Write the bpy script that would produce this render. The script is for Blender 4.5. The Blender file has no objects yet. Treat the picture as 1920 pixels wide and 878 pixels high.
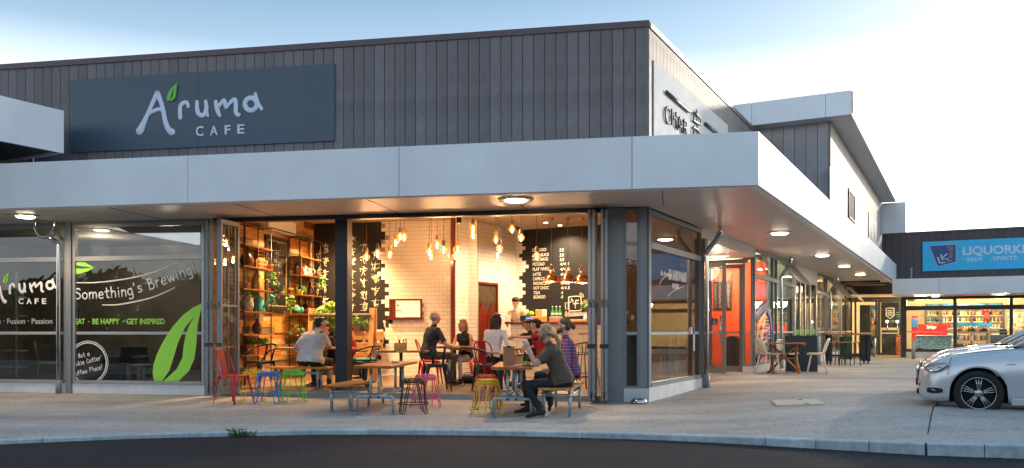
import bpy, bmesh, math, random
import numpy as np
from mathutils import Vector, Matrix, noise
random.seed(7)
SC = bpy.context.scene
COL = SC.collection
R = math.radians
# ------------------------------------------------------------------ camera, sky, sun, exposure
HZ, FPX, CH = 620.0, 1565.0, 1.25        # horizon row, focal length in photo pixels, eye height
cam_d = bpy.data.cameras.new('camera'); cam = bpy.data.objects.new('camera', cam_d); COL.objects.link(cam)
cam.location = (0, 0, CH); cam.rotation_euler = (R(90), 0, 0)
cam_d.sensor_width = 36; cam_d.lens = FPX/1920*36; cam_d.shift_y = (HZ-439)/1920
cam_d.clip_start = .1; cam_d.clip_end = 2000
SC.camera = cam
SUN_DIR = Vector((.746, .665, .25)).normalized()      # towards the sun: low, beyond the shops at the right
SUN_EL = math.asin(SUN_DIR.z); SUN_AZ = math.atan2(SUN_DIR.x, SUN_DIR.y)
world = bpy.data.worlds.new('World'); SC.world = world; world.use_nodes = True
nt = world.node_tree; nt.nodes.clear()
def N(t, ty, **kw):
    n = t.nodes.new(ty)
    for k, v in kw.items(): setattr(n, k, v)
    return n
sky = N(nt, 'ShaderNodeTexSky', sky_type='NISHITA', sun_disc=False)
sky.sun_elevation = SUN_EL; sky.sun_rotation = SUN_AZ; sky.dust_density = 2.0; sky.ozone_density = 2.5
bg1 = N(nt, 'ShaderNodeBackground'); bg1.inputs[1].default_value = .05
geo = N(nt, 'ShaderNodeTexCoord'); sep = N(nt, 'ShaderNodeSeparateXYZ')
ramp = N(nt, 'ShaderNodeValToRGB')
els = ramp.color_ramp.elements
SKY = [(0, (1.25, 1.24, 1.22)), (.225, (1.05, 1.08, 1.10)), (.27, (.62, .70, .76)), (.315, (.25, .355, .44)), (.37, (.14, .24, .33)), (.6, (.22, .36, .50)), (1, (.22, .35, .48))]
els[0].position = 0; els[0].color = (*SKY[0][1], 1); els[1].position = 1; els[1].color = (*SKY[-1][1], 1)
for p, c in SKY[1:-1]:
    e = els.new(p); e.color = (*c, 1)
bg2 = N(nt, 'ShaderNodeBackground'); bg2.inputs[1].default_value = .86
add = N(nt, 'ShaderNodeAddShader'); outw = N(nt, 'ShaderNodeOutputWorld')
L = nt.links.new
L(geo.outputs['Generated'], sep.inputs[0]); L(sep.outputs['Z'], ramp.inputs[0])
dt = N(nt, 'ShaderNodeVectorMath', operation='DOT_PRODUCT'); dt.inputs[1].default_value = (.746, .665, 0); L(geo.outputs['Generated'], dt.inputs[0])
mrs = N(nt, 'ShaderNodeMapRange', interpolation_type='SMOOTHSTEP'); mrs.inputs[1].default_value = -.80; mrs.inputs[2].default_value = -.05; mrs.inputs[3].default_value = 0; mrs.inputs[4].default_value = 1; L(dt.outputs['Value'], mrs.inputs[0])
mxs = N(nt, 'ShaderNodeMix', data_type='RGBA', blend_type='MULTIPLY'); mxs.inputs[0].default_value = 1
cxs = N(nt, 'ShaderNodeMix', data_type='RGBA'); cxs.inputs[6].default_value = (.84, .88, .94, 1); cxs.inputs[7].default_value = (1, 1, 1, 1); L(mrs.outputs[0], cxs.inputs[0])
L(ramp.outputs[0], mxs.inputs[6]); L(cxs.outputs[2], mxs.inputs[7]); L(mxs.outputs[2], bg2.inputs[0])
L(sky.outputs[0], bg1.inputs[0]); L(bg1.outputs[0], add.inputs[0]); L(bg2.outputs[0], add.inputs[1]); L(add.outputs[0], outw.inputs[0])
sl = bpy.data.lights.new('sun', 'SUN'); sl.energy = .9; sl.angle = R(2); sl.color = (1, .86, .70)
so = bpy.data.objects.new('sun', sl); COL.objects.link(so)
so.rotation_euler = (-SUN_DIR).to_track_quat('-Z', 'Y').to_euler(); so.location = (30, 30, 20)
SC.view_settings.view_transform = 'Standard'; SC.view_settings.look = 'None'
SC.view_settings.exposure = 0.70; SC.view_settings.gamma = 1
SC.cycles.use_denoising = True
SC.cycles.max_bounces = 8; SC.cycles.transparent_max_bounces = 16
SC.cycles.sample_clamp_indirect = 6
SC.cycles.blur_glossy = .5
SC.cycles.caustics_reflective = False; SC.cycles.caustics_refractive = False

# ------------------------------------------------------------------ frames
def rotz(a): return Matrix.Rotation(a, 4, 'Z')
A_ = R(10.7); B_ = R(28.3)
C0 = Vector((2.36, 14.6, 0))
u = Vector((math.cos(A_), -math.sin(A_), 0)); ui = Vector((math.sin(A_), math.cos(A_), 0))      # along front, into shop
v = Vector((math.sin(B_), math.cos(B_), 0)); w = Vector((math.cos(B_), -math.sin(B_), 0))       # along side, perpendicular
I4 = Matrix.Identity(4)
def FR(p, a): return Matrix.Translation(p) @ rotz(a)
WF = FR(C0, -A_)                       # front wall: x right, y into the shop
SF = FR(C0, math.pi/2 - B_)            # side wall: x away along the wall, y into the shop
F0 = Vector((3.646, 12.35, 0))
FF = FR(F0, -A_)                       # canopy fascia, front
FS = FR(F0, math.pi/2 - B_)            # canopy fascia, side
def ray(x, y): return Vector(((x-960)/FPX, 1.0, (HZ-y)/FPX))
EYE = Vector((0, 0, CH))
def at(x, y, Y):
    return EYE + ray(x, y)*Y
def hit(M, x, y, off=0.0):
    """where the sight line through photo pixel x, y meets the plane local y = off of frame M: local x, z"""
    Mi = M.inverted(); o = Mi @ EYE; d = (Mi.to_3x3() @ ray(x, y))
    k = (off-o.y)/d.y; p = o + d*k
    return p.x, p.z
def smooth(t): t = max(0., min(1., t)); return t*t*(3-2*t)
def gz(X, Y):
    P = Vector((X, Y, 0)); q = -(P-C0).dot(ui)
    z = -.018*max(0., min(5., q))*(1-smooth((X-1.5)/4))
    return z + .13*smooth((X-2.2)/4)*(1-smooth((Y-24)/14))*smooth((Y-9.7)/2.0)
def ground_px(x, y):
    z = 0.
    for _ in range(12):
        Y = (CH-z)*FPX/(y-HZ); X = (x-960)/FPX*Y; z = gz(X, Y)
    return Vector((X, Y, z))
def floor_px(x, y, z=.1):
    Y = (CH-z)*FPX/(y-HZ); return Vector(((x-960)/FPX*Y, Y, z))

# ------------------------------------------------------------------ materials
def lin(c):
    if isinstance(c, str):
        c = c.lstrip('#'); c = [int(c[i:i+2], 16)/255 for i in (0, 2, 4)]
        return tuple(x/12.92 if x <= .04045 else ((x+.055)/1.055)**2.4 for x in c)
    return c
def mat(name, col, rough=.6, metal=0., var=.10, scale=6., bump=0., bscale=60., rnd=0., stretch=None, emit=None, es=1., coat=0., var2=0., scale2=1.2, spec=None):
    m = bpy.data.materials.new(name); m.use_nodes = True; t = m.node_tree; t.nodes.clear()
    b = N(t, 'ShaderNodeBsdfPrincipled'); o = N(t, 'ShaderNodeOutputMaterial'); t.links.new(b.outputs[0], o.inputs[0])
    c = lin(col); b.inputs['Roughness'].default_value = rough; b.inputs['Metallic'].default_value = metal
    if coat: b.inputs['Coat Weight'].default_value = coat; b.inputs['Coat Roughness'].default_value = .04
    if spec is not None: b.inputs['Specular IOR Level'].default_value = spec
    tc = N(t, 'ShaderNodeTexCoord'); mp = N(t, 'ShaderNodeMapping'); t.links.new(tc.outputs['Object'], mp.inputs[0])
    if stretch: mp.inputs['Scale'].default_value = stretch
    n1 = N(t, 'ShaderNodeTexNoise'); n1.inputs['Scale'].default_value = scale; n1.inputs['Detail'].default_value = 6
    t.links.new(mp.outputs[0], n1.inputs['Vector'])
    hsv = N(t, 'ShaderNodeHueSaturation'); hsv.inputs['Color'].default_value = (*c, 1)
    mr = N(t, 'ShaderNodeMapRange'); mr.inputs[1].default_value = .25; mr.inputs[2].default_value = .75
    mr.inputs[3].default_value = 1-var*1.6; mr.inputs[4].default_value = 1+var*1.6
    t.links.new(n1.outputs['Fac'], mr.inputs[0]); val = mr.outputs[0]
    if rnd:
        oi = N(t, 'ShaderNodeObjectInfo'); r2 = N(t, 'ShaderNodeMapRange'); r2.inputs[3].default_value = 1-rnd; r2.inputs[4].default_value = 1+rnd
        t.links.new(oi.outputs['Random'], r2.inputs[0]); mm = N(t, 'ShaderNodeMath', operation='MULTIPLY')
        t.links.new(val, mm.inputs[0]); t.links.new(r2.outputs[0], mm.inputs[1]); val = mm.outputs[0]
    if var2:
        n2 = N(t, 'ShaderNodeTexNoise'); n2.inputs['Scale'].default_value = scale2; n2.inputs['Detail'].default_value = 4
        t.links.new(tc.outputs['Object'], n2.inputs['Vector'])
        r3 = N(t, 'ShaderNodeMapRange'); r3.inputs[1].default_value = .3; r3.inputs[2].default_value = .7; r3.inputs[3].default_value = 1-var2; r3.inputs[4].default_value = 1+var2
        t.links.new(n2.outputs['Fac'], r3.inputs[0]); mm = N(t, 'ShaderNodeMath', operation='MULTIPLY')
        t.links.new(val, mm.inputs[0]); t.links.new(r3.outputs[0], mm.inputs[1]); val = mm.outputs[0]
    t.links.new(val, hsv.inputs['Value']); t.links.new(hsv.outputs[0], b.inputs['Base Color'])
    if var > 0:
        rr = N(t, 'ShaderNodeMapRange'); rr.inputs[3].default_value = max(0, rough-.08); rr.inputs[4].default_value = min(1, rough+.1)
        t.links.new(n1.outputs['Fac'], rr.inputs[0]); t.links.new(rr.outputs[0], b.inputs['Roughness'])
    if bump:
        n3 = N(t, 'ShaderNodeTexNoise'); n3.inputs['Scale'].default_value = bscale; n3.inputs['Detail'].default_value = 4
        t.links.new(mp.outputs[0], n3.inputs['Vector']); bp = N(t, 'ShaderNodeBump'); bp.inputs['Strength'].default_value = bump; bp.inputs['Distance'].default_value = .01
        t.links.new(n3.outputs['Fac'], bp.inputs['Height']); t.links.new(bp.outputs[0], b.inputs['Normal'])
    if emit is not None:
        b.inputs['Emission Color'].default_value = (*lin(emit), 1); b.inputs['Emission Strength'].default_value = es
    return m
def glassmat(name, tint=(.8, .85, .86), refl=.12, edge=.9, rough=0.0):
    m = bpy.data.materials.new(name); m.use_nodes = True; t = m.node_tree; t.nodes.clear()
    o = N(t, 'ShaderNodeOutputMaterial'); mx = N(t, 'ShaderNodeMixShader'); tr = N(t, 'ShaderNodeBsdfTransparent'); gl = N(t, 'ShaderNodeBsdfGlossy')
    tr.inputs[0].default_value = (*tint, 1); gl.inputs['Roughness'].default_value = rough; gl.inputs[0].default_value = (1, 1, 1, 1)
    lw = N(t, 'ShaderNodeLayerWeight'); lw.inputs[0].default_value = .35
    mr = N(t, 'ShaderNodeMapRange'); mr.inputs[3].default_value = refl; mr.inputs[4].default_value = edge
    pw = N(t, 'ShaderNodeMath', operation='POWER'); pw.inputs[1].default_value = 2.5
    t.links.new(lw.outputs['Facing'], pw.inputs[0]); t.links.new(pw.outputs[0], mr.inputs[0])
    t.links.new(mr.outputs[0], mx.inputs[0]); t.links.new(tr.outputs[0], mx.inputs[1]); t.links.new(gl.outputs[0], mx.inputs[2]); t.links.new(mx.outputs[0], o.inputs[0])
    return m
def woodmat(name, c1, c2, rough=.5, scale=3., stretch=(1, 12, 12), rnd=.25, coat=0.):
    m = bpy.data.materials.new(name); m.use_nodes = True; t = m.node_tree; t.nodes.clear()
    b = N(t, 'ShaderNodeBsdfPrincipled'); o = N(t, 'ShaderNodeOutputMaterial'); t.links.new(b.outputs[0], o.inputs[0])
    tc = N(t, 'ShaderNodeTexCoord'); mp = N(t, 'ShaderNodeMapping'); mp.inputs['Scale'].default_value = stretch
    oi = N(t, 'ShaderNodeObjectInfo'); cx = N(t, 'ShaderNodeCombineXYZ'); ml = N(t, 'ShaderNodeMath', operation='MULTIPLY'); ml.inputs[1].default_value = 37
    t.links.new(oi.outputs['Random'], ml.inputs[0]); t.links.new(ml.outputs[0], cx.inputs[0]); t.links.new(ml.outputs[0], cx.inputs[2])
    t.links.new(tc.outputs['Object'], mp.inputs[0]); t.links.new(cx.outputs[0], mp.inputs['Location'])
    n1 = N(t, 'ShaderNodeTexNoise'); n1.inputs['Scale'].default_value = scale; n1.inputs['Detail'].default_value = 8; n1.inputs['Distortion'].default_value = 1.0
    t.links.new(mp.outputs[0], n1.inputs['Vector'])
    cr = N(t, 'ShaderNodeValToRGB'); cr.color_ramp.elements[0].position = .3; cr.color_ramp.elements[1].position = .7
    cr.color_ramp.elements[0].color = (*lin(c1), 1); cr.color_ramp.elements[1].color = (*lin(c2), 1)
    t.links.new(n1.outputs['Fac'], cr.inputs[0])
    hs = N(t, 'ShaderNodeHueSaturation'); r2 = N(t, 'ShaderNodeMapRange'); r2.inputs[3].default_value = 1-rnd; r2.inputs[4].default_value = 1+rnd
    t.links.new(oi.outputs['Random'], r2.inputs[0]); t.links.new(r2.outputs[0], hs.inputs['Value']); t.links.new(cr.outputs[0], hs.inputs['Color'])
    t.links.new(hs.outputs[0], b.inputs['Base Color']); b.inputs['Roughness'].default_value = rough
    if coat: b.inputs['Coat Weight'].default_value = coat
    bp = N(t, 'ShaderNodeBump'); bp.inputs['Strength'].default_value = .25; bp.inputs['Distance'].default_value = .004
    t.links.new(n1.outputs['Fac'], bp.inputs['Height']); t.links.new(bp.outputs[0], b.inputs['Normal'])
    return m
def emat(name, col, s):
    m = bpy.data.materials.new(name); m.use_nodes = True; t = m.node_tree; t.nodes.clear()
    e = N(t, 'ShaderNodeEmission'); e.inputs[0].default_value = (*lin(col), 1); e.inputs[1].default_value = s
    o = N(t, 'ShaderNodeOutputMaterial'); t.links.new(e.outputs[0], o.inputs[0]); return m
_mc = {}
def flat(hexc, rough=.5, metal=0., **kw):
    k = (hexc, rough, metal, tuple(sorted(kw.items())))
    if k not in _mc: _mc[k] = mat('paint_'+hexc.strip('#'), hexc, rough, metal, **kw)
    return _mc[k]

# ------------------------------------------------------------------ mesh building
class MB:
    def __init__(s): s.v = []; s.f = []; s.m = []; s.cur = 0; s.sm = []
    def add(s, vs, fs, smo=False):
        b = len(s.v); s.v += [tuple(p) for p in vs]; s.f += [tuple(b+i for i in f) for f in fs]; s.m += [s.cur]*len(fs); s.sm += [smo]*len(fs); return s
    def box(s, x0, x1, y0, y1, z0, z1, M=None, bev=0.):
        if bev:
            e = bev; P = []
            for (z, i) in ((z0, e), (z0+e, 0), (z1-e, 0), (z1, e)):
                P += [(x0+i, y0+e, z), (x0+e, y0+i, z), (x1-e, y0+i, z), (x1-i, y0+e, z), (x1-i, y1-e, z), (x1-e, y1-i, z), (x0+e, y1-i, z), (x0+i, y1-e, z)]
            F = [tuple(range(7, -1, -1)), tuple(range(24, 32))]
            for r in range(3):
                for k in range(8): F.append((r*8+k, r*8+(k+1) % 8, r*8+8+(k+1) % 8, r*8+8+k))
        else:
            P = [(x0, y0, z0), (x1, y0, z0), (x1, y1, z0), (x0, y1, z0), (x0, y0, z1), (x1, y0, z1), (x1, y1, z1), (x0, y1, z1)]
            F = [(3, 2, 1, 0), (4, 5, 6, 7), (0, 1, 5, 4), (1, 2, 6, 5), (2, 3, 7, 6), (3, 0, 4, 7)]
        if M is not None: P = [M @ Vector(p) for p in P]
        return s.add(P, F)
    def tube(s, pts, r, n=8, closed=False, cap=True, flat=None, fn=None):
        """round tube along pts; r number or list; fn = plane normal along which the section is squashed by factor flat"""
        pts = [Vector(p) for p in pts]; m = len(pts)
        rs = r if isinstance(r, (list, tuple)) else [r]*m
        vs = []; prev = None
        for i, p in enumerate(pts):
            a = pts[i-1] if (i > 0 or closed) else pts[i]; b = pts[(i+1) % m] if (i < m-1 or closed) else pts[i]
            t = (b-a); t = t.normalized() if t.length > 1e-9 else Vector((0, 0, 1))
            if fn is not None:
                e2 = Vector(fn).normalized(); e1 = t.cross(e2).normalized()
            else:
                if prev is None: e1 = t.cross(Vector((0, 0, 1)) if abs(t.z) < .9 else Vector((1, 0, 0))).normalized()
                else:
                    e1 = (prev - t*prev.dot(t)); e1 = e1.normalized() if e1.length > 1e-6 else t.orthogonal().normalized()
                e2 = t.cross(e1).normalized()
            prev = e1; k = (flat or 1.)
            for j in range(n):
                an = 2*math.pi*j/n; vs.append(p + e1*(math.cos(an)*rs[i]) + e2*(math.sin(an)*rs[i]*k))
        fs = []
        for i in range(m if closed else m-1):
            for j in range(n):
                fs.append((i*n+j, i*n+(j+1) % n, ((i+1) % m)*n+(j+1) % n, ((i+1) % m)*n+j))
        if cap and not closed: fs += [tuple(range(n-1, -1, -1)), tuple((m-1)*n+j for j in range(n))]
        return s.add(vs, fs, True)
    def cyl(s, p, r, h, n=20, r2=None):
        p = Vector(p); return s.tube([p, p+Vector((0, 0, h))], [r, r if r2 is None else r2], n)
    def lathe(s, prof, c=(0, 0, 0), n=20, M=None, cap=True):
        vs = []
        for (r, z) in prof:
            for j in range(n):
                a = 2*math.pi*j/n; p = Vector((c[0]+r*math.cos(a), c[1]+r*math.sin(a), c[2]+z)); vs.append(M @ p if M else p)
        fs = []
        for i in range(len(prof)-1):
            for j in range(n): fs.append((i*n+j, i*n+(j+1) % n, (i+1)*n+(j+1) % n, (i+1)*n+j))
        if cap: fs += [tuple(range(n-1, -1, -1)), tuple((len(prof)-1)*n+j for j in range(n))]
        return s.add(vs, fs, True)
    def ell(s, c, r, n=12, k=8, M=None):
        vs = []; fs = []
        for i in range(k+1):
            th = math.pi*i/k
            for j in range(n):
                a = 2*math.pi*j/n; p = Vector((c[0]+r[0]*math.sin(th)*math.cos(a), c[1]+r[1]*math.sin(th)*math.sin(a), c[2]+r[2]*math.cos(th)))
                vs.append(M @ p if M else p)
        for i in range(k):
            for j in range(n): fs.append((i*n+j, (i+1)*n+j, (i+1)*n+(j+1) % n, i*n+(j+1) % n))
        return s.add(vs, fs, True)
    def quad(s, a, b, c, d): return s.add([a, b, c, d], [(0, 1, 2, 3)])
    def prism(s, poly, z0, z1):
        """poly = list of (x, y) counter-clockwise, extruded in z"""
        n = len(poly); vs = [(x, y, z0) for x, y in poly]+[(x, y, z1) for x, y in poly]
        fs = [tuple(range(n-1, -1, -1)), tuple(range(n, 2*n))]+[(i, (i+1) % n, n+(i+1) % n, n+i) for i in range(n)]
        return s.add(vs, fs)
    def plate(s, poly, y0, y1):
        """poly = list of (x, z) in the wall plane, thickness from y0 to y1"""
        n = len(poly); vs = [(x, y0, z) for x, z in poly]+[(x, y1, z) for x, z in poly]
        fs = [tuple(range(n)), tuple(range(2*n-1, n-1, -1))]+[(i, n+i, n+(i+1) % n, (i+1) % n) for i in range(n)]
        return s.add(vs, fs)
    def mesh(s, name, mats):
        me = bpy.data.meshes.new(name); me.from_pydata(s.v, [], s.f)
        for mt in (mats if isinstance(mats, (list, tuple)) else [mats]): me.materials.append(mt)
        me.polygons.foreach_set('material_index', s.m); me.polygons.foreach_set('use_smooth', s.sm)
        me.update(); return me
    def build(s, name, mats, parent=None, M=None, **kw):
        return link(name, s.mesh(name, mats), parent, M, **kw)
WM = {}      # world matrices of what has been made
def link(name, data, parent=None, M=None, label=None, cat=None, group=None, kind=None):
    """M is the object's world frame; a child without M sits in its parent's frame"""
    o = bpy.data.objects.new(name, data); COL.objects.link(o)
    if parent is not None:
        pm = WM[parent.name]
        if M is None: M = pm
        o.parent = parent; o.matrix_basis = pm.inverted() @ M
    else:
        if M is None: M = I4
        o.matrix_basis = M
    WM[o.name] = M.copy()
    if label: o['label'] = label
    if cat: o['category'] = cat
    if group: o['group'] = group
    if kind: o['kind'] = kind
    return o
def thing(name, label, cat, M=None, group=None):
    return link(name, None, None, M, label, cat, group)
def copy_thing(o, M, label=None, group=None, skip=()):
    def rec(a, par, root):
        c = a.copy(); COL.objects.link(c)
        if par is None: c.matrix_basis = M; WM[c.name] = M.copy()
        else: c.parent = par; WM[c.name] = WM[par.name] @ c.matrix_basis
        for ch in kids.get(a.name, []): rec(ch, c, False)
        return c
    kids = {}
    for ch in [x for x in o.children_recursive]: kids.setdefault(ch.parent.name, []).append(ch)
    c = rec(o, None, True)
    if label: c['label'] = label
    if group: c['group'] = group
    return c
def place(x, y, z=None, rot=0.):
    return FR(Vector((x, y, gz(x, y) if z is None else z)), rot)
def T(p, rot=0., s=1.):
    return Matrix.Translation(Vector(p)) @ rotz(rot) @ Matrix.Scale(s, 4)
def cat_spline(pts, n=6, closed=False):
    P = [tuple(p) for p in pts]; out = []; m = len(P)
    g = lambda i: P[i % m] if closed else P[max(0, min(m-1, i))]
    for i in range(m if closed else m-1):
        a, b, c, d = g(i-1), g(i), g(i+1), g(i+2)
        for k in range(n):
            t = k/n
            out.append(tuple(.5*((2*b[j])+(-a[j]+c[j])*t+(2*a[j]-5*b[j]+4*c[j]-d[j])*t*t+(-a[j]+3*b[j]-3*c[j]+d[j])*t**3) for j in range(len(b))))
    if not closed: out.append(P[-1])
    return out
def text(s, size, M, mt, parent, name='lettering', ext=.002, off=0., shear=0., align='LEFT', spacing=1.0, sx=1.0):
    """flat lettering: local x right, z up, facing local -y of M"""
    cu = bpy.data.curves.new(name, 'FONT'); cu.body = s; cu.size = size; cu.extrude = ext; cu.offset = off; cu.shear = shear
    cu.align_x = align; cu.space_character = spacing; cu.resolution_u = 3; cu.materials.append(mt)
    return link(name, cu, parent, M @ Matrix.Rotation(R(90), 4, 'X') @ Matrix.Diagonal((sx, 1, 1, 1)))
# ------------------------------------------------------------------ materials used all over
m_clad = mat('cladding_charcoal', (.185, .163, .168), .5, .0, var=.08, scale=3, rnd=.15, var2=.18, spec=.35)
m_dark = mat('groove_dark', (.012, .011, .012), .7)
m_cap = mat('cap_metal', (.105, .07, .075), .4, .3, var=.06)
m_fascia = mat('fascia_silver', (.80, .815, .83), .45, .05, var=.015, scale=2, rnd=.03, var2=.07, scale2=.8)
m_soffit = mat('soffit_paint', (.66, .63, .61), .38, 0, var=.03, scale=1.5)
m_frame = mat('frame_grey', (.24, .265, .285), .4, .1, var=.05)
m_framel = mat('frame_silver', (.42, .40, .38), .35, .7, var=.04)
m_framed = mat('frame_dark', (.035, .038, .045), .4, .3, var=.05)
m_plinth = mat('plinth_white', (.74, .74, .74), .7, 0, var=.06, scale=5, bump=.1, var2=.06)
m_glass = glassmat('window_glass', (.50, .52, .53), .055, .6)
m_glassin = glassmat('clear_glass', (.86, .88, .88), .05, .8)
m_glasss = glassmat('side_glass', (.70, .67, .62), .08, .5)
m_steel = mat('polished_steel', (.55, .53, .50), .12, 1., var=.02)
m_galv = mat('galvanised_pipe', (.36, .42, .47), .38, .55, var=.10, scale=14)
m_white = mat('white_paint', (.78, .79, .80), .5, var=.03)
m_black = mat('black_paint', (.012, .012, .013), .45, var=.1)
m_conc = mat('concrete', (.42, .42, .41), .8, 0, var=.12, scale=9, bump=.2)
m_kerb = mat('kerb_concrete', (.44, .49, .50), .8, 0, var=.14, scale=11, bump=.25, rnd=.07, var2=.16, scale2=3)
m_lamp = emat('lamp_glow', (1, .78, .52), 22)
# exposed aggregate paving
def aggregate(name, col, speck=.35, spots=False):
    m = bpy.data.materials.new(name); m.use_nodes = True; t = m.node_tree; b = t.nodes['Principled BSDF']
    tc = N(t, 'ShaderNodeTexCoord')
    vo = N(t, 'ShaderNodeTexVoronoi'); vo.inputs['Scale'].default_value = 55
    n1 = N(t, 'ShaderNodeTexNoise'); n1.inputs['Scale'].default_value = 38; n1.inputs['Detail'].default_value = 8
    mp = N(t, 'ShaderNodeMapping'); mp.inputs['Scale'].default_value = (.16, .62, 1); mp.inputs['Rotation'].default_value = (0, 0, .12)
    n2 = N(t, 'ShaderNodeTexNoise'); n2.inputs['Scale'].default_value = 1.6; n2.inputs['Detail'].default_value = 7; n2.inputs['Roughness'].default_value = .6
    n3 = N(t, 'ShaderNodeTexNoise'); n3.inputs['Scale'].default_value = 5; n3.inputs['Detail'].default_value = 5
    for x in (vo, n1, mp, n3): t.links.new(tc.outputs['Object'], x.inputs['Vector'])
    t.links.new(mp.outputs[0], n2.inputs['Vector'])
    def mrn(src, lo, hi, a=.3, bb=.7):
        r = N(t, 'ShaderNodeMapRange'); r.inputs[1].default_value = a; r.inputs[2].default_value = bb; r.inputs[3].default_value = lo; r.inputs[4].default_value = hi
        t.links.new(src, r.inputs[0]); return r.outputs[0]
    sp = N(t, 'ShaderNodeSeparateColor'); t.links.new(vo.outputs['Color'], sp.inputs[0])
    def mul(a, c):
        q = N(t, 'ShaderNodeMath', operation='MULTIPLY'); t.links.new(a, q.inputs[0]); t.links.new(c, q.inputs[1]); return q.outputs[0]
    val = mul(mul(mul(mrn(sp.outputs[0], 1-speck, 1+speck, 0, 1), mrn(n1.outputs['Fac'], .85, 1.15)), mrn(n2.outputs['Fac'], .74, 1.18)), mrn(n3.outputs['Fac'], .93, 1.07))
    if spots:     # gum spots and drips
        for sc_, th_, dk in ((2.6, .055, .55), (1.1, .10, .80), (6.5, .06, .72)):
            v2 = N(t, 'ShaderNodeTexVoronoi'); v2.inputs['Scale'].default_value = sc_; t.links.new(tc.outputs['Object'], v2.inputs['Vector'])
            val = mul(val, mrn(v2.outputs['Distance'], dk, 1.0, th_*.6, th_))
        n4 = N(t, 'ShaderNodeTexNoise'); n4.inputs['Scale'].default_value = .45; n4.inputs['Detail'].default_value = 3; t.links.new(tc.outputs['Object'], n4.inputs['Vector']); val = mul(val, mrn(n4.outputs['Fac'], .88, 1.10))
    hs = N(t, 'ShaderNodeHueSaturation'); t.links.new(val, hs.inputs['Value'])
    mx = N(t, 'ShaderNodeMix', data_type='RGBA'); mx.inputs[6].default_value = (*lin(col), 1); c2 = lin(col); mx.inputs[7].default_value = (c2[0]*1.05, c2[1]*.99, c2[2]*.93, 1)
    t.links.new(n2.outputs['Fac'], mx.inputs[0]); t.links.new(mx.outputs[2], hs.inputs['Color'])
    t.links.new(hs.outputs[0], b.inputs['Base Color']); b.inputs['Roughness'].default_value = .85; b.inputs['Specular IOR Level'].default_value = .2
    bp = N(t, 'ShaderNodeBump'); bp.inputs['Strength'].default_value = .2; bp.inputs['Distance'].default_value = .004
    t.links.new(sp.outputs[1], bp.inputs['Height']); t.links.new(bp.outputs[0], b.inputs['Normal'])
    return m
m_pave = aggregate('exposed_aggregate', (.43, .41, .385), .20, True)
m_asph = aggregate('asphalt', (.020, .021, .027), .30)
m_bay = aggregate('asphalt_worn', (.13, .13, .135), .25)

# ------------------------------------------------------------------ ground, kerb, road
KP = [ground_px(x, y) for x, y in ((0, 825), (240, 815), (400, 810.5), (640, 805), (923, 806.7), (1067, 809.5), (1280, 815.3), (1525, 823.5), (1773, 832), (1920, 834.5))]
KP = [KP[0] + (KP[0]-KP[1])*k for k in (16, 4, 1)] + KP + [KP[-1] + (KP[-1]-KP[-3])*k for k in (1, 4, 12)]
KX = [p.x for p in KP]; KY = [p.y for p in KP]
_ks = cat_spline([(p.x, p.y) for p in KP], 10); _kx = [p[0] for p in _ks]; _ky = [p[1] for p in _ks]
def kerbY(X): return float(np.interp(X, _kx, _ky))
K1 = ground_px(1754, 762.5)
def PQ(p, q):
    P = K1 + w*p + v*q; return P
def gp(P, dz=0.): return (P.x, P.y, gz(P.x, P.y)+dz)
mb = MB()
ps = [i*.6 for i in range(-70, 61)]; cols = []
for p in ps:
    q = 0.
    for _ in range(30):
        P = PQ(p, q); q -= (P.y - kerbY(P.x))/(v.y - 0.*w.y)*.8
    near = [q + (0-q)*k/12 for k in range(13)] if q < -.05 else [q + .0*k for k in range(13)]
    far = [1, 2, 3.5, 5, 7, 9, 12, 15, 18, 22, 26, 30, 36, 44, 55]
    if q > -.05: far = [max(f, q+.01*i) for i, f in enumerate(far)]
    cols.append([PQ(p, t_) for t_ in near+far])
nr = len(cols[0])
for c in cols:
    for P in c: mb.v.append(gp(P))
for i in range(len(ps)-1):
    for j in range(nr-1):
        if ps[i] >= -.01 and j >= 12: continue
        a = i*nr+j; mb.f.append((a, a+nr, a+nr+1, a+1)); mb.m.append(0); mb.sm.append(True)
pav = mb.build('pavement', m_pave, kind='structure')
# parking bay a step lower than the paving
mb = MB()
for j in range(0, 28):
    for i in range(0, 18):
        a, b_, c, d = PQ(i*2, j*2), PQ(i*2+2, j*2), PQ(i*2+2, j*2+2), PQ(i*2, j*2+2)
        mb.quad((a.x, a.y, .03), (b_.x, b_.y, .03), (c.x, c.y, .03), (d.x, d.y, .03))
mb.build('parking_bay', m_bay, kind='structure')
def strip(pts, wid, z0, z1, name, mt, parent=None, side=1):
    """kerb block between consecutive points, lying on one side of the line"""
    a, b_ = pts; d = (b_-a).normalized(); n = Vector((-d.y, d.x, 0))*wid*side
    c1 = MB(); e = .006
    q = [a, b_, b_+n, a+n]
    if side < 0: q = q[::-1]
    c1.prism([(p.x, p.y) for p in q], z0, z1)
    return c1.build(name, mt, parent)
edge = thing('bay_kerb', 'pale concrete edging round the parking bay under the silver cars', 'kerb', I4)
for i in range(14):
    a, b_ = PQ(i*1.0+.004, 0), PQ(i*1.0+.996, 0); strip((a, b_), .09, -.02, gz(a.x, a.y)+.006, 'edging_stone', m_conc, edge, -1)
for i in range(24):
    a, b_ = PQ(0, i*1.0+.004), PQ(0, i*1.0+.996); strip((a, b_), .09, -.02, gz(a.x, a.y)+.006, 'edging_stone', m_conc, edge, 1)
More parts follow.
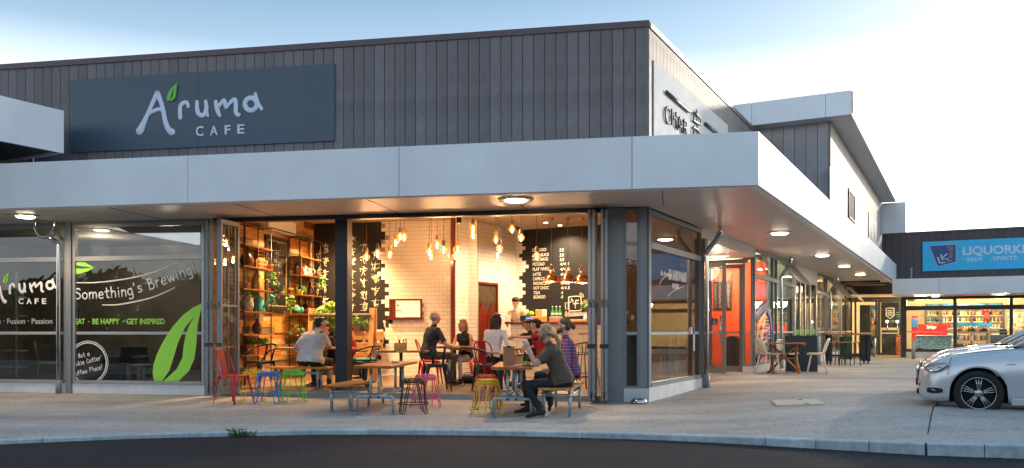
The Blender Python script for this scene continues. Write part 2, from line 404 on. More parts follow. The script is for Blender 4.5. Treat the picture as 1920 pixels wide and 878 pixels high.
# saw cut joints
for nm, a, b_ in (('joint_line', PQ(-.02, -2.6), PQ(-.02, 0)),):
    q = MB(); n_ = 8
    for i in range(n_):
        s0 = a+(b_-a)*(i/n_); s1 = a+(b_-a)*((i+1)/n_)
        if s0.y < kerbY(s0.x)+.12: continue
        q.quad(gp(s0-w*.008, .004), gp(s0+w*.008, .004), gp(s1+w*.008, .004), gp(s1-w*.008, .004))
    q.build(nm, m_dark, None, kind='structure')
# kerb stones
kerb = link('kerb', None, kind='structure'); kerb['label'] = 'grey concrete kerb curving along the road in front of the cafe'
arc = []; s_ = 0
pts = [(x, kerbY(x)) for x in np.linspace(-16, 16, 641)]
acc = [0]
for i in range(1, len(pts)): acc.append(acc[-1]+math.dist(pts[i], pts[i-1]))
def along(s): return Vector((float(np.interp(s, acc, [p[0] for p in pts])), float(np.interp(s, acc, [p[1] for p in pts])), 0))
KL = .575
for k in range(int(acc[-1]/KL)):
    a, b_ = along(k*KL+.004), along((k+1)*KL-.004); d = (b_-a).normalized(); n = Vector((d.y, -d.x, 0))
    za, zb = gz(a.x, a.y)+.012, gz(b_.x, b_.y)+.012; q = MB(); H = .125
    prof = ((0, -.3), (0, 0), (.075, 0), (.10, -.018), (.115, -.30))
    vs = []
    for P, z in ((a, za), (b_, zb)):
        for (o_, dz) in prof: vs.append((P.x+n.x*o_, P.y+n.y*o_, z+dz))
    q.add(vs, [(0, 1, 6, 5), (1, 2, 7, 6), (2, 3, 8, 7), (3, 4, 9, 8), (4, 3, 2, 1, 0), (5, 6, 7, 8, 9)])
    q.build('kerb_stone', m_kerb, kerb)
mb = MB(); xs = np.linspace(-60, 60, 61)
mb.add([(-300, -400, -.135), (300, -400, -.135), (300, 500, -.135), (-300, 500, -.135)], [(0, 1, 2, 3)])
mb.build('road', m_asph, kind='structure')
# cover plate and bowl
P = ground_px(1495, 756); cv = thing('service_cover', 'cream rectangular access cover set in the paving', 'cover', FR(Vector((P.x, P.y, P.z)), -A_))
cm_ = mat('cover_cream', (.56, .51, .41), .7, bump=.1); q = MB()
def cvp(a, b, dz): P_ = cv.matrix_basis @ Vector((a, b, 0)); return (a, b, gz(P_.x, P_.y)-P.z+dz)
for a0, a1 in ((-.36, -.003), (.003, .36)):
    c8 = [cvp(a, b, dz) for dz in (-.01, .022) for a, b in ((a0, -.42), (a1, -.42), (a1, .42), (a0, .42))]
    MB().add(c8, [(3, 2, 1, 0), (4, 5, 6, 7), (0, 1, 5, 4), (1, 2, 6, 5), (2, 3, 7, 6), (3, 0, 4, 7)]).build('cover_plate', cm_, cv)
[MB().box(.05, .13, y_, y_+.03, cvp(.1, y_, .0225)[2], cvp(.1, y_, .027)[2]).build('lifting_slot', m_dark, cv) for y_ in (-.33, .30)]

# ------------------------------------------------------------------ cafe building
cafe = thing('cafe_building', 'charcoal clad corner cafe building with deep silver canopy fascia', 'building', WF)
ZS, ZT, ZP = 3.405, 4.20, 6.66
def clad(parent, M, x0, x1, z0, z1, pw=.2, gap=.012, y0=-.03, mt=None, name='cladding_panel', skip=None):
    nn = max(1, int(round((x1-x0)/pw))); pw = (x1-x0)/nn
    me = MB().box(gap/2, pw-gap/2, y0, 0, z0, z1).mesh(name, mt or m_clad)
    me2 = None
    for i in range(nn):
        link(name, me, parent, M @ Matrix.Translation((x0+i*pw, 0, 0)))
    MB().box(x0, x1, 0.001, .12, z0, z1).build('wall_backing', m_dark, parent, M)
clad(cafe, WF, -13.4, -.0, 3.5, 6.55)
clad(cafe, WF, -24, -13.4, 3.5, 6.55, pw=.4)
MB().box(-.02, .03, -.034, .03, 3.5, 6.6).build('corner_trim', m_clad, cafe, WF)
MB().box(-24, .045, -.06, .12, 6.55, ZP).build('parapet_cap', m_cap, cafe, WF)
# side parapet falls slightly away from the street
def sidep(x): return -.007*x
clad(cafe, SF, .03, 9.9, 3.5, 6.45)
q = MB(); q.add([(.06, -.05, 6.555), (9.9, -.05, 6.48), (9.9, .12, 6.48), (.06, .12, 6.555), (.06, -.05, 6.66), (9.9, -.05, 6.58), (9.9, .12, 6.58), (.06, .12, 6.66)],
               [(3, 2, 1, 0), (4, 5, 6, 7), (0, 1, 5, 4), (1, 2, 6, 5), (2, 3, 7, 6), (3, 0, 4, 7)])
q.build('parapet_cap', m_cap, cafe, SF)
q = MB(); q.add([(.03, -.028, 6.45), (9.9, -.028, 6.45), (9.9, -.028, 6.485), (.03, -.028, 6.56)], [(0, 1, 2, 3)]); q.build('cap_flashing', m_clad, cafe, SF)
q = MB(); q.prism([(-24, .1), (-.1, .1), (2.4, 9), (-24, 9)], 6.2, 6.3); q.build('roof', m_dark, cafe, WF)
# canopy
def fascia(parent, M, xs, z0, z1, y0=0, y1=.06, zs=0.):
    for a, b_ in zip(xs[:-1], xs[1:]):
        q = MB(); g = .005
        za, zb = zs*a, zs*b_
        q.add([(a+g, y0, z0+za), (b_-g, y0, z0+zb), (b_-g, y1, z0+zb), (a+g, y1, z0+za), (a+g, y0, z1+za), (b_-g, y0, z1+zb), (b_-g, y1, z1+zb), (a+g, y1, z1+za)],
              [(3, 2, 1, 0), (4, 5, 6, 7), (0, 1, 5, 4), (1, 2, 6, 5), (2, 3, 7, 6), (3, 0, 4, 7)])
        q.build('fascia_panel', m_fascia, parent, M)
        MB().box(b_-.03, b_+.03, y1+.001, y1+.012, z0+.02+zs*b_, z1-.02+zs*b_).build('joint_backing', m_dark, parent, M)
fj = [hit(FF, x, 320)[0] for x in (352, 748, 1185)]
dj = fj[1]-fj[0]
fascia(cafe, FF, [fj[0]-3*dj, fj[0]-2*dj, fj[0]-dj, fj[0], fj[1], fj[2], -.004], ZS, ZT)
fascia(cafe, FS, [.0]+[2.35+i*4.05 for i in range(7)]+[30.6], ZS, ZT, zs=.003)
zf = .003
fb0, wb0 = FF @ Vector((-19, 0, 0)), WF @ Vector((-19, 0, 0))
fe, we = FS @ Vector((30.6, 0, 0)), SF @ Vector((34, 0, 0))
q = MB()
def V3(P, z): return (P.x, P.y, z)
F0i = F0 + Vector((-.05, .06, 0))
q.add([V3(fb0, ZS+.012), V3(F0i, ZS+.012), V3(C0, ZS+.012), V3(wb0, ZS+.012), V3(fe, ZS+.09), V3(we, ZS+.09),
       V3(fb0, ZT-.06), V3(F0i, ZT-.06), V3(C0, ZT-.06), V3(wb0, ZT-.06), V3(fe, ZT), V3(we, ZT)],
      [(0, 1, 2, 3), (1, 4, 5, 2), (6, 9, 8, 7), (7, 8, 11, 10)])
q.build('soffit', m_soffit, cafe, I4)
# soffit panel joints as thin recessed strips
q = MB()
for k in range(1, 8):
    x = -k*2.4+1.0; q.box(x-.006, x+.006, .06, 1.9, ZS+.007, ZS+.013)
q.build('soffit_joint', m_dark, cafe, FF)
MB().box(-19, -.06, .0601, .16, ZS-.012, ZS+.012).build('drip_edge', m_fascia, cafe, FF)
MB().box(.08, 30, .0601, .16, ZS-.0, ZS+.02).build('drip_edge', m_fascia, cafe, FS)

def glazing(parent, M, x0, x1, z0, z1, vx=(), hz=(), fw=.06, dp=.09, fm=None, gm=None, name='window', band=1.2, y0=0., sill=True):
    """a framed window: the frame is the part, the panes its sub-parts"""
    q = MB(); fm = fm or m_frame
    q.box(x0, x0+fw, y0-dp/2, y0+dp/2, z0, z1); q.box(x1-fw, x1, y0-dp/2, y0+dp/2, z0, z1)
    xsv = [x0]+list(vx)+[x1]; zsv = [z0]+list(hz)+[z1]
    for x in vx: q.box(x-fw/2, x+fw/2, y0-dp/2+.002, y0+dp/2-.002, z0, z1)
    q.box(x0+fw, x1-fw, y0-dp/2+.004, y0+dp/2-.004, z1-fw, z1); q.box(x0+fw, x1-fw, y0-dp/2-.012, y0+dp/2-.004, z0, z0+fw)
    for z in hz: q.box(x0+fw, x1-fw, y0-dp/2-.004, y0+dp/2-.005, z-fw*.75, z+fw*.75)
    fr = q.build(name, fm, parent, M)
    for a, b_ in zip(xsv[:-1], xsv[1:]):
        for c, d in zip(zsv[:-1], zsv[1:]):
            MB().box(a+fw*.45, b_-fw*.45, y0-.006, y0+.006, c+fw*.45, d-fw*.45).build('pane', gm or m_glass, fr, M)
            if band and c < band < d:
                MB().box(a+fw, b_-fw, y0-.0085, y0-.0062, band-.028, band+.028).build('safety_strip', m_strip, fr, M)
    return fr
m_strip = mat('frosted_strip', (.42, .45, .46), .7, var=.05)
X = lambda px, y=620: hit(WF, px, y)[0]
xl, xm0, xm1, xj, xo0, xo1 = -17.5, X(128), X(140), X(386), X(458), X(1104)
xc0, xw0, xw1 = X(1140), X(1170), X(1198)
glazing(cafe, WF, X(-260), X(126), .20, 3.36, vx=(X(-112),), hz=(2.68,), fm=m_framel, y0=.02)
glazing(cafe, WF, X(137), X(384), .20, 3.36, hz=(2.68,), fm=m_framel, y0=.02)
MB().box(X(126.5), X(136.5), -.06, .12, .0, 3.40).build('mullion_post', m_frame, cafe, WF)
MB().box(-19, X(385), -.01, .16, -.1, .195).build('plinth', m_plinth, cafe, WF)
MB().box(-19, X(384), -.035, .12, 3.36, ZS+.01).build('window_head', m_frame, cafe, WF)
MB().box(X(384.3), X(390), -.02, .12, 0, 3.40).build('door_jamb', m_frame, cafe, WF)
MB().box(xo0-.62, xc0, -.05, .14, 3.335, ZS+.01).build('door_track', m_framed, cafe, WF)
MB().box(X(390), xc0, -.10, .14, -.03, .10).build('door_sill', m_frame, cafe, WF)
MB().box(xc0, xw0, -.04, .14, 0, 3.405).build('corner_panel', m_frame, cafe, WF)
glazing(cafe, WF, xw0+.005, xw1, .24, 3.38, hz=(2.78,), fm=m_frame, y0=.02, gm=m_glass, fw=.035)
MB().box(xw1+.002, -.0, -.045, .10, .24, 3.405).build('corner_panel', m_frame, cafe, WF)
MB().box(xw0, -.0, -.05, .14, -.1, .237).build('plinth', m_plinth, cafe, WF)
# side wall of the cafe
MB().box(.004, 3.42, -.04, .14, -.1, .25).build('plinth', m_plinth, cafe, SF)
MB().box(.004, .09, -.042, .1, .25, 3.405).build('corner_panel', m_frame, cafe, SF)
glazing(cafe, SF, .09, 3.42, .25, 3.38, hz=(2.76,), fm=m_frame, gm=m_glasss, y0=.02, fw=.075)
MB().box(3.42, 3.66, -.10, .2, -.05, 3.19).build('pilaster', mat('pilaster_grey', (.36, .35, .33), .7, var=.08, bump=.2), cafe, SF)
MB().box(3.42, 8.55, -.02, .16, 3.19, ZS+.05).build('lintel', m_soffit, cafe, SF)
# black structural column in the opening
MB().box(X(628)-.02, X(651)-.02, .06, .30, .10, 3.42).build('steel_column', mat('column_blue_black', (.012, .016, .024), .4, var=.05), cafe, WF)
# folding door leaves stacked square to the wall: x = face of the leaf, running outwards
def leaf(parent, M, x, y0, y1, ang=0., th=.045):
    LM = M @ Matrix.Translation((x, y1, 0)) @ rotz(ang); W_ = y1-y0
    q = MB(); a, b_ = -W_, 0
    q.box(0, th, a, a+.055, .06, 3.32); q.box(0, th, b_-.055, b_, .06, 3.32); q.box(.002, th-.002, a+.055, b_-.055, .06, .19); q.box(.002, th-.002, a+.055, b_-.055, 3.24, 3.32)
    q.box(.003, th-.003, a+.055, b_-.055, 1.70, 1.74)
    f = q.build('door_leaf', m_frame, parent, LM)
    MB().box(th/2-.005, th/2+.005, a+.05, b_-.05, .185, 3.245).build('pane', m_glassin, f, LM)
    h = MB(); h.box(-.02, th+.02, a-.012, a-.001, .95, 1.02); h.box(th*.25, th*.75, a-.010, a-.001, .12, .20); h.box(th*.25, th*.75, a-.010, a-.001, 1.65, 1.78); h.build('hinge', m_steel, f, LM)
    return f
bl = thing('bifold_doors', 'folded grey glass bifold leaves at the opening edge by the red chair', 'doors', WF)
for px in (384.5, 392.5, 405.5): leaf(bl, WF, hit(WF, px, 620, -.62)[0], -.60, .02)
leaf(bl, WF, hit(WF, 412.5, 620, -.62)[0], -.60, .02, ang=R(-3))
br = thing('bifold_doors', 'folded grey glass bifold leaves beside the grey corner panel', 'doors', WF)
for px in (1102.5, 1110.2, 1126.5, 1134): leaf(br, WF, hit(WF, px, 620, -.52)[0], -.52, .02)

# ------------------------------------------------------------------ downpipes
def pipe(name, label, pts, r=.045, base=None, clamp=()):
    t = thing(name, label, 'downpipe', FR(Vector((pts[-1][0], pts[-1][1], gz(pts[-1][0], pts[-1][1]))), 0))
    MB().tube(cat_spline(pts, 5) if len(pts) > 2 else pts, r, 14).build('pipe', m_steel, t, I4)
    P = pts[-1]; g = gz(P[0], P[1])
    MB().tube([(P[0], P[1], g), (P[0], P[1], g+.26)], r*1.35, 14).build('pipe_shoe', m_frame, t, I4)
    return t
pl_ = WF @ Vector((X(118.5), -.13, 0))
c_ = WF @ Vector((X(118.5)-.02, -.13, 0))
a1 = WF @ Vector((X(88), -.30, 3.41)); a2 = WF @ Vector((X(123), -.30, 3.41))
t = pipe('downpipe', 'polished downpipe with a curved double bend beside the left cafe window', [(pl_.x, pl_.y, 3.0), (pl_.x, pl_.y, 2.6), (pl_.x, pl_.y, 1.5), (pl_.x, pl_.y, -.0)], .042)
mid = (a1+a2)/2
up = [a1, a1-Vector((0, 0, .12)), a1+(a2-a1)*.12-Vector((0, 0, .24)), a1+(a2-a1)*.35-Vector((0, 0, .30)), a1+(a2-a1)*.65-Vector((0, 0, .30)), a1+(a2-a1)*.88-Vector((0, 0, .24)), a2-Vector((0, 0, .12)), a2]
MB().tube(cat_spline(up, 5), .04, 14).build('pipe_bend', m_steel, t, I4)
MB().tube(cat_spline([a1+(a2-a1)*.72-Vector((0, 0, .31)), a1+(a2-a1)*.85-Vector((0, 0, .36)), Vector((pl_.x, pl_.y, 2.98)), Vector((pl_.x, pl_.y, 2.8))], 6), .041, 14).build('pipe_bend', m_steel, t, I4)
def sidepipe(px, ybase, label):
    x0 = hit(SF, px, 620, -.16)[0]; b_ = SF @ Vector((x0, -.16, 0)); tp = SF @ Vector((x0+.05, -.42, ZS+.03))
    pipe('downpipe', label, [tuple(tp), (tp.x, tp.y, 3.28), (tp.x*.7+b_.x*.3, tp.y*.7+b_.y*.3, 3.12), (b_.x, b_.y, 2.86), (b_.x, b_.y, 2.6), (b_.x, b_.y, 1.2), (b_.x, b_.y, .02)], .05)
sidepipe(1324.5, 727, 'shiny cranked downpipe standing between the cafe side window and the red doors')
sidepipe(1465, 700, 'thin cranked downpipe behind the folding timber table')
sidepipe(1557.5, 690, 'thin cranked downpipe behind the tall bar table')

# ------------------------------------------------------------------ canopy down-lights
def downlight(P, label, r=.17, wpow=None, el=None):
    t = thing('ceiling_light', label, 'light', FR(P, 0), 'round lights under the canopy')
    MB().lathe([(r*1.75, 0), (r*1.75, -.012), (r*1.1, -.022)], n=28).build('rim', m_white, t)
    MB().lathe([(r, -.0225), (r, -.040), (r*.8, -.048)], n=28).build('diffuser', m_lamp, t)
    l = bpy.data.lights.new('down_light', 'SPOT'); l.energy = wpow or 125; l.color = (1, .74, .48); l.shadow_soft_size = .12; l.spot_size = R(164); l.spot_blend = .7
    link('lamp', l, t, FR(P+Vector((0, 0, -.075)), 0))
for (x, y, lab, r_) in ((48, 409, 'round lit canopy light above the left cafe window', .15), (967, 379, 'round lit canopy light above the open cafe front', .17),
                    (1462, 440, 'largest round light under the side canopy beside the folding table', .17), (1542, 481, 'second round light along the side canopy', .17),
                    (1583, 501, 'third round light along the side canopy', .17), (1613, 516, 'farthest round light under the side canopy', .17)):
    zz = ZS+.012 if x < 1300 else ZS+.05
    for _ in range(3):
        Y_ = (zz-.05-CH)*FPX/(HZ-y); P = Vector(((x-960)/FPX*Y_, Y_, 0)); t_ = (P-C0).dot(v); zz = ZS+.012+(.08*max(0, t_)/33 if x > 1300 else 0)
    P.z = zz-.001; downlight(P, lab, r_)

# ------------------------------------------------------------------ canopy of the neighbour at the upper left
tp = Vector((hit(WF, 120, 208, -.9)[0], -.9, 0)); P1 = WF @ tp
zc1 = hit(WF, 120, 208, -.9)[1]; zc0 = hit(WF, 120, 287.5, -.9)[1]
CF = FR(Vector((P1.x, P1.y, 0)), math.pi/2-R(29.2))
nc = thing('upper_canopy', 'silver canopy end jutting out above the left cafe window', 'canopy', CF)
for a, b_ in ((-9, -4.6), (-4.6, -.0)):
    MB().box(a+.004, b_-.004, 0, .05, zc0, zc1).build('fascia_panel', m_fascia, nc, CF)
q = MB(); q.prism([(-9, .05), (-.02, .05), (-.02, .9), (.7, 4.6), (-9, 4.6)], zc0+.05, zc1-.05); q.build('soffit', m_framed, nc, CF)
MB().box(-.05, -.0, .051, 3.0, zc0, zc1).build('fascia_panel', m_fascia, nc, CF)
for (px, rr, mt) in ((43, .055, m_frame), (62, .035, m_steel)):
    a = WF @ Vector((hit(WF, px, 290, -.45)[0], -.45, 0)); MB().tube([(a.x, a.y, 4.1), (a.x, a.y, zc0+.06)], rr, 12).build('pipe', mt, nc, I4)

# ------------------------------------------------------------------ upper storey block
U0 = Vector((8.56, 22.5, 0)); UF = FR(U0, -B_); US = FR(U0, math.pi/2-B_)
ub = thing('upper_storey', 'charcoal clad upper storey with projecting silver roof fascia behind the cafe', 'building', UF)
ZR = 6.88
m_clad_glare = mat('cladding_glare', (.38, .365, .36), .5, .0, var=.06, scale=3, rnd=.10, var2=.10, spec=.35)  # paler copy of the charcoal cladding, glare put into its colour
clad(ub, UF, -7.2, -.0, 4.0, ZR, pw=.30, mt=m_clad_glare)
clad(ub, US, .03, 16.46, 4.0, ZR, pw=.30, mt=m_clad_glare)
MB().box(-.03, .03, -.035, .03, 4.0, ZR).build('corner_trim', m_clad, ub, UF)
R0 = Vector((8.83, 21.7, 0)); RF = FR(R0, -B_); RS = FR(R0, math.pi/2-B_)
xr = hit(RF, 1548, 200)[0]
fascia(ub, RF, [xr*5, xr*4, xr, -.003], ZR, ZR+.625)
fascia(ub, RS, [0, 4.2, 8.4, 12.6, 16.9], ZR, ZR+.625)
q = MB()
for k in range(6):
    x0_, x1_ = k*2.8+.1, k*2.8+2.9
    q.box(x0_, x1_-.012, .061, 2.5, ZR+.006, ZR+.03)
q.build('roof_soffit', m_soffit, ub, RS)
MB().box(-8, -.07, .061, 1.5, ZR+.001, ZR+.02).build('roof_soffit', m_soffit, ub, RF)
q = MB(); q.prism([(-8, .05), (-.05, .05), (-.05, 16.8), (-8, 16.8)], ZR+.55, ZR+.60); q.build('roof', m_dark, ub, RF)
MB().box(16.50, 16.56, -.98, 0.3, 5.55, ZR+.01).build('end_fin', m_fascia, ub, US)
MB().box(16.45, 16.62, 0.05, 4, 3.4, ZR).build('wall_backing', m_dark, ub, US)
for (a, b_, c, d) in ((1590, 1601.5, 353, 416),):
    x0_, z1_ = hit(US, a, c, -.04); x1_, _ = hit(US, b_, c, -.04); _, z0_ = hit(US, a, 408, -.04)
    glazing(ub, US, x0_, x1_, z0_, z1_, fm=m_framed, gm=mat('dark_pane', (.02, .03, .03), .6, spec=.1), y0=-.05, band=0, dp=.05)
    MB().box(x0_, x1_, -.024, -.018, z0_, z1_).build('window_recess', m_dark, ub, US)
bs = thing('sign_board', 'blank white panel on the sunlit upper storey wall', 'sign', US)
x0_ = hit(US, 1557, 310, -.06)[0]; x1_ = hit(US, 1589, 330, -.06)[0]; x2_ = hit(US, 1602.5, 340, -.06)[0]; x3_ = hit(US, 1627, 385, -.06)[0]
zt_ = hit(US, 1561, 317, -.06)[1]
MB().box(x0_, x1_, -.06, -.031, 4.15, zt_).build('panel', m_white, bs, US)
MB().box(x2_, x3_, -.06, -.031, 4.15, zt_).build('panel', m_white, bs, US)
ps_ = thing('sign_board', 'grey picture panel at the far end of the upper storey wall', 'sign', US)
a, za = hit(US, 1629, 398, -.09); b_, _ = hit(US, 1644, 430, -.09); _, zb = hit(US, 1629, 448, -.09)
MB().box(a, b_, -.09, -.035, zb, za).build('panel', mat('picture_panel', (.16, .19, .22), .4, var=.35, scale=5), ps_, US)
q = MB(); q.tube(cat_spline([(a+(b_-a)*.3, -.095, zb+.1), (a+(b_-a)*.25, -.095, zb+.5*(za-zb)), (a+(b_-a)*.55, -.095, zb+.8*(za-zb)), (a+(b_-a)*.7, -.095, zb+.2*(za-zb))], 5), .03, 6, flat=.3, fn=(0, 1, 0)); q.build('leaf_print', m_fascia, ps_, US)
# ------------------------------------------------------------------ lettering helpers
def textfit(s, M, off, x0, yb, x1, yt, mt, parent, bold=0., ext=.002, shear=0., name='lettering', spacing=1.):
    """Bfont line fitted to a box given by its photo pixels on the wall plane of M"""
    a, z0 = hit(M, x0, yb, off); b, _ = hit(M, x1, yb, off); _, z1 = hit(M, x0, yt, off)
    o = text(s, 1.0, M @ Matrix.Translation((a, off, z0)), mt, parent, name, ext, 0, shear, spacing=spacing)
    bpy.context.view_layer.update()
    bb = o.bound_box; wx = max(p[0] for p in bb)-min(p[0] for p in bb); hy = max(p[1] for p in bb); mnx = min(p[0] for p in bb)
    sz = (z1-z0)/max(hy, .01); o.data.size = sz; o.data.offset = bold*sz
    sx = (b-a)/max(wx*sz, 1e-4)
    L_ = M @ Matrix.Translation((a-mnx*sz*sx, off, z0)) @ Matrix.Rotation(R(90), 4, 'X') @ Matrix.Diagonal((sx, 1, 1, 1))
    o.matrix_basis = WM[parent.name].inverted() @ L_
    dg = bpy.context.evaluated_depsgraph_get(); me = bpy.data.meshes.new_from_object(o.evaluated_get(dg)); nm = o.name.split('.')[0]; cu = o.data; bpy.data.objects.remove(o)
    return link(nm, me, parent, L_)
GL = {  # hand lettering: width, strokes (x, y); x-height .6, capitals 1
 'S': (.55, [[(.5, .88), (.35, 1), (.12, .93), (.08, .72), (.25, .58), (.45, .45), (.5, .2), (.3, .02), (.03, .1)]]),
 'o': (.5, [[(.25, .6), (.05, .45), (.05, .15), (.25, 0), (.45, .15), (.45, .45), (.25, .6)]]),
 'm': (.75, [[(.05, .6), (.06, 0)], [(.06, .4), (.2, .6), (.36, .5), (.37, .02)], [(.37, .4), (.52, .6), (.68, .5), (.7, 0)]]),
 'e': (.5, [[(.06, .3), (.44, .36), (.4, .55), (.22, .62), (.06, .42), (.06, .15), (.22, 0), (.45, .08)]]),
 't': (.42, [[(.2, .95), (.2, .15), (.28, .02), (.4, .05)], [(.02, .62), (.4, .66)]]),
 'h': (.5, [[(.07, 1), (.06, 0)], [(.06, .35), (.22, .6), (.42, .48), (.43, 0)]]),
 'i': (.2, [[(.1, .58), (.1, 0)], [(.1, .82), (.1, .86)]]),
 'n': (.5, [[(.07, .6), (.06, 0)], [(.06, .35), (.22, .6), (.42, .48), (.43, 0)]]),
 'g': (.5, [[(.42, .55), (.22, .6), (.05, .4), (.08, .1), (.25, .03), (.42, .2)], [(.43, .6), (.43, -.15), (.3, -.36), (.05, -.3)]]),
 "'": (.18, [[(.1, 1.02), (.07, .8)]]),
 's': (.42, [[(.38, .5), (.22, .62), (.08, .5), (.18, .34), (.34, .24), (.33, .06), (.04, .04)]]),
 'B': (.55, [[(.06, 1), (.06, 0)], [(.02, .98), (.35, .98), (.4, .72), (.1, .55), (.45, .5), (.5, .15), (.3, 0), (.02, .02)]]),
 'r': (.38, [[(.07, .6), (.06, 0)], [(.06, .35), (.18, .55), (.36, .58)]]),
 'w': (.65, [[(.03, .6), (.15, 0), (.32, .5), (.47, 0), (.62, .6)]]),
 '!': (.22, [[(.12, 1.05), (.1, .3)], [(.1, .03), (.1, .07)]]),
 'N': (.55, [[(.05, 0), (.07, 1), (.45, .02), (.48, 1)]]),
 'a': (.5, [[(.4, .5), (.2, .6), (.05, .35), (.1, .05), (.28, .05), (.42, .3)], [(.43, .6), (.43, .05), (.5, 0)]]),
 'C': (.5, [[(.45, .85), (.25, 1), (.05, .6), (.08, .15), (.28, 0), (.47, .15)]]),
 'k': (.45, [[(.06, 1), (.06, 0)], [(.4, .6), (.08, .3), (.42, 0)]]),
 'u': (.5, [[(.06, .6), (.07, .15), (.22, 0), (.4, .2)], [(.42, .6), (.43, 0)]]),
 'f': (.38, [[(.36, .95), (.22, 1), (.16, .8), (.16, 0)], [(.02, .6), (.34, .6)]]),
 'P': (.5, [[(.06, 0), (.06, 1)], [(.04, .98), (.4, .95), (.42, .6), (.08, .48)]]),
 'l': (.2, [[(.1, 1), (.1, 0)]]), 'c': (.42, [[(.38, .5), (.2, .6), (.04, .35), (.08, .05), (.25, 0), (.4, .1)]]),
 ' ': (.35, [])}
def handtext(s, fn, size, r, M, off, mt, parent, name='lettering'):
    """fn(t in 0..1) -> photo pixel of the base line and its angle; the strokes lie on the wall plane of M"""
    wtot = sum(GL[c][0]+.14 for c in s); q = MB(); xx = 0
    for c in s:
        wd, st = GL[c]
        for pl in st:
            P = []
            for (gx, gy) in (cat_spline(pl, 4) if len(pl) > 2 else pl):
                bx, by, an = fn((xx+gx)/wtot)
                px = bx - math.sin(an)*gy*size; py = by - math.cos(an)*gy*size
                a, z = hit(M, px, py, off); P.append((a, off, z))
            q.tube(P, r, 7, flat=.25, fn=(0, 1, 0)); q.ell(P[0], (r, r*.25, r), 8, 4); q.ell(P[-1], (r, r*.25, r), 8, 4)
        xx += wd+.14
    return q.build(name, mt, parent, M)
def curve_fn(pts):
    xs = [p[0] for p in pts]; ys = [p[1] for p in pts]
    def f(t):
        x = xs[0]+(xs[-1]-xs[0])*t; y = float(np.interp(x, xs, ys)); s = (float(np.interp(x+4, xs, ys))-float(np.interp(x-4, xs, ys)))/8
        return x, y, -math.atan(s)*.9
    return f
m_green = mat('leaf_green', (.16, .52, .07), .5, var=.02); m_green2 = mat('vinyl_lime', (.38, .85, .07), .5, var=.03)
m_sign = mat('sign_slate', (.056, .082, .108), .42, 0, var=.03, scale=2, spec=.5)
m_letter = mat('letter_white', (.60, .66, .76), .45, var=.02); m_vinyl = mat('vinyl_white', (.92, .90, .88), .5, var=.02)
LEAF_L = [(878, 332), (815, 362), (755, 408), (690, 480), (650, 540), (615, 600), (585, 665), (566, 730), (562, 780), (572, 828), (622, 828), (668, 760), (700, 660), (722, 585), (765, 490), (828, 412)]
LEAF_R = [(878, 332), (828, 412), (790, 480), (770, 540), (757, 610), (750, 680), (715, 750), (630, 828), (725, 828), (790, 765), (825, 690), (838, 600), (846, 480), (862, 400)]
def leafshape(M, off, fx, mt, parent, th=.01, name='leaf_emblem'):
    q = MB()
    for P in (LEAF_L, LEAF_R):
        q.plate([hit(M, *fx(x, y), off) for x, y in P], off-th, off)
    return q.build(name, mt, parent, M)
# A'ruma: centre lines with radius, pixels of a 3.765x enlargement whose corner is (130, 110)
ARUMA = [
 [(622, 243, 22), (600, 290, 19), (560, 378, 17), (528, 450, 22), (505, 500, 30), (496, 512, 31)],
 [(622, 243, 22), (645, 300, 18), (662, 360, 18), (675, 430, 19), (695, 490, 21), (718, 518, 25), (727, 519, 25)],
 [(562, 392, 12), (600, 368, 15), (640, 358, 15), (655, 366, 12)],
 [(784, 417, 17), (782, 380, 17), (786, 335, 17), (808, 313, 16), (830, 312, 15), (840, 338, 14)],
 [(902, 308, 15), (902, 345, 17), (908, 380, 18), (928, 402, 17), (950, 398, 17), (964, 370, 17), (968, 340, 17), (963, 303, 14)], [(966, 350, 14), (972, 385, 13), (979, 404, 11)],
 [(1034, 306, 15), (1040, 345, 18), (1052, 380, 17), (1062, 402, 13)], [(1046, 345, 15), (1070, 318, 15), (1092, 295, 15), (1100, 318, 15), (1106, 346, 13), (1130, 318, 14), (1160, 292, 16), (1174, 302, 17), (1176, 345, 17), (1176, 380, 16), (1192, 398, 17), (1200, 396, 13)],
 [(1282+42*math.cos(a), 322+44*math.sin(a), 18) for a in [k*math.pi/10 for k in range(21)]], [(1313, 250, 13), (1322, 285, 14), (1336, 325, 15), (1358, 356, 13)]]
def aruma(fx, M, off, rs, mt, parent, which=None, depth=.4):
    for i, st in enumerate(ARUMA):
        if which and i not in which: continue
        q = MB(); sp = cat_spline(st, 5); P = []; rr = []
        for (x, y, r) in sp:
            a, z = hit(M, *fx(x, y), off); P.append((a, off, z)); rr.append(r*rs)
        q.tube(P, rr, 12, flat=depth, fn=(0, 1, 0), cap=False)
        for k in (0, -1): q.ell(P[k], (rr[k], rr[k]*depth, rr[k]), 12, 6)
        q.build('letter', mt, parent, M)
sg = thing('sign_board', 'wide slate blue cafe name sign on the charcoal cladding', 'sign', WF)
sx0, sz0 = hit(WF, 132, 286.6, -.075); sx1, sz1 = hit(WF, 627, 120, -.075); sxm = hit(WF, 372, 200, -.075)[0]
szt = (sz1+hit(WF, 132, 150, -.075)[1])/2; szb = (sz0+hit(WF, 627, 264, -.075)[1])/2
MB().box(sx0, sxm-.002, -.075, -.032, szb, szt, bev=.003).build('sign_panel', m_sign, sg); MB().box(sxm+.002, sx1, -.075, -.032, szb, szt, bev=.003).build('sign_panel', m_sign, sg)
fz = lambda x, y: (130+x/3.765, 110+y/3.765)
aruma(fz, WF, -.085, 1/3.765/98, m_letter, sg)
leafshape(WF, -.085, lambda x, y: fz(693+(x-562)*74/316, 180+(y-332)*120/496), m_green, sg, th=.03)
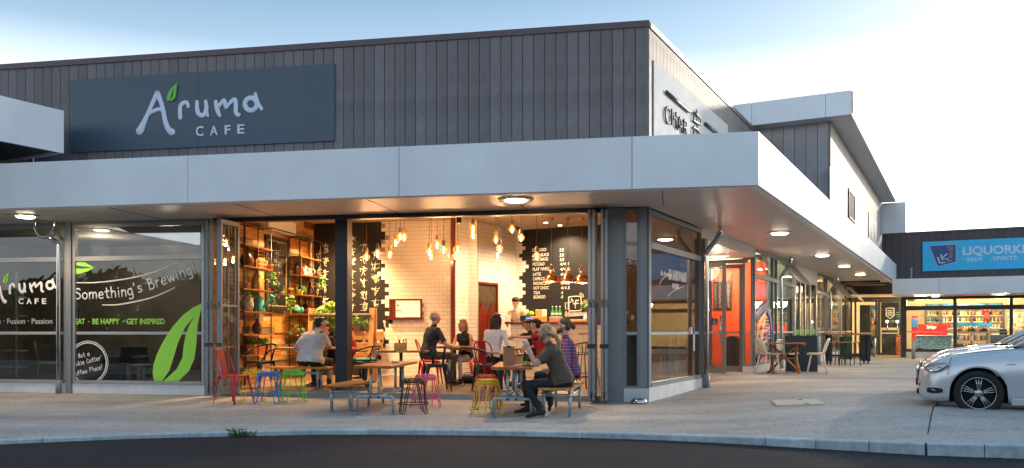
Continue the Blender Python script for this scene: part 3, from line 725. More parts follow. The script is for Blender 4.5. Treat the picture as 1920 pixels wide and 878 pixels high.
for ch, xa, xb, yb, yt in (('C', 896, 946, 547, 480), ('A', 996, 1046, 542, 477), ('F', 1100, 1137, 536, 473), ('E', 1189, 1234, 530, 468)):
    x0_, y0_ = fz(xa, yb); x1_, y1_ = fz(xb, yt); textfit(ch, WF, -.085, x0_, y0_, x1_, y1_, m_letter, sg, bold=.02, ext=.008, name='letter')

# window lettering, left windows
yo = .02-.012
vg = thing('window_lettering', 'white and lime vinyl slogans on the cafe window beside the red chair', 'lettering', WF)
fw_ = lambda x, y: (120+x/3.379, 470+y/3.379)
leafshape(WF, yo, fw_, m_green2, vg, th=.002)
q = MB()
for P in ([(36, 62), (80, 60), (125, 72), (160, 90), (192, 108), (150, 104), (110, 98), (70, 92), (36, 96)], [(36, 104), (70, 112), (110, 116), (150, 112), (192, 108), (150, 132), (95, 148), (60, 147), (36, 140)]):
    q.plate([hit(WF, max(fw_(x, y)[0], 139), fw_(x, y)[1], yo) for x, y in P], yo-.002, yo)
q.build('leaf_emblem', m_green2, vg)
f1 = curve_fn([fw_(*p) for p in ((70, 308), (250, 303), (400, 288), (490, 262), (560, 242), (700, 192), (850, 135))])
handtext("Something's Brewing!", f1, 19.5, .0135, WF, yo-.002, m_vinyl, vg)
for P in ([(78, 204), (200, 203), (340, 188), (500, 158), (620, 118), (738, 70)], [(242, 345), (340, 343), (460, 322), (580, 290), (704, 234)]):
    sp = cat_spline([fw_(*p) for p in P], 6); m_ = len(sp)
    MB().tube([(hit(WF, x, y, yo)[0], yo-.002, hit(WF, x, y, yo)[1]) for x, y in sp], [.004+.011*math.sin(math.pi*(.15+.8*i/m_)) for i in range(m_)], 7, flat=.2, fn=(0, 1, 0)).build('swoosh', m_vinyl, vg)
for s, a, b in (('EAT', 74, 132), ('\u00b7', 153, 162), ('BE HAPPY', 181, 350), ('\u00b7', 371, 379), ('GET INSPIRED', 398, 637)):
    x0_, y0_ = fw_(a, 466); x1_, y1_ = fw_(b, 432)
    if s == '\u00b7':
        zc = hit(WF, x0_, fw_(0, 450)[1], yo)[1]; xc = hit(WF, x0_+1, 600, yo)[0]; MB().box(xc-.010, xc+.010, yo-.003, yo, zc-.010, zc+.010).build('dot', m_green2, vg)
    else: textfit(s, WF, yo-.002, x0_, y0_, x1_, y1_, m_green2, vg, bold=.018)
cxr, cyr = fw_(153, 712)
for rr, th in ((36.5, .007), (33.5, .013)):
    arc = []
    for k in range(121):
        a = 2*math.pi*k/120; x = cxr+rr*math.cos(a)*1.02; y = cyr+rr*1.12*math.sin(a)
        if y < 714 and x > 141:
            A, z = hit(WF, x, y, yo); arc.append((k, (A, yo-.002, z)))
    runs = []; 
    for k, p in arc:
        if runs and runs[-1][-1][0] == k-1: runs[-1].append((k, p))
        else: runs.append([(k, p)])
    for r_ in runs:
        if len(r_) > 2: MB().tube([p for _, p in r_], th, 6, flat=.2, fn=(0, 1, 0)).build('ring', m_vinyl, vg)
for s, pts, sz in (("Not a", ((92, 683), (166, 665)), 8.4), ("'Cookie Cutter'", ((38, 742), (244, 690)), 8.4), ("Coffee Place!", ((58, 797), (248, 750)), 8.4)):
    handtext(s, curve_fn([fw_(*p) for p in pts]), sz, .0065, WF, yo-.002, m_vinyl, vg)
vl = thing('window_lettering', 'white cafe name and motto on the leftmost cafe window', 'lettering', WF)
fl = lambda x, y: (15.5+(x-765)*.1512, 537+(y-335)*.155)
aruma(fl, WF, yo-.002, .1512/97, m_vinyl, vl, depth=.15)
leafshape(WF, yo, lambda x, y: (5.5+(x-562)*11.5/316, 512+(y-332)*18.5/496), m_green2, vl, th=.003)
for ch, a, b in (('C', 35, 43.5), ('A', 50, 59), ('F', 65.5, 72), ('E', 79, 86.5)): textfit(ch, WF, yo-.002, a, 570, b, 560, m_vinyl, vl, bold=.02)
m_ving = mat('vinyl_grey', (.55, .52, .52), .5)
textfit('n \u00b7 Fusion \u00b7 Passion', WF, yo-.002, -4, 607.5, 98, 597.5, m_ving, vl, bold=.006)
vs_ = thing('window_lettering', 'scribbled white slogan on the cafe side window above the bar stools', 'lettering', SF)
for s, a, b, yb, yt in (('Be Amazing', 1239, 1259, 516, 507), ('BE A RAINBOW MAKER', 1254, 1287, 524, 505), ('AWESOME', 1260, 1273, 541, 531)):
    textfit(s, SF, yo-.002, a, yb, b, yt, m_vinyl, vs_, bold=.01, shear=.2)
for P in ([(1236, 535), (1242, 524), (1256, 511)], [(1252, 556), (1262, 546), (1282, 537)]):
    sp = cat_spline(P, 6); MB().tube([(hit(SF, x, y, yo)[0], yo-.002, hit(SF, x, y, yo)[1]) for x, y in sp], .008, 6, flat=.2, fn=(0, 1, 0)).build('swoosh', m_vinyl, vs_)
# small stickers near the far edge of the side window
st = thing('sticker', 'blue and white upright stickers at the edge of the cafe side window', 'sticker', SF)
for px, ya, yb, c in ((1291, 615, 627, '#a02020'), (1295, 613, 626, '#d8d8d8'), (1299.5, 611, 627, '#20409a'), (1299.5, 627, 658, '#c8ccd8')):
    a, z0_ = hit(SF, px, yb, yo); b, z1_ = hit(SF, px+3.2, ya, yo)
    MB().box(a, b, yo-.003, yo, z0_, z1_).build('sticker_sheet', flat(c), st)

# white corner sign on the sunlit side wall
cs = thing('sign_board', 'white sign with dark raised letters and strokes on the sunlit side wall', 'sign', SF)
x0_, zt_ = hit(SF, 1228, 113, -.07); x1_ = hit(SF, 1366, 234, -.07)[0]; xm_ = x0_+(x1_-x0_)*.49
for a, b in ((x0_, xm_-.002), (xm_+.002, x1_)): MB().box(a, b, -.055, -.031, 4.16, zt_).build('sign_panel', mat('sign_white', (.62, .63, .64), .6, var=.01, spec=.2), cs)
m_dl = mat('letter_graphite', (.05, .06, .07), .4, .3)
for ch, a, b, yb, yt in (('C', 205, 247, 655, 505), ('H', 262, 311, 690, 535), ('A', 320, 368, 735, 600), ('R', 378, 412, 775, 640)):
    f = lambda x, y: (1210+x/5.16, 100+y/5.16)
    za = hit(SF, *f(a, yb), -.10); zb = hit(SF, *f(a, yt), -.10); xb = hit(SF, f(b, 0)[0], 150, -.10)[0]
    W_, H_ = xb-za[0], .36; x_ = za[0]; z_ = za[1]; H_ = zb[1]-za[1]
    S = {'C': [[(.95, .85), (.6, 1), (.15, .8), (.0, .5), (.15, .15), (.55, 0), (.98, .12)]], 'H': [[(.05, 0), (.05, 1)], [(.9, 0), (.9, 1)], [(.05, .55), (.9, .55)]],
         'A': [[(0, 0), (.45, 1), (.55, 1), (1, 0)], [(.2, .35), (.85, .35)]], 'R': [[(.1, 0), (.1, 1)], [(.1, .98), (.7, .95), (.85, .72), (.6, .5), (.1, .48)], [(.45, .48), (.95, 0)]]}[ch]
    q = MB()
    for pl in S:
        P = [(x_+gx*W_, -.08, z_+gy*H_) for gx, gy in pl]
        q.tube(cat_spline(P, 4) if ch in 'C' or (ch == 'R' and len(P) > 3) else P, .026, 8, fn=(0, 1, 0), flat=.6)
    q.build('letter', m_dl, cs)
def rawbar(P, r, n='stroke'):
    MB().tube([(hit(SF, 1210+x/5.16, 100+y/5.16, -.085)[0], -.085, hit(SF, 1210+x/5.16, 100+y/5.16, -.085)[1]) for x, y in P], r*.8, 10, fn=(0, 1, 0), flat=.5).build(n, m_dl, cs)
rawbar([(205, 375), (425, 565)], .05); rawbar([(580, 680), (705, 780)], .05)
rawbar([(497, 545), (502, 790)], .03); rawbar([(470, 575), (500, 590), (538, 640), (536, 690), (500, 672), (465, 650), (465, 575)], .035); rawbar([(545, 790), (500, 735), (466, 712), (464, 790)], .035)

# ------------------------------------------------------------------ shops along the side wall
def plain_lamp(P, e, col=(1, .72, .42), r=.25, name='shop_lamp', parent=None):
    l = bpy.data.lights.new(name, 'POINT'); l.energy = e; l.color = col; l.shadow_soft_size = r
    return link(name, l, parent, FR(Vector(P), 0))
shops = thing('shop_row', 'row of glazed shop fronts under the side canopy', 'building', SF)
D0 = SF @ Vector((8.5, 0, 0)); DF = FR(D0, -B_)
m_red = mat('wall_red', (.90, .08, .010), .7, var=.04)
m_wallc = mat('shop_wall_cream', (.55, .45, .30), .8, var=.1); m_floor = mat('shop_floor', (.30, .22, .15), .5, var=.1)
xa, xb, xc, xd = (hit(DF, px, 600)[0] for px in (1318, 1361, 1393, 1404))
# red doorway
glazing(shops, DF, xc, -.02, .30, 3.18, fm=m_frame, y0=.0, fw=.05, gm=m_glassin, band=1.2)
MB().box(xc, -.0, -.05, .1, -.0, .298).build('plinth', m_plinth, shops, DF)
MB().box(xa-1.5, xc, .36, .60, 3.08, 3.19).build('door_head', m_frame, shops, DF)
MB().box(3.66, 8.6, .16, 1.95, 3.192, 3.21).build('recess_soffit', m_soffit, shops, SF)
m_doorf = mat('door_frame_warm', (.30, .28, .27), .4, .2, var=.04)
def doorleaf(M, x0, x1, y0, z0=.14, z1=3.06, hx=None, fw=.10):
    q = MB(); q.box(x0, x0+fw, y0, y0+.05, z0, z1); q.box(x1-fw, x1, y0, y0+.05, z0, z1); q.box(x0+fw, x1-fw, y0+.002, y0+.048, z0, z0+.16); q.box(x0+fw, x1-fw, y0+.002, y0+.048, z1-.12, z1)
    f = q.build('door', m_doorf, shops, M)
    MB().box(x0+fw-.01, x1-fw+.01, y0+.02, y0+.03, z0+.15, z1-.11).build('pane', m_glassin, f, M)
    MB().box(x0+fw, x1-fw, y0+.016, y0+.0195, 1.17, 1.23).build('safety_strip', m_strip, f, M)
    if hx:
        q = MB(); q.tube([(hx, y0-.07, .85), (hx, y0-.07, 1.65)], .017, 8); q.tube([(hx, y0-.07, .95), (hx, y0, .95)], .012, 6); q.tube([(hx, y0-.07, 1.55), (hx, y0, 1.55)], .012, 6); q.build('handle', m_steel, f, M)
    return f
xe = hit(DF, 1361, 600, -.25)[0]; d1 = doorleaf(DF, xe-.95, xe, -.25, z0=.12, hx=xe-.13)
xf = hit(DF, 1393, 600, .45)[0]; d2 = doorleaf(DF, xf-.95, xf, .45, z0=.12, hx=xf-.86+.28)
q = MB(); ax, az = hit(DF, 1333.5, 609, -.25); bx, bz = hit(DF, 1345, 597, -.25); q.box(ax, bx, -.236, -.232, az, bz); q.build('access_sign', flat('#1d3a78'), d1, DF)
q = MB(); cx_, cz_ = (ax+bx)/2, (az+bz)/2; k_ = (bx-ax)
q.tube([(cx_-.02*0, -.24, cz_+.30*k_), (cx_, -.24, cz_), (cx_+.2*k_, -.24, cz_-.05*k_), (cx_+.3*k_, -.24, cz_-.28*k_)], .05*k_, 6, fn=(0, 1, 0), flat=.3)
q.tube([(cx_-.02*k_+.24*k_*math.cos(a), -.24, cz_-.13*k_+.24*k_*math.sin(a)) for a in [2.0+i*.35 for i in range(13)]], .04*k_, 6, fn=(0, 1, 0), flat=.3); q.ell((cx_, -.24, cz_+.38*k_), (.07*k_, .01, .07*k_), 8, 5)
q.build('wheelchair_symbol', m_white, d1, DF)
rw = thing('red_wall', 'bright red painted wall seen through the open doors', 'wall', DF)
MB().box(-5.0, -.12, 2.2, 2.3, .02, 3.3).build('wall_panel', m_red, rw)
MB().box(-5, -.12, 0.1, 2.2, 3.22, 3.3).build('ceiling', m_wallc, rw)
MB().box(-5, -.12, -3.4, 2.2, .085, .10).build('floor', m_floor, rw)
mbz = thing('menu_board', 'dark printed price board hanging on the red wall', 'board', DF)
ax, az = hit(DF, 1338, 580, 2.15); bx, bz = hit(DF, 1371, 527, 2.15)
MB().box(ax, bx, 2.13, 2.19, az, bz).build('board', flat('#2a1512'), mbz)
for c in range(4):
    q = MB()
    for r_ in range(13):
        zz = az+(bz-az)*(.07+.067*r_); xx = ax+(bx-ax)*(.07+.24*c); q.box(xx, xx+(bx-ax)*random.uniform(.08, .17), 2.122, 2.129, zz, zz+.018)
    q.build('price_lines', flat('#b8a080'), mbz)
ur = thing('round_counter', 'black round topped counter inside the red doorway', 'counter', DF)
cx_ = hit(DF, 1373, 620, 1.5)[0]
prof = [(cx_+.28*math.cos(a), .8+.30*math.sin(a)) for a in [k*math.pi/10 for k in range(11)]]
MB().plate([(cx_+.28, .1)]+prof[0:]+[(cx_-.28, .1)], 1.45, 1.75).build('counter_body', flat('#161417'), ur)
for k in range(2):
    P_ = DF @ Vector((cx_-1.4-.5*k, 1.0, 0)); wc = thing('wire_chair', ('red wire chair nearest the open red doorway', 'red wire chair further inside the red doorway')[k], 'chair', FR(Vector((P_.x, P_.y, .1)), .4))
    q = MB(); q.tube(cat_spline([(-.2, -.2, .45), (-.22, -.25, .7), (0, -.28, .85), (.22, -.25, .7), (.2, -.2, .45)], 4), .010, 6)
    for i in range(6): q.tube([(-.18+.07*i, -.26, .78), (-.17+.068*i, 0, .44), (-.16+.065*i, .2, .45)], .005, 5)
    q.build('seat_shell', m_red, wc)
    for sx, sy in ((-1, -1), (1, -1), (1, 1), (-1, 1)): MB().tube([(sx*.15, sy*.15, .45), (sx*.22, sy*.22, 0)], .010, 6).build('leg', m_red, wc)
P_ = DF @ Vector((-1.2, .9, 2.9)); plain_lamp(P_, 190, (1, .80, .6), .3)
P_ = DF @ Vector((-1.6, -2.0, 3.0)); plain_lamp(P_, 14, (1, .75, .5), .3)

# bay A with painted window, bay B door, bays C and D
def shop_bay(t0, t1, vx, fm=m_frame, hz=(2.72,), pl=True, skip_top=()):
    if pl: MB().box(t0, t1, -.04, .14, -.1, .32).build('plinth', m_plinth, shops, SF)
    return glazing(shops, SF, t0, t1, .32, 3.44, vx=vx, hz=hz, fm=fm, gm=m_glassin, y0=.02, fw=.07)
tx = lambda px: hit(SF, px, 620)[0]
shop_bay(8.56, tx(1489.5), (tx(1449), tx(1456)))
shop_bay(tx(1531), tx(1575), (tx(1547), tx(1550)))
shop_bay(tx(1577), tx(1597), (tx(1586),), fm=m_framed)
MB().box(tx(1489.5), tx(1531), -.03, .16, 2.95, 3.5).build('lintel', m_soffit, shops, SF)
MB().box(tx(1575), tx(1577), -.04, .16, 0, 3.5).build('mullion_post', m_frame, shops, SF)
t_b = (tx(1500), tx(1519)); q = MB()
for a in (tx(1490.5), t_b[0], tx(1509.5), t_b[1], tx(1530)):
    q.box(a-.12, a+.12, -.02, .08, .1, 2.95)
dB = q.build('door', m_frame, shops, SF)
MB().box(tx(1491), tx(1530), .01, .02, .15, 2.9).build('pane', m_glassin, dB, SF)
MB().box(tx(1491), tx(1530), .002, .008, 1.12, 1.28).build('door_strip', flat('#1e9a28'), dB, SF)
# awning windows pushed outwards
for pa, pb, lb in ((1458, 1486, 0), (1549, 1572, 0), (1587, 1596, 0)):
    a, b = tx(pa), tx(pb); q = MB(); zt = 3.34; dz = .62; dy = .50
    pts = [(a, -.03, zt), (b, -.03, zt), (b, -.03-dy, zt-dz), (a, -.03-dy, zt-dz)]
    MM = SF @ Matrix.Translation((a, -.04, zt)) @ Matrix.Rotation(R(-40), 4, 'X'); W_ = b-a
    q.box(0, W_, -.03, .0, -.05, 0); q.box(0, W_, -.03, 0, -.85, -.80); q.box(0, .06, -.029, -.001, -.8, -.05); q.box(W_-.06, W_, -.029, -.001, -.8, -.05)
    f = q.build('awning_window', m_framel, shops, MM); MB().box(.05, W_-.05, -.02, -.012, -.81, -.04).build('pane', mat('obscured_pane', (.42, .37, .31), .35), f, MM)
def interior(t0, t1, dep, wallm, floorm, e, col=(1, .72, .42)):
    rm = thing('shop_room', 'lit shop interior behind the glass between %s' % e[1], 'room', SF)
    MB().box(t0, t1, dep, dep+.1, .05, 3.45).build('back_wall', wallm, rm); MB().box(t0, t1, .12, dep, .09, .105).build('floor', floorm, rm)
    MB().box(t0-.08, t0, .12, dep, .1, 3.45).build('side_wall', wallm, rm); MB().box(t1, t1+.08, .12, dep, .1, 3.45).build('side_wall', wallm, rm)
    MB().box(t0, t1, .12, dep, 3.452, 3.47).build('ceiling', wallm, rm)
    P_ = SF @ Vector(((t0+t1)/2, min(1.6, dep*.4), 3.1)); plain_lamp(P_, e[0], col)
    return rm
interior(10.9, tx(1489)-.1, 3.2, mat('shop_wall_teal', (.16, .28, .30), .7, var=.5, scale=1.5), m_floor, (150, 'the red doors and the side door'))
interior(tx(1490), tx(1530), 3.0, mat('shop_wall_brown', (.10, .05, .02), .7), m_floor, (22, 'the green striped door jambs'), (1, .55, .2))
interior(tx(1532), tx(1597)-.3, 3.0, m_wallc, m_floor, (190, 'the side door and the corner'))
# goods seen in those windows: racks of coloured cartons
GC = ['#c8321e', '#e0b020', '#2a7ab0', '#d8d0b8', '#1f8f88', '#a02860', '#f0e8d0', '#3a5aa0', '#e07020', '#58a040']
ORD = ['first', 'second', 'third', 'fourth', 'fifth', 'sixth', 'seventh', 'eighth', 'ninth', 'tenth', 'eleventh', 'twelfth', 'thirteenth', 'fourteenth', 'fifteenth', 'sixteenth', 'seventeenth', 'eighteenth']
GN = ['red', 'yellow', 'blue', 'pale', 'teal', 'plum', 'cream', 'navy', 'orange', 'green']
for (t0, t1, y_, lv) in ((11.2, 14.0, 1.6, 5), (tx(1533), tx(1572), 1.2, 6)):
    for L_ in range(lv):
        for k in range(int((t1-t0)/.42)):
            if random.random() < .18: continue
            h = random.uniform(.16, .30); q = MB(); x = t0+k*.42+random.uniform(0, .06); z = .12+L_*.42
            q.box(0, .3, 0, .22, 0, h, bev=.006)
            gc_ = random.randrange(10)
            o = q.build('carton', flat(GC[gc_]), None, SF @ Matrix.Translation((x, y_, z+.022)))
            o['label'] = '%s carton, %s from the left, %s shelf behind the %s window' % (GN[gc_], ORD[k], ORD[L_].replace('first', 'lowest')+(' lowest' if L_ else ''), 'painted side' if t0 < 14 else 'far side'); o['category'] = 'box'; o['group'] = 'cartons on the side shop racks'
    rk = thing('display_rack', 'white display rack of coloured cartons behind the %s' % ('painted side window' if t0 < 14 else 'far side window'), 'rack', SF)
    for L_ in range(lv): MB().box(t0-.05, t1+.05, y_-.05, y_+.3, .10+L_*.42, .12+L_*.42).build('shelf', m_white, rk)
    for xx in (t0-.06, t1+.05): MB().box(xx, xx+.03, y_-.05, y_+.3, .1, .1+lv*.42).build('upright', m_white, rk)
# painted abstract on first pane (colours only)
gr = thing('window_graphic', 'colourful painted loops on the shop window right of the red doors', 'graphic', SF)
f6 = lambda x, y: (1300+x/5.49, 560+y/5.49)
def strk(P, r, c):
    q = MB(); sp = cat_spline(P, 5); q.tube([(hit(SF, *f6(x, y), .0)[0], .005, hit(SF, *f6(x, y), .0)[1]) for x, y in sp], r, 6, flat=.1, fn=(0, 1, 0)); q.build('painted_stroke', flat(c, .5), gr)
for P, r, c in (([(640, 200), (700, 120), (745, 90), (780, 160), (800, 260), (810, 400), (800, 440)], .16, '#2a2f7a'), ([(640, 600), (655, 450), (665, 330), (700, 230), (740, 170)], .10, '#e8a020'),
                ([(750, 70), (735, 200), (720, 320), (700, 430)], .10, '#e8d030'), ([(650, 620), (690, 560), (710, 520), (760, 470)], .22, '#2a2060'), ([(640, 180), (690, 130), (760, 110), (800, 200)], .035, '#151515'),
                ([(640, 560), (660, 620), (700, 640)], .05, '#e8b020'), ([(680, 400), (720, 350), (760, 340), (790, 300)], .08, '#c02878'), ([(650, 300), (690, 280), (740, 290)], .09, '#d83020'), ([(660, 380), (665, 480), (650, 540)], .10, '#3060b8')):
    strk(P, r, c)
for i in range(7): strk([(650+i*22, 190), (652+i*22, 420)], .012, '#d02820'); strk([(645, 200+i*34), (800, 190+i*36)], .010, '#c8c0c0')
strk([(770, 130), (800, 130)], .06, '#20a050')
# ------------------------------------------------------------------ cafe interior
ZC = 4.02; ZF = .10
m_cfloor = mat('cafe_floor', (.22, .15, .10), .35, var=.25, scale=2, stretch=(1, 1, 1), var2=.15)
m_ceil = mat('ceiling_paint', (.42, .34, .26), .7, var=.03)
m_tile = mat('tile_white', (.82, .79, .74), .12, var=.03, rnd=.03)
m_grout = mat('tile_grout', (.34, .28, .22), .8, var=.05)
m_blk = mat('blackboard', (.005, .005, .006), .7, var=.3, scale=2)
m_chalk = mat('chalk', (.75, .72, .62), .8, var=.1)
m_mahog = woodmat('mahogany', '#4a1408', '#7a2a10', .35, 4, (8, 8, 1), .1, .3)
BP = Vector((-5.15, 21.66, 0)); BF = FR(BP, -A_)            # back wall, x right
wd = Vector((.162, .987, 0)).normalized(); BLW = FR(BP - wd*5.3, math.atan2(wd.y, wd.x))   # left timber wall, x into the room, y to the left
VP0 = Vector((-1.40, 20.3, 0)); VF = FR(VP0, math.pi/2-B_)   # tiled wall running back to the right (x), y to the left
MP = Vector((.10, 23.1, 0)); MF = FR(MP, -B_)               # menu wall, x right
DV = SF @ Vector((3.66, 0, 0))
fl_ = link('cafe_floor', MB().add([V3(WF @ Vector((-12, .14, 0)), ZF), V3(WF @ Vector((-.02, .14, 0)), ZF), V3(SF @ Vector((3.5, .16, 0)), ZF), V3(SF @ Vector((3.55, 2.0, 0)), ZF), V3(MP+w*3.97, ZF-.0), V3(MP, ZF), V3(BP+u*4.3, ZF), V3(BP-u*6, ZF)], [(0, 1, 2, 3, 4, 5, 6, 7)]).mesh('cafe_floor', m_cfloor), kind='structure')
cl_ = link('cafe_ceiling', MB().add([V3(WF @ Vector((-12, .10, 0)), ZC), V3(WF @ Vector((-.05, .10, 0)), ZC), V3(SF @ Vector((3.5, .12, 0)), ZC), V3(SF @ Vector((3.55, 2.0, 0)), ZC), V3(MP+w*3.97+v*.1, ZC), V3(MP+v*.1, ZC), V3(BP+u*4.5+ui*2, ZC), V3(BP-u*6+ui, ZC)], [(7, 6, 5, 4, 3, 2, 1, 0)]).mesh('cafe_ceiling', m_ceil), kind='structure')
# wall above the opening, inner face
MB().box(-12, -.02, .125, .16, 3.40, ZC).build('bulkhead', m_ceil, cafe, WF)
MB().box(.02, 3.5, .165, .19, 3.44, ZC).build('bulkhead', m_ceil, cafe, SF)
# divider behind the corner window
dv = thing('divider_wall', 'brown divider wall behind the corner bar window', 'wall', SF)
m_div = mat('divider_brown', (.42, .30, .20), .8, var=.15)
MB().box(3.5, 3.6, .2, 1.9, ZF, ZC).build('wall_panel', m_div, dv); MB().box(3.5, 6.3, 1.95, 2.05, ZF, ZC).build('wall_panel', m_div, dv)
def tiles(M, x0, x1, z0, z1, parent, keep=lambda x, z: True, tw=.205, th=.102, y=-.008, x00=0., limit=None):
    """running bond tiles; the first 300 that are largest in view are objects, the rest one part"""
    me = MB().box(.003, tw-.003, y, 0, .003, th-.003).mesh('tile', m_tile); me2 = MB().box(.003, tw/2-.003, y, 0, .003, th-.003).mesh('tile', m_tile)
    rest = MB(); n = 0; r = 0; z = z0; lst = []
    while z < z1-.02:
        x = x0 - (tw/2 if r % 2 else 0) + x00
        while x < x1-.01:
            a = max(x, x0); b = min(x+tw, x1)
            if keep((x+x+tw)/2, z+th/2) and b-a > .03: lst.append((a, b, z))
            x += tw
        z += th; r += 1
    if limit is not None:
        for a, b, z in lst:
            if limit > 0 and abs((b-a)-tw) < 1e-3: link('tile', me, parent, M @ Matrix.Translation((a, 0, z))); limit -= 1
            else: rest.box(a+.003, b-.003, y, 0, z+.003, z+th-.003)
        if rest.v: rest.build('tiling', m_tile, parent, M, kind='stuff')
    return lst
# back wall: black left part with a toothed edge, white tiles right
bw = thing('back_wall', 'back wall of white tiles meeting a black calligraphy wall in a toothed edge', 'wall', BF)
xt0 = hit(BF, 729, 550)[0]; xe_ = 4.36
MB().box(-.0, xe_, .0, .12, ZF, ZC+.1).build('wall_render', m_grout, bw, BF)
TEETH = [0, 1, 2, 1, 2, 3, 2, 1, 2, 0, 1, 2, 3, 2, 1, 1, 2, 3, 2, 3, 2, 1, 2, 3, 2, 3, 4, 3, 2, 1, 2, 3, 2, 1, 0, 1, 0, -1, 0, 1]
def teeth(z): return xt0 - .10 + .1025*(TEETH[::-1][int((z-ZF)/.102) % len(TEETH)]-2)
zw0, zw1 = hit(BF, 735, 595)[1], hit(BF, 735, 564)[1]; wx0, wx1 = hit(BF, 734, 580)[0], hit(BF, 789, 580)[0]
kp = lambda x, z: x > teeth(z) and not (wx0-.02 < x < wx1+.02 and zw0-.05 < z < zw1+.05)
tiles(BF, -.0, xe_, ZF, ZC, bw, kp, limit=300)
q = MB(); z = ZF
while z < ZC: q.box(0.004, teeth(z), -.0055, 0-.001, z, min(z+.102, ZC)); z += .102
q.build('blackboard', m_blk, bw, BF)
# serving hatch
q = MB(); q.box(wx0-.04, wx0, -.06, .1, zw0-.05, zw1+.04); q.box(wx1, wx1+.04, -.06, .1, zw0-.05, zw1+.04); q.box(wx0, wx1, -.058, .1, zw1, zw1+.04); q.box(wx0-.08, wx1+.08, -.12, .1, zw0-.06, zw0)
hf = q.build('hatch_frame', m_mahog, bw, BF)
MB().box(wx0, wx1, -.020, -.009, zw0, zw1).build('hatch_light', mat('kitchen_glow', (.80, .70, .45), .6, emit=(.95, .80, .45), es=.55), hf, BF)
MB().box(wx0+.001, wx0+.12, -.05, -.021, zw0, zw1).build('hatch_side', m_mahog, hf, BF); q = MB(); q.box(wx0+.14, wx0+.30, -.05, -.03, zw0+.17, zw0+.19); q.box(wx0+.17, wx0+.20, -.05, -.03, zw0+.27, zw0+.33); q.build('hatch_tap', m_black, hf, BF)
# brush calligraphy, columns of strokes
def scribble(M, off, x0, x1, y0, y1, n, par, seed, r=.0058):
    rnd = random.Random(seed)
    for k in range(n):
        yy = y0+(y1-y0)*k/n; hh = (y1-y0)/n*.82; q = MB()
        for s in range(rnd.randint(4, 6)):
            a = [(rnd.uniform(x0, x1), yy+rnd.uniform(0, hh)) for _ in range(rnd.randint(2, 4))]
            if s == 0: a = [(x0, yy+hh*.3), (x1, yy+hh*.22)]
            if s == 1: a = [((x0+x1)/2+1, yy), ((x0+x1)/2-1, yy+hh*.6), ((x0+x1)/2+rnd.uniform(-5, 3), yy+hh)]
            P = [(hit(M, x, y, off)[0], off, hit(M, x, y, off)[1]) for x, y in (cat_spline(a, 4) if len(a) > 2 else a)]
            m_ = len(P); q.tube(P, [r*(.35+.9*math.sin(math.pi*(i+.6)/(m_+.4))) for i in range(m_)], 5, flat=.25, fn=(0, 1, 0))
        q.build('brush_character', m_chalk, par, M)
for x0_, x1_, y0_, y1_, n_, sd in ((593, 603, 470, 560, 3, 8), (604, 616, 455, 580, 5, 1), (655, 667, 442, 590, 7, 2), (675, 689, 455, 588, 6, 3), (696, 712, 468, 582, 5, 4), (655, 664, 600, 640, 2, 5), (718, 724, 600, 640, 2, 6)):
    scribble(BF, -.012, x0_, x1_, y0_, y1_, n_, bw, sd)
# timber post and tiled wall running back
tw_ = thing('tiled_wall', 'white tiled wall behind the mahogany post and saloon door', 'wall', VF)
MB().box(-.0, 3.2, .001, .12, ZF, ZC+.1).build('wall_render', m_grout, tw_, VF)
dx0, dx1 = hit(VF, 893, 600)[0], hit(VF, 929, 600)[0]; dzt = hit(VF, 893, 532)[1]
tiles(VF, .0, 3.17, ZF, ZC, tw_, lambda x, z: not (dx0-.03 < x < dx1+.1 and z < dzt+.03), limit=300)
MB().box(-.075, -.002, -.03, .05, ZF, ZC).build('timber_post', m_mahog, tw_, VF)
q = MB(); q.box(dx0-.06, dx0, -.05, .02, ZF, dzt+.06); q.box(dx1, dx1+.07, -.05, .02, ZF, dzt+.06); q.box(dx0, dx1, -.048, .02, dzt, dzt+.06); q.build('door_frame', m_mahog, tw_, VF)
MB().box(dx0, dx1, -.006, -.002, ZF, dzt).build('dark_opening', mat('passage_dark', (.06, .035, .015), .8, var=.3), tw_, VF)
W_ = dx1-dx0
for a, b in ((dx0, dx0+W_*.49), (dx0+W_*.51, dx1)):
    zt = hit(VF, 905, 567)[1]; n_ = 8; P = [(a, .25), (b, .25)]
    top = [(a+(b-a)*(1-k/n_), zt-.30*(1-math.cos(2*math.pi*(.5+(1-k/n_))))*.5*1.0) for k in range(n_+1)]
    MB().plate(P+top, -.04, -.012).build('saloon_leaf', m_mahog, tw_, VF)
for px, py, w_, h_ in ((866, 560, 7, 24), (879, 558, 9, 16)):
    a, z1_ = hit(VF, px, py-h_/2, -.02); b, z0_ = hit(VF, px+w_, py+h_/2, -.02); MB().box(a, b, -.012, -.0085, z0_, z1_).build('notice', flat('#d8cbb0'), tw_, VF)
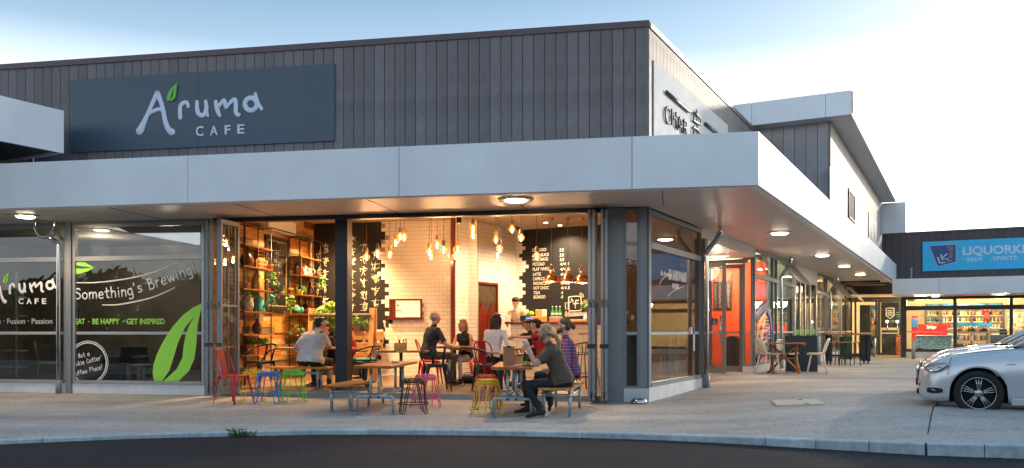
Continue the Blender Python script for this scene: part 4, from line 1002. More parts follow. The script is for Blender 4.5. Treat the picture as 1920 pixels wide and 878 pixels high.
# menu wall
mw = thing('menu_wall', 'black menu wall with chalk price list behind the counter', 'wall', MF)
MB().box(-.02, 4.0, .0, .12, ZF, ZC+.1).build('wall_render', m_grout, mw, MF)
T2 = [0, 1, 0, 2, 0, 1, 0, 1, 2, 0, 1, 1, 0, 1, 2, 0, 1, 0]
def edge2(z): return .12+.0+.11*T2[int((z-ZF)/.205) % len(T2)]
tiles(MF, .0, .62, ZF, ZC, mw, lambda x, z: x < edge2(z), limit=60)
q = MB(); z = ZF
while z < ZC: q.box(edge2(z), 3.97, -.006, -.001, z, min(z+.205, ZC)); z += .205
q.build('blackboard', m_blk, mw, MF)
MENU = ['ESPRESSO', 'LONG BLACK', 'MACCHIATO', 'PICCOLO', 'FLAT WHITE', 'LATTE', 'CAPPUCCINO', 'MOCHACCINO', 'HOT CHOC', 'TEA', 'BLENDED']
PR = ['3.5', '3.8', '3.8', '4/4.5', '4/4.5', '4/4.5', '4/4.5', '4/4.5', '4/4.5', '4', '8']
ye = [469.5, 479, 487.5, 496, 505.5, 515, 523.5, 532, 540.5, 549.5, 557.5]
wds = [26, 31, 29, 22, 32, 15, 31, 31, 29, 12, 22]
for i, (s, p_, y_) in enumerate(zip(MENU, PR, ye)):
    textfit(s, MF, -.009, 998+i*.25, y_+2.6, 998+i*.25+wds[i], y_-3.1, m_chalk, mw, bold=.0, shear=.15, name='menu_line')
    textfit(p_, MF, -.009, 1049+i*.3, y_+2.3, 1049+i*.3+(8 if len(p_) < 4 else 17)*(.5 if len(p_) == 1 else 1), y_-3.3, m_chalk, mw, bold=.0, shear=.15, name='menu_price')
g4 = lambda x, y: (780+x/2.194, 380+y/2.194)
def chalk(P, r=.011, n='chalk_drawing'):
    r *= .75
    MB().tube([(hit(MF, *g4(x, y), -.009)[0], -.009, hit(MF, *g4(x, y), -.009)[1]) for x, y in P], r, 5, flat=.3, fn=(0, 1, 0)).build(n, m_chalk, mw, MF)
chalk(cat_spline([(628, 395), (632, 388), (668, 386), (678, 392), (680, 436), (674, 444), (638, 446), (630, 442), (628, 395)], 4), .018)
chalk([(670, 402), (658, 403), (655, 412), (655, 436)], .026); chalk([(646, 417), (668, 415)], .022)
chalk([(614, 413), (626, 412), (626, 438), (615, 438), (614, 413)], .014); chalk(cat_spline([(628, 416), (640, 404), (638, 396), (646, 404), (644, 414)], 4), .014)
chalk(cat_spline([(670, 378), (680, 382), (684, 392)], 4), .012); chalk(cat_spline([(674, 372), (686, 378), (690, 390)], 4), .012)
chalk(cat_spline([(612, 468), (650, 466), (702, 462)], 4), .012)
textfit('@charcoalmachinecafe', MF, -.009, *g4(612, 464), *g4(704, 446), m_chalk, mw, bold=.01, shear=.2)
textfit('Like', MF, -.009, *g4(684, 432), *g4(706, 414), m_chalk, mw, bold=.02, shear=.3)
# timber plank wall on the left
pw_ = thing('plank_wall', 'recycled timber plank wall behind the black shelving', 'wall', BLW)
MB().box(0, 5.3, .02, .14, ZF, ZC+.1).build('wall_backing', m_dark, pw_, BLW)
m_pl = [woodmat('plank_honey', '#8f5a24', '#cf9448', .55, 2.2, (1.2, 8, 8), .22), woodmat('plank_pale', '#9a7a50', '#cfae7c', .6, 2.2, (1.2, 8, 8), .18), woodmat('plank_grey', '#5b4c3a', '#8a7656', .7, 2.2, (1.2, 8, 8), .2), woodmat('plank_brown', '#54300f', '#8a561f', .6, 2.2, (1.2, 8, 8), .2)]
rr = random.Random(3); z = ZF
while z < ZC-.02:
    h = rr.choice((.09, .115, .14, .17)); x = -rr.uniform(0, .8)
    while x < 5.3:
        l_ = rr.uniform(.5, 1.5); a = max(0, x); b = min(5.3, x+l_)
        if b-a > .04:
            th = rr.uniform(.004, .022); MB().box(a+.002, b-.002, -th, .02, z+.002, min(z+h, ZC)-.002).build('plank', rr.choice(m_pl[:1]*4+m_pl[1:2]*2+m_pl[2:]), pw_, BLW)
        x += l_
    z += h
# rooms left of it, dim
dm = thing('side_room', 'dim brown room behind the left cafe windows', 'room', WF)
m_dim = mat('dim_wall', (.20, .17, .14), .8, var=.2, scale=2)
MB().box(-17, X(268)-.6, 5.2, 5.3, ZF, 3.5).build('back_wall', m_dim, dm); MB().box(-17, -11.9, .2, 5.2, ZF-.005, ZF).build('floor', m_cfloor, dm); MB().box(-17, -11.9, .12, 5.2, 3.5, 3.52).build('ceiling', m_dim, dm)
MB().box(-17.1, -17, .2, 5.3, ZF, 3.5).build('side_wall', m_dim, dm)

# ------------------------------------------------------------------ counter
m_ctop = m_mahog
CT = Vector(((948-960)/FPX*20.6, 20.6, 0)); CF_ = FR(CT, -A_*.25)
ctn = thing('service_counter', 'white tiled service counter with mahogany top under the copper pendants', 'counter', CF_)
zct = 1.25+16.5/FPX*20.6
MB().box(.12, 4.2, .03, .6, ZF, zct-.06).build('counter_body', m_grout, ctn)
MB().box(-.02, 4.3, -.08, .7, zct-.055, zct, bev=.01).build('counter_top', m_ctop, ctn)
tiles(CF_ @ Matrix.Translation((0, .029, 0)), .12, 4.15, ZF, zct-.07, ctn, tw=.30, th=.15, limit=120)
# raised floor behind
MB().box(.0, 4.2, .75, 2.2, ZF, ZF+.14).build('step', m_cfloor, ctn)

# ------------------------------------------------------------------ bulbs and pendants
m_cer = mat('lamp_holder_timber', (.42, .20, .07), .5, var=.15); m_holder2 = mat('lamp_holder_grey', (.22, .20, .19), .5)
m_bulb = glassmat('amber_bulb_glass', (1.0, .72, .38), .06, .7)
_t = m_bulb.node_tree; _e = N(_t, 'ShaderNodeEmission'); _e.inputs[0].default_value = (1, .42, .12, 1); _e.inputs[1].default_value = .30
_a = N(_t, 'ShaderNodeAddShader'); _mx = [n for n in _t.nodes if n.type == 'MIX_SHADER'][0]; _o = [n for n in _t.nodes if n.type == 'OUTPUT_MATERIAL'][0]
_t.links.new(_mx.outputs[0], _a.inputs[0]); _t.links.new(_e.outputs[0], _a.inputs[1]); _t.links.new(_a.outputs[0], _o.inputs[0])
m_fil = emat('filament', (1, .46, .12), 75)
m_filc = emat('filament_core', (1, .62, .25), 160)
m_cop = mat('copper', (.85, .38, .17), .18, 1., var=.05)
BULBS = [(687, 482, 58, 0), (708, 475, 60, 1), (731, 477, 56, 0), (742, 455, 54, 0), (750.5, 444, 56, 1), (758, 444, 54, 0), (805, 472, 58, 0), (808.5, 480.5, 50, 0), (820, 459, 58, 0), (832, 468, 62, 1),
         (853.6, 480, 58, 0), (858, 467, 54, 0), (887, 429, 62, 0), (887, 441.5, 56, 0), (930, 450, 58, 0), (937, 466.6, 60, 1), (932.5, 479, 52, 0), (960, 430, 62, 0), (977, 446, 62, 1), (1006.5, 480, 66, 1)]
bm = MB(); prof = []
for k in range(13):
    a = math.pi*(k/12); prof.append((.062*math.sin(a), -.062*math.cos(a)))
prof = [p for p in prof if not (p[1] > 0 and p[0] < .026)]+[(.024, .066)]
bm.lathe(prof, n=18, cap=False); me_b = bm.mesh('bulb', m_bulb)
h_ = MB().lathe([(.024, .062), (.030, .068), (.034, .10), (.033, .135), (.022, .165), (.008, .172)], n=16); me_h = [h_.mesh('holder', m_cer), h_.mesh('holder', m_holder2)]
f_ = MB(); [f_.tube([(.016*math.cos(a), .016*math.sin(a), -.036), (.011*math.cos(a), .011*math.sin(a), .030)], .0024, 5) for a in [k*math.pi/3 for k in range(6)]]
me_f = f_.mesh('filament', m_fil); me_fc = MB().tube([(0, 0, -.03), (0, 0, .026)], .006, 6).mesh('filament_core', m_filc)
me_c = None
POS = ['leftmost', 'second from the left', 'third from the left']
for i, (x, y, sz, ty) in enumerate(BULBS):
    Y_ = .150*FPX/(sz/4.391) ; Y_ = max(17.5, min(20.0, Y_))
    P = at(x, y, Y_)
    nm = ['low over the black calligraphy wall, %s bulb' % POS[min(i, 2)], 'in the cluster of three above the toothed wall edge', 'in the middle cluster over the hatch', 'beside the mahogany post', 'highest by the dark camera', 'in the cluster over the saloon door', 'near the counter corner'][0 if i < 3 else 1 if i < 6 else 2 if i < 10 else 3 if i < 12 else 4 if i < 14 else 5 if i < 17 else 6]
    extra = ['', '', '', ', lowest of three', ', grey holder', ', rightmost of three', ', leftmost and upper', ', lowest', ', highest', ', grey holder at its right', ', lower', ', upper behind', ', upper', ', lower', ', upper left', ', grey holder in the middle', ', lowest', ', left with timber holder', ', grey holder', ', lowest over the price list'][i]
    t = thing('pendant_bulb', ('round filament bulb ' + nm + extra), 'light bulb', FR(P, i*.5), 'bare bulbs hanging in the cafe')
    S12 = WM[t.name] @ Matrix.Scale(1.2, 4); link('bulb', me_b, t, S12); link('holder', me_h[ty], t, S12); link('filament', me_f, t, S12); link('filament_core', me_fc, t, S12)
    MB().tube([(0, 0, .17), (0, 0, ZC-P.z)], .0045, 6).build('cord', m_black, t)
    l = bpy.data.lights.new('bulb_light', 'POINT'); l.energy = 6.5; l.color = (1, .64, .34); l.shadow_soft_size = .03
    link('bulb_light', l, t, FR(P+Vector((0, 0, -.085)), 0))
for x, y, lab in ((1034, 523, 'left copper dome pendant over the counter'), (1064.6, 524, 'middle copper dome pendant over the counter'), (1091, 525, 'right copper dome pendant next to the folded doors')):
    P = at(x, y, 20.4); t = thing('copper_pendant', lab, 'pendant lamp', FR(P, 0), 'copper pendants over the counter')
    MB().lathe([(.195, -.075), (.192, -.03), (.165, .045), (.115, .10), (.065, .125), (.045, .13)], n=28, cap=False).build('shade', m_cop, t)
    MB().lathe([(.045, .125), (.05, .13), (.05, .20), (.03, .215)], n=16).build('neck', mat('pendant_neck', (.5, .35, .22), .4, .6), t)
    MB().tube(cat_spline([(-.05, 0, .14), (-.055, 0, .26), (0, 0, .36), (.055, 0, .26), (.05, 0, .14)], 4), .009, 8).build('bracket', m_cop, t)
    MB().tube([(0, 0, .35), (0, 0, ZC-P.z)], .006, 6).build('cord', flat('#7a5638'), t)
    MB().lathe([(.07, ZC-P.z-.02), (.03, ZC-P.z-.06)], n=14).build('ceiling_rose', m_cop, t)
    MB().ell((0, 0, -.02), (.04, .04, .05), 12, 8).build('bulb', emat('pendant_glow', (1, .62, .3), 26), t)
    l = bpy.data.lights.new('pendant_light', 'POINT'); l.energy = 22; l.color = (1, .66, .38); l.shadow_soft_size = .04
    link('pendant_light', l, t, FR(P+Vector((0, 0, -.09)), 0))
for x, y, lab in ((1023.5, 418.5, 'small recessed downlight in the cafe ceiling above the price list'), (963, 405, 'small recessed downlight in the cafe ceiling near the front'), (1050, 425, 'small recessed downlight close to the menu wall')):
    Y_ = (ZC-.02-CH)*FPX/(HZ-y)
    if y > 424: Y_ = 21.9
    P = at(x, y, Y_); P.z = ZC-.001; t = thing('recessed_light', lab, 'light', FR(P, 0)); MB().lathe([(.07, 0), (.06, -.01)], n=18).build('trim', m_white, t); MB().lathe([(.05, -.0101), (.045, -.014)], n=16).build('lens', emat('downlight_glow', (1, .7, .4), 30), t)
    l = bpy.data.lights.new('recessed_light', 'SPOT'); l.energy = 190; l.color = (1, .70, .42); l.spot_size = R(145); l.spot_blend = .6; l.shadow_soft_size = .04
    link('recessed_beam', l, t, FR(P+Vector((0, 0, -.05)), 0))
# warm spots washing the plank wall and black wall
for P, e, lab in ((BLW @ Vector((2.3, -1.0, ZC-.02)), 800, 'recessed spot washing the plank wall near the window'), (BLW @ Vector((4.3, -1.0, ZC-.02)), 800, 'recessed spot washing the plank wall near the corner'), (BF @ Vector((.9, -.5, ZC-.02)), 90, 'recessed spot in front of the calligraphy wall')):
    t = thing('recessed_light', lab, 'light', FR(P, 0)); MB().lathe([(.07, 0), (.06, -.01)], n=18).build('trim', m_white, t); MB().lathe([(.05, -.0101), (.045, -.014)], n=16).build('lens', emat('downlight_glow', (1, .7, .4), 30), t)
    l = bpy.data.lights.new('recessed_light', 'SPOT'); l.energy = e; l.color = (1, .60, .26); l.spot_size = R(120); l.spot_blend = .8; l.shadow_soft_size = .05
    link('recessed_beam', l, t, FR(P+Vector((0, 0, -.05)), 0))
# heat pump, camera
ac = thing('air_conditioner', 'white wall air conditioner high on the plank wall', 'air conditioner', BLW)
ka, za = hit(BLW, 505, 437, -.22); kb, zb = hit(BLW, 556, 418, -.22)
MB().box(ka, kb, -.22, -.02, zb-.32, zb, bev=.03).build('casing', mat('appliance_white', (.72, .66, .58), .4, var=.02), ac); MB().box(ka+.05, kb-.05, -.225, -.2205, zb-.30, zb-.27).build('louvre', m_framed, ac)
cm = thing('ceiling_camera', 'small dark speaker on the wall behind the counter corner', 'speaker', FR(at(971, 425, 22.4), 0)); MB().box(-.07, .07, -.08, .08, -.07, .07, bev=.015).build('body', m_black, cm); MB().tube([(0, 0, .07), (0, 0, .4)], .012, 6).build('bracket', m_black, cm)
cm2 = thing('ceiling_camera', 'small black spotlight on the ceiling beside the mahogany post', 'spotlight', FR(at(861, 413, 17.5), 0)); MB().box(-.05, .05, -.08, .08, -.07, .07, bev=.015).build('body', m_black, cm2)
# ------------------------------------------------------------------ furniture kinds
m_redp = mat('powder_red', (.48, .010, .016), .35, 0, var=.04, coat=.12); m_blkp = mat('powder_black', (.018, .02, .024), .35, .2, var=.05)
m_benchw = [woodmat('bench_board', '#a85a20', '#e09040', .35, 3, (1, 9, 9), .14, .15), woodmat('bench_board_pale', '#a5703c', '#d09a5a', .4, 3, (1, 9, 9), .12, .2)]
m_tabw = woodmat('table_board', '#a04416', '#dc7830', .32, 3, (1, 9, 9), .14, .15)
def metal_chair(label, P, rot, mt, s=1., arms=False, cushion=None):
    """pressed metal chair; front is local +y"""
    t = thing('metal_chair', label, 'chair', FR(P, rot) @ Matrix.Scale(s, 4), None)
    n = 12; q = MB(); sq = []
    for k in range(24):
        a = 2*math.pi*k/24; c, d = math.cos(a), math.sin(a); e = 3.2
        r = (abs(c)**e+abs(d)**e)**(-1/e); sq.append((.185*r*c*(1.0 if d < 0 else 1.06), .185*r*d))
    vs = [(x, y, .45) for x, y in sq]+[(x*1.04, y*1.04, .442) for x, y in sq]+[(x*1.03, y*1.03, .415) for x, y in sq]+[(x*.85, y*.85, .443) for x, y in sq]
    m = 24; fs = [tuple(range(3*m, 4*m))]
    for a, b in ((0, 1), (1, 2)): fs += [(a*m+i, b*m+i, b*m+(i+1) % m, a*m+(i+1) % m) for i in range(m)]
    fs += [(3*m+i, i, (i+1) % m, 3*m+(i+1) % m) for i in range(m)]
    q.add(vs, fs, True); q.build('seat', mt, t)
    for sx, sy in ((-1, -1), (1, -1), (1, 1), (-1, 1)):      # tapered pressed legs
        q = MB(); A = [(sx*.155, sy*.155, .44), (sx*.185, sy*.18, .25), (sx*.215, sy*.205, .05), (sx*.22, sy*.21, 0)]
        q.tube(A, [.052, .030, .016, .018], 6, flat=.55, fn=(sx*.7, sy*.7, 0)); q.build('leg', mt, t)
    for sx in (-1, 1): MB().tube([(sx*.17, -.165, .42), (sx*.125, -.165, .405), (-sx*0, -.175, .415)], .022, 5, flat=.3, fn=(0, 1, 0)).build('apron', mt, t)
    if not arms:
        loop = cat_spline([(-.165, -.12, .45), (-.175, -.19, .62), (-.165, -.24, .76), (-.10, -.27, .835), (0, -.28, .85), (.10, -.27, .835), (.165, -.24, .76), (.175, -.19, .62), (.165, -.12, .45)], 5)
        MB().tube(loop, .0125, 8).build('back_frame', mt, t)
        q = MB(); W0, W1 = .065, .055
        q.add([(-W1, -.165, .445), (W1, -.165, .445), (W0, -.215, .64), (-W0, -.215, .64), (W0+.015, -.278, .845), (-W0-.015, -.278, .845)], [(0, 1, 2, 3), (3, 2, 4, 5)])
        q.add([(-W1, -.170, .445), (W1, -.170, .445), (W0, -.220, .64), (-W0, -.220, .64), (W0+.015, -.283, .845), (-W0-.015, -.283, .845)], [(3, 2, 1, 0), (5, 4, 2, 3)])
        q.build('back_splat', mt, t)
    else:
        loop = cat_spline([(-.19, .14, .45), (-.245, .05, .60), (-.25, -.08, .665), (-.20, -.2, .70), (-.09, -.26, .72), (0, -.27, .725), (.09, -.26, .72), (.20, -.2, .70), (.25, -.08, .665), (.245, .05, .60), (.19, .14, .45)], 5)
        MB().tube(loop, .0135, 8).build('arm_rail', mt, t)
        for x in (-.09, .09): MB().tube([(x*.9, -.18, .45), (x, -.225, .6), (x*1.1, -.262, .72)], .022, 6, flat=.3, fn=(0, 1, 0)).build('back_splat', mt, t)
    return t
def wire_stool(label, P, mt, s=1.08, rot=0.):
    t = thing('wire_stool', label, 'stool', FR(P, rot) @ Matrix.Scale(s, 4), 'low wire stools on the paving')
    H = .50; r = .0082
    def ring(R_, z, n=28): return [(R_*math.cos(2*math.pi*k/n), R_*math.sin(2*math.pi*k/n), z) for k in range(n)]
    for R_, z, nm in ((.160, H-.045, 'seat_ring'), (.168, H-.075, 'seat_ring'), (.222, .135, 'foot_ring')): MB().tube(ring(R_, z), r, 6, closed=True).build(nm, mt, t)
    q = MB()
    for k in range(8):
        x = -.12+.24*k/7
        if k in (0, 1, 6, 7): pass
        c = math.sqrt(max(0, .155**2-x*x)); q.tube(cat_spline([(x, -c*1.02, H-.06), (x, -c*.9, H-.012), (x, 0, H), (x, c*.9, H-.012), (x, c*1.02, H-.06)], 4), r*.9, 6)
    q.build('seat_grid', mt, t)
    for k in range(4):
        a = math.pi/4+k*math.pi/2; pts = []
        for da, R_, z in ((-.42, .155, H-.03), (-.40, .165, H-.08), (-.17, .232, .03)): pts.append((R_*math.cos(a+da), R_*math.sin(a+da), z))
        foot = [((.24)*math.cos(a+d_), .24*math.sin(a+d_), z) for d_, z in ((-.14, .008), (0, .003), (.14, .008))]
        other = [(R_*math.cos(a+da), R_*math.sin(a+da), z) for da, R_, z in ((.17, .232, .03), (.40, .165, H-.08), (.42, .155, H-.03))]
        MB().tube(pts[:2]+[pts[2]]+foot+other, r, 6).build('leg', mt, t)
    return t
def gpx(x, y): p = ground_px(x, y); return Vector((p.x, p.y, p.z))
metal_chair('red metal chair standing on the paving beside the folded doors', gpx(438, 755.8), R(-113), m_redp, 1.10)
m_ye, m_bl, m_gr2, m_pk, m_bk = (mat('wire_'+n, c, .35, 0, var=.03) for n, c in (('yellow', (.80, .55, .01)), ('blue', (.01, .20, .55)), ('green', (.16, .60, .04)), ('pink', (.75, .10, .25)), ('black', (.02, .02, .022))))
wire_stool('yellow wire stool behind the red metal chair', gpx(475, 751), m_ye, 1.12, .3)
wire_stool('blue wire stool between the yellow and green ones', gpx(502, 755.5), m_bl, 1.12, .1)
wire_stool('lime green wire stool in front of the indoor bench', gpx(549.5, 751.8), m_gr2, 1.12, .5)
wire_stool('black wire stool at the end of the left outdoor table', gpx(775, 774), m_bk, 1.08, .2)
wire_stool('pink wire stool behind the black one', gpx(798, 763.5), m_pk, 1.08, .6)
wire_stool('yellow wire stool in front of the red one at the right table', gpx(914, 777.5), m_ye, 1.08, .45)
wire_stool('red wire stool hidden behind the yellow one at the right table', gpx(912, 766), mat('wire_red', (.6, .03, .03), .35), 1.10, .15)

def boards(parent, M, x0, x1, y0, y1, z, th, n, mt, name='board'):
    w_ = (x1-x0)/n
    for k in range(n): MB().box(x0+k*w_+.0015, x0+(k+1)*w_-.0015, y0, y1, z-th, z, bev=.004).build(name, mt, parent, M)
def bench(label, P, rot, L_, W_=.38, H=.43, wood=m_benchw[0], cat='bench', nb=3):
    """pipe frame bench, long axis local y"""
    t = thing('pipe_bench', label, cat, FR(P, rot)); M = t.matrix_basis
    boards(t, M, -W_/2, W_/2, -L_/2, L_/2, H, .035, nb, wood)
    r = .0235; ys = (-L_/2+.22 if L_ > 1 else -L_/2+.12, L_/2-.22 if L_ > 1 else L_/2-.12); xs_ = (-W_/2+.055, W_/2-.055)
    for x in xs_:
        for y in ys:
            MB().tube([(x, y, 0), (x, y, H-.036)], r, 12).build('leg', m_galv, t)
            q = MB(); q.tube([(x, y, H-.15), (x, y, H-.09)], r*1.32, 12); q.tube([(x, y, 0), (x, y, .008)], r*1.9, 12); q.build('pipe_fitting', m_galv, t)
    for y in ys: MB().tube([(xs_[0], y, H-.12), (xs_[1], y, H-.12)], r*.95, 12).build('cross_pipe', m_galv, t)
    for x in xs_: MB().tube([(x, ys[0], H-.12), (x, ys[1], H-.12)], r*.95, 12).build('long_pipe', m_galv, t)
    return t
def table(label, P, rot, L_, W_=.60, H=.745, wood=None, off=0.):
    t = thing('pipe_table', label, 'table', FR(P, rot)); M = t.matrix_basis; wood = wood or m_tabw
    boards(t, M, -W_/2, W_/2, -L_/2, L_/2, H, .028, 5, wood); MB().box(-W_/2+.01, W_/2-.01, -L_/2+.008, L_/2-.008, H-.045, H-.0285).build('under_frame', woodmat('edge_wood', '#8a6a3a', '#b8945c'), t)
    r = .0235; e = L_/2-.16
    for y in (-e, e):
        q = MB(); q.tube([(-.285, y, 0), (-.285, y, .235), (-.255, y, .262), (.255, y, .262), (.285, y, .235), (.285, y, 0)], r, 12); q.build('leg_frame', m_galv, t)
        for x in (-.285, .285): MB().tube([(x, y, 0), (x, y, .008)], r*1.9, 12).build('foot_flange', m_galv, t)
        for x in (-.065, .065):
            MB().tube([(x, y, .26), (x, y, H-.046)], r, 12).build('post', m_galv, t)
            q = MB(); q.tube([(x, y-.034, .262), (x, y+.034, .262)], r*1.35, 12); q.build('pipe_fitting', m_galv, t)
            q = MB(); q.tube([(x, y-.0365, .262), (x, y-.0345, .262)], r*.75, 12); q.build('pipe_hole', m_dark, t)
    for x in (-.065, .065): MB().tube([(x, -e, .262), (x, e, .262)], r*.9, 12).build('long_pipe', m_galv, t)
    return t
def along_from(nx, ny, ang, half, zoff=0): pass
Pn = gpx(703, 777.5); d_ = Vector((math.sin(R(5)), math.cos(R(5)), 0)); PT = Pn+d_*.84; PT.z = gz(PT.x, PT.y)
tabL = table('left outdoor table with red brown boards on a galvanised pipe frame', PT, R(-5), 2.0)
Pn = gpx(960, 783); d_ = Vector((math.sin(R(3)), math.cos(R(3)), 0)); PT2 = Pn+d_*.84; PT2.z = gz(PT2.x, PT2.y)
tabR = table('right outdoor table holding food in front of the man with the ponytail', PT2, R(-3), 2.0, .62)
Pn = gpx(639.5, 772.5); PB = Pn+Vector((.07, .42, 0)); PB.z = gz(PB.x, PB.y)
bench('empty timber bench with pipe legs left of the left outdoor table', PB, R(-10), 1.24, .44)
Pn = gpx(1040, 783.5); PB2 = Pn+Vector((.16, .72, 0)); PB2.z = gz(PB2.x, PB2.y)
bnR = bench('timber bench on pipe legs seating the two bearded men', PB2, R(-11), 1.75, .50, .435, m_benchw[1])
Pb3 = at(561, 620, 16.25); Pb3.z = ZF
bench('timber bench inside the opening where the man in white sits', Pb3, R(90)-A_*.3, 1.24, .36, .445, m_benchw[1])

# ------------------------------------------------------------------ cafe shelving and what stands on it
def KW(k, off, z): P = BP - wd*k; n_ = Vector((wd.y, -wd.x, 0)); P = P+n_*off; return Vector((P.x, P.y, z))
m_iron = mat('black_iron', (.012, .011, .011), .5, .3)
m_shelfw = woodmat('shelf_board', '#5a3414', '#94602c', .5, 3, (9, 1, 9), .1)
SZ = (.74, 1.18, 1.655, 2.125, 2.60, 3.04)
for k0, k1, lab in ((3.2, 4.44, 'black iron shelf unit with timber shelves next to the folded doors'), (.40, 1.59, 'black iron shelf unit with enamel pots near the black corner')):
    t = thing('shelf_unit', lab, 'shelves', FR(KW((k0+k1)/2, .18, ZF), 0)); rr_ = .012
    for k in (k0, (k0+k1)/2, k1):
        for o_ in (.05, .35): MB().tube([KW(k, o_, ZF), KW(k, o_, 3.50)], rr_, 6).build('post', m_iron, t, I4)
        MB().tube([KW(k, .05, 3.50), KW(k, .35, 3.50)], rr_, 6).build('rail', m_iron, t, I4)
    for o_ in (.05, .35): MB().tube([KW(k0, o_, 3.50), KW(k1, o_, 3.50)], rr_, 6).build('rail', m_iron, t, I4)
    for z in SZ:
        a, b, c, d = KW(k1+.04, .03, 0), KW(k1+.04, .37, 0), KW(k0-.04, .37, 0), KW(k0-.04, .03, 0)
        MB().prism([(p.x, p.y) for p in (a, b, c, d)], z-.028, z).build('shelf', m_shelfw, t, I4)
def shelfP(px, row, off=.2, zadd=0.):
    """point on shelf number row whose photo column is px"""
    z = SZ[row]; lo, hi = -.2, 5.2
    for _ in range(40):
        m_ = (lo+hi)/2; P = KW(m_, off, z); xx = 960+P.x/P.y*FPX
        if xx > px: lo = m_
        else: hi = m_
    return FR(Vector((P.x, P.y, z+.0005+zadd)), 0)
m_teal = mat('enamel_teal', (.07, .42, .40), .35, 0, var=.05); m_terra = mat('terracotta', (.62, .20, .06), .8, var=.08); m_leaf = mat('herb_leaf', (.10, .26, .03), .55, 0, var=.3, scale=30); m_leafd = mat('leaf_dark', (.05, .12, .02), .6, 0, var=.3, scale=30)
def leaves(n, rad, cz, mt, size=.035, droop=0., seed=1, flatz=1.):
    r_ = random.Random(seed); q = MB()
    for i in range(n):
        while True:
            p = Vector((r_.uniform(-1, 1), r_.uniform(-1, 1), r_.uniform(-1, 1)))
            if .25 < p.length < 1: break
        c = Vector((p.x*rad, p.y*rad, cz+p.z*rad*flatz-droop*p.length**2)); d = Vector((r_.gauss(0, 1), r_.gauss(0, 1), r_.gauss(0, .6))).normalized(); e = d.orthogonal().normalized()
        s = size*r_.uniform(.6, 1.3); e2 = d.cross(e)*.12*s
        q.add([c-d*s, c+e*s*.45+e2, c+d*s, c-e*s*.45+e2], [(0, 1, 2, 3)])
    return q
wc = thing('watering_can', 'teal metal watering can on the shelf in front of the mirror', 'watering can', shelfP(485, 2) @ rotz(-.25) @ Matrix.Scale(1.25, 4))
MB().lathe([(.105, 0), (.107, .01), (.085, .24), (.075, .255)], n=24).build('body', m_teal, wc)
MB().tube([(.08, 0, .07), (.16, 0, .15), (.24, 0, .24)], [.026, .018, .015], 10).build('spout', m_teal, wc); MB().tube([(.235, 0, .232), (.275, 0, .275)], [.018, .05], 12).build('rose', m_teal, wc)
MB().tube(cat_spline([(-.09, 0, .05), (-.15, 0, .12), (-.14, 0, .23), (-.07, 0, .29), (0, 0, .30), (.05, 0, .25)], 4), .009, 8).build('handle', m_teal, wc)
pt_ = thing('herb_trough', 'long terracotta trough of green herbs on the lowest shelf', 'planter', shelfP(486, 0, .22) @ rotz(math.atan2(wd.y, wd.x)))
q = MB(); q.add([(-.36, -.07, 0), (.36, -.07, 0), (.36, .07, 0), (-.36, .07, 0), (-.42, -.10, .19), (.42, -.10, .19), (.42, .10, .19), (-.42, .10, .19)], [(3, 2, 1, 0), (4, 5, 6, 7), (0, 1, 5, 4), (1, 2, 6, 5), (2, 3, 7, 6), (3, 0, 4, 7)]); q.box(-.43, .43, -.11, .11, .185, .21); q.build('trough', m_terra, pt_)
q = MB()
for i in range(9):
    b = leaves(70, .075, .27, m_leaf, .028, seed=i); q.add([(x-.36+.09*i, y, z) for x, y, z in b.v], b.f)
q.build('foliage', m_leaf, pt_, kind='stuff')
def pot(px, row, prof, mt, lab, cat='pot', name='ceramic_pot', handle=False, spout=False, s=1., lid=None, off=.2):
    t = thing(name, lab, cat, shelfP(px, row, off) @ Matrix.Scale(s, 4)); MB().lathe(prof, n=18).build('body', mt, t)
    if handle: MB().tube(cat_spline([(.05, 0, .05), (.12, 0, .08), (.12, 0, .15), (.045, 0, .17)], 4), .009, 6).build('handle', mt, t)
    if spout: MB().tube([(-.05, 0, .07), (-.10, 0, .12), (-.13, 0, .19)], [.018, .012, .008], 8).build('spout', mt, t)
    if lid: MB().lathe([(.05, .2), (.045, .22), (.01, .235), (.014, .25), (.004, .26)], n=14).build('lid', lid, t)
    return t
TP = [(.07, 0), (.072, .02), (.06, .15), (.048, .2)]
pot(556, 4, TP, flat('#2a1408', .3), 'dark brown enamel teapot on the upper shelf', 'teapot', 'teapot', True, False, 1.1, flat('#2a1408', .3))
pot(564, 4, TP, flat('#b01c10', .3), 'red enamel pot between the brown and white teapots', 'teapot', 'teapot', True, False, 1.05)
pot(570.5, 4, TP, flat('#d8cfc0', .3), 'white enamel teapot on the upper shelf', 'teapot', 'teapot', True, True, 1.15, flat('#d8cfc0', .3))
pot(580, 4, TP, flat('#7f97a8', .3), 'grey blue enamel teapot on the upper shelf', 'teapot', 'teapot', True, False, 1.1, flat('#7f97a8', .3))
pot(589, 4, TP, flat('#181818', .3), 'black enamel teapot at the right end of the upper shelf', 'teapot', 'teapot', True, False, .95)
VS = [(.05, 0), (.09, .04), (.10, .10), (.06, .17), (.02, .22), (.022, .30)]
pot(566, 3, [(.09, 0), (.12, .05), (.11, .13), (.05, .2), (.03, .24)], mat('green_glass_solid', (.05, .10, .02), .1, coat=.5), 'squat green glass bottle on the middle shelf', 'vase', 'vase', s=1.15)
pot(582, 3, VS, flat('#3a1a0c', .25), 'dark brown narrow necked vase on the middle shelf', 'vase', 'vase', s=1.1)
pot(560, 2, [(.04, 0), (.11, .05), (.12, .10), (.08, .15), (.05, .16)], m_teal, 'round teal bowl with yellow fruit on the shelf', 'bowl', 'fruit_bowl', s=1.1)
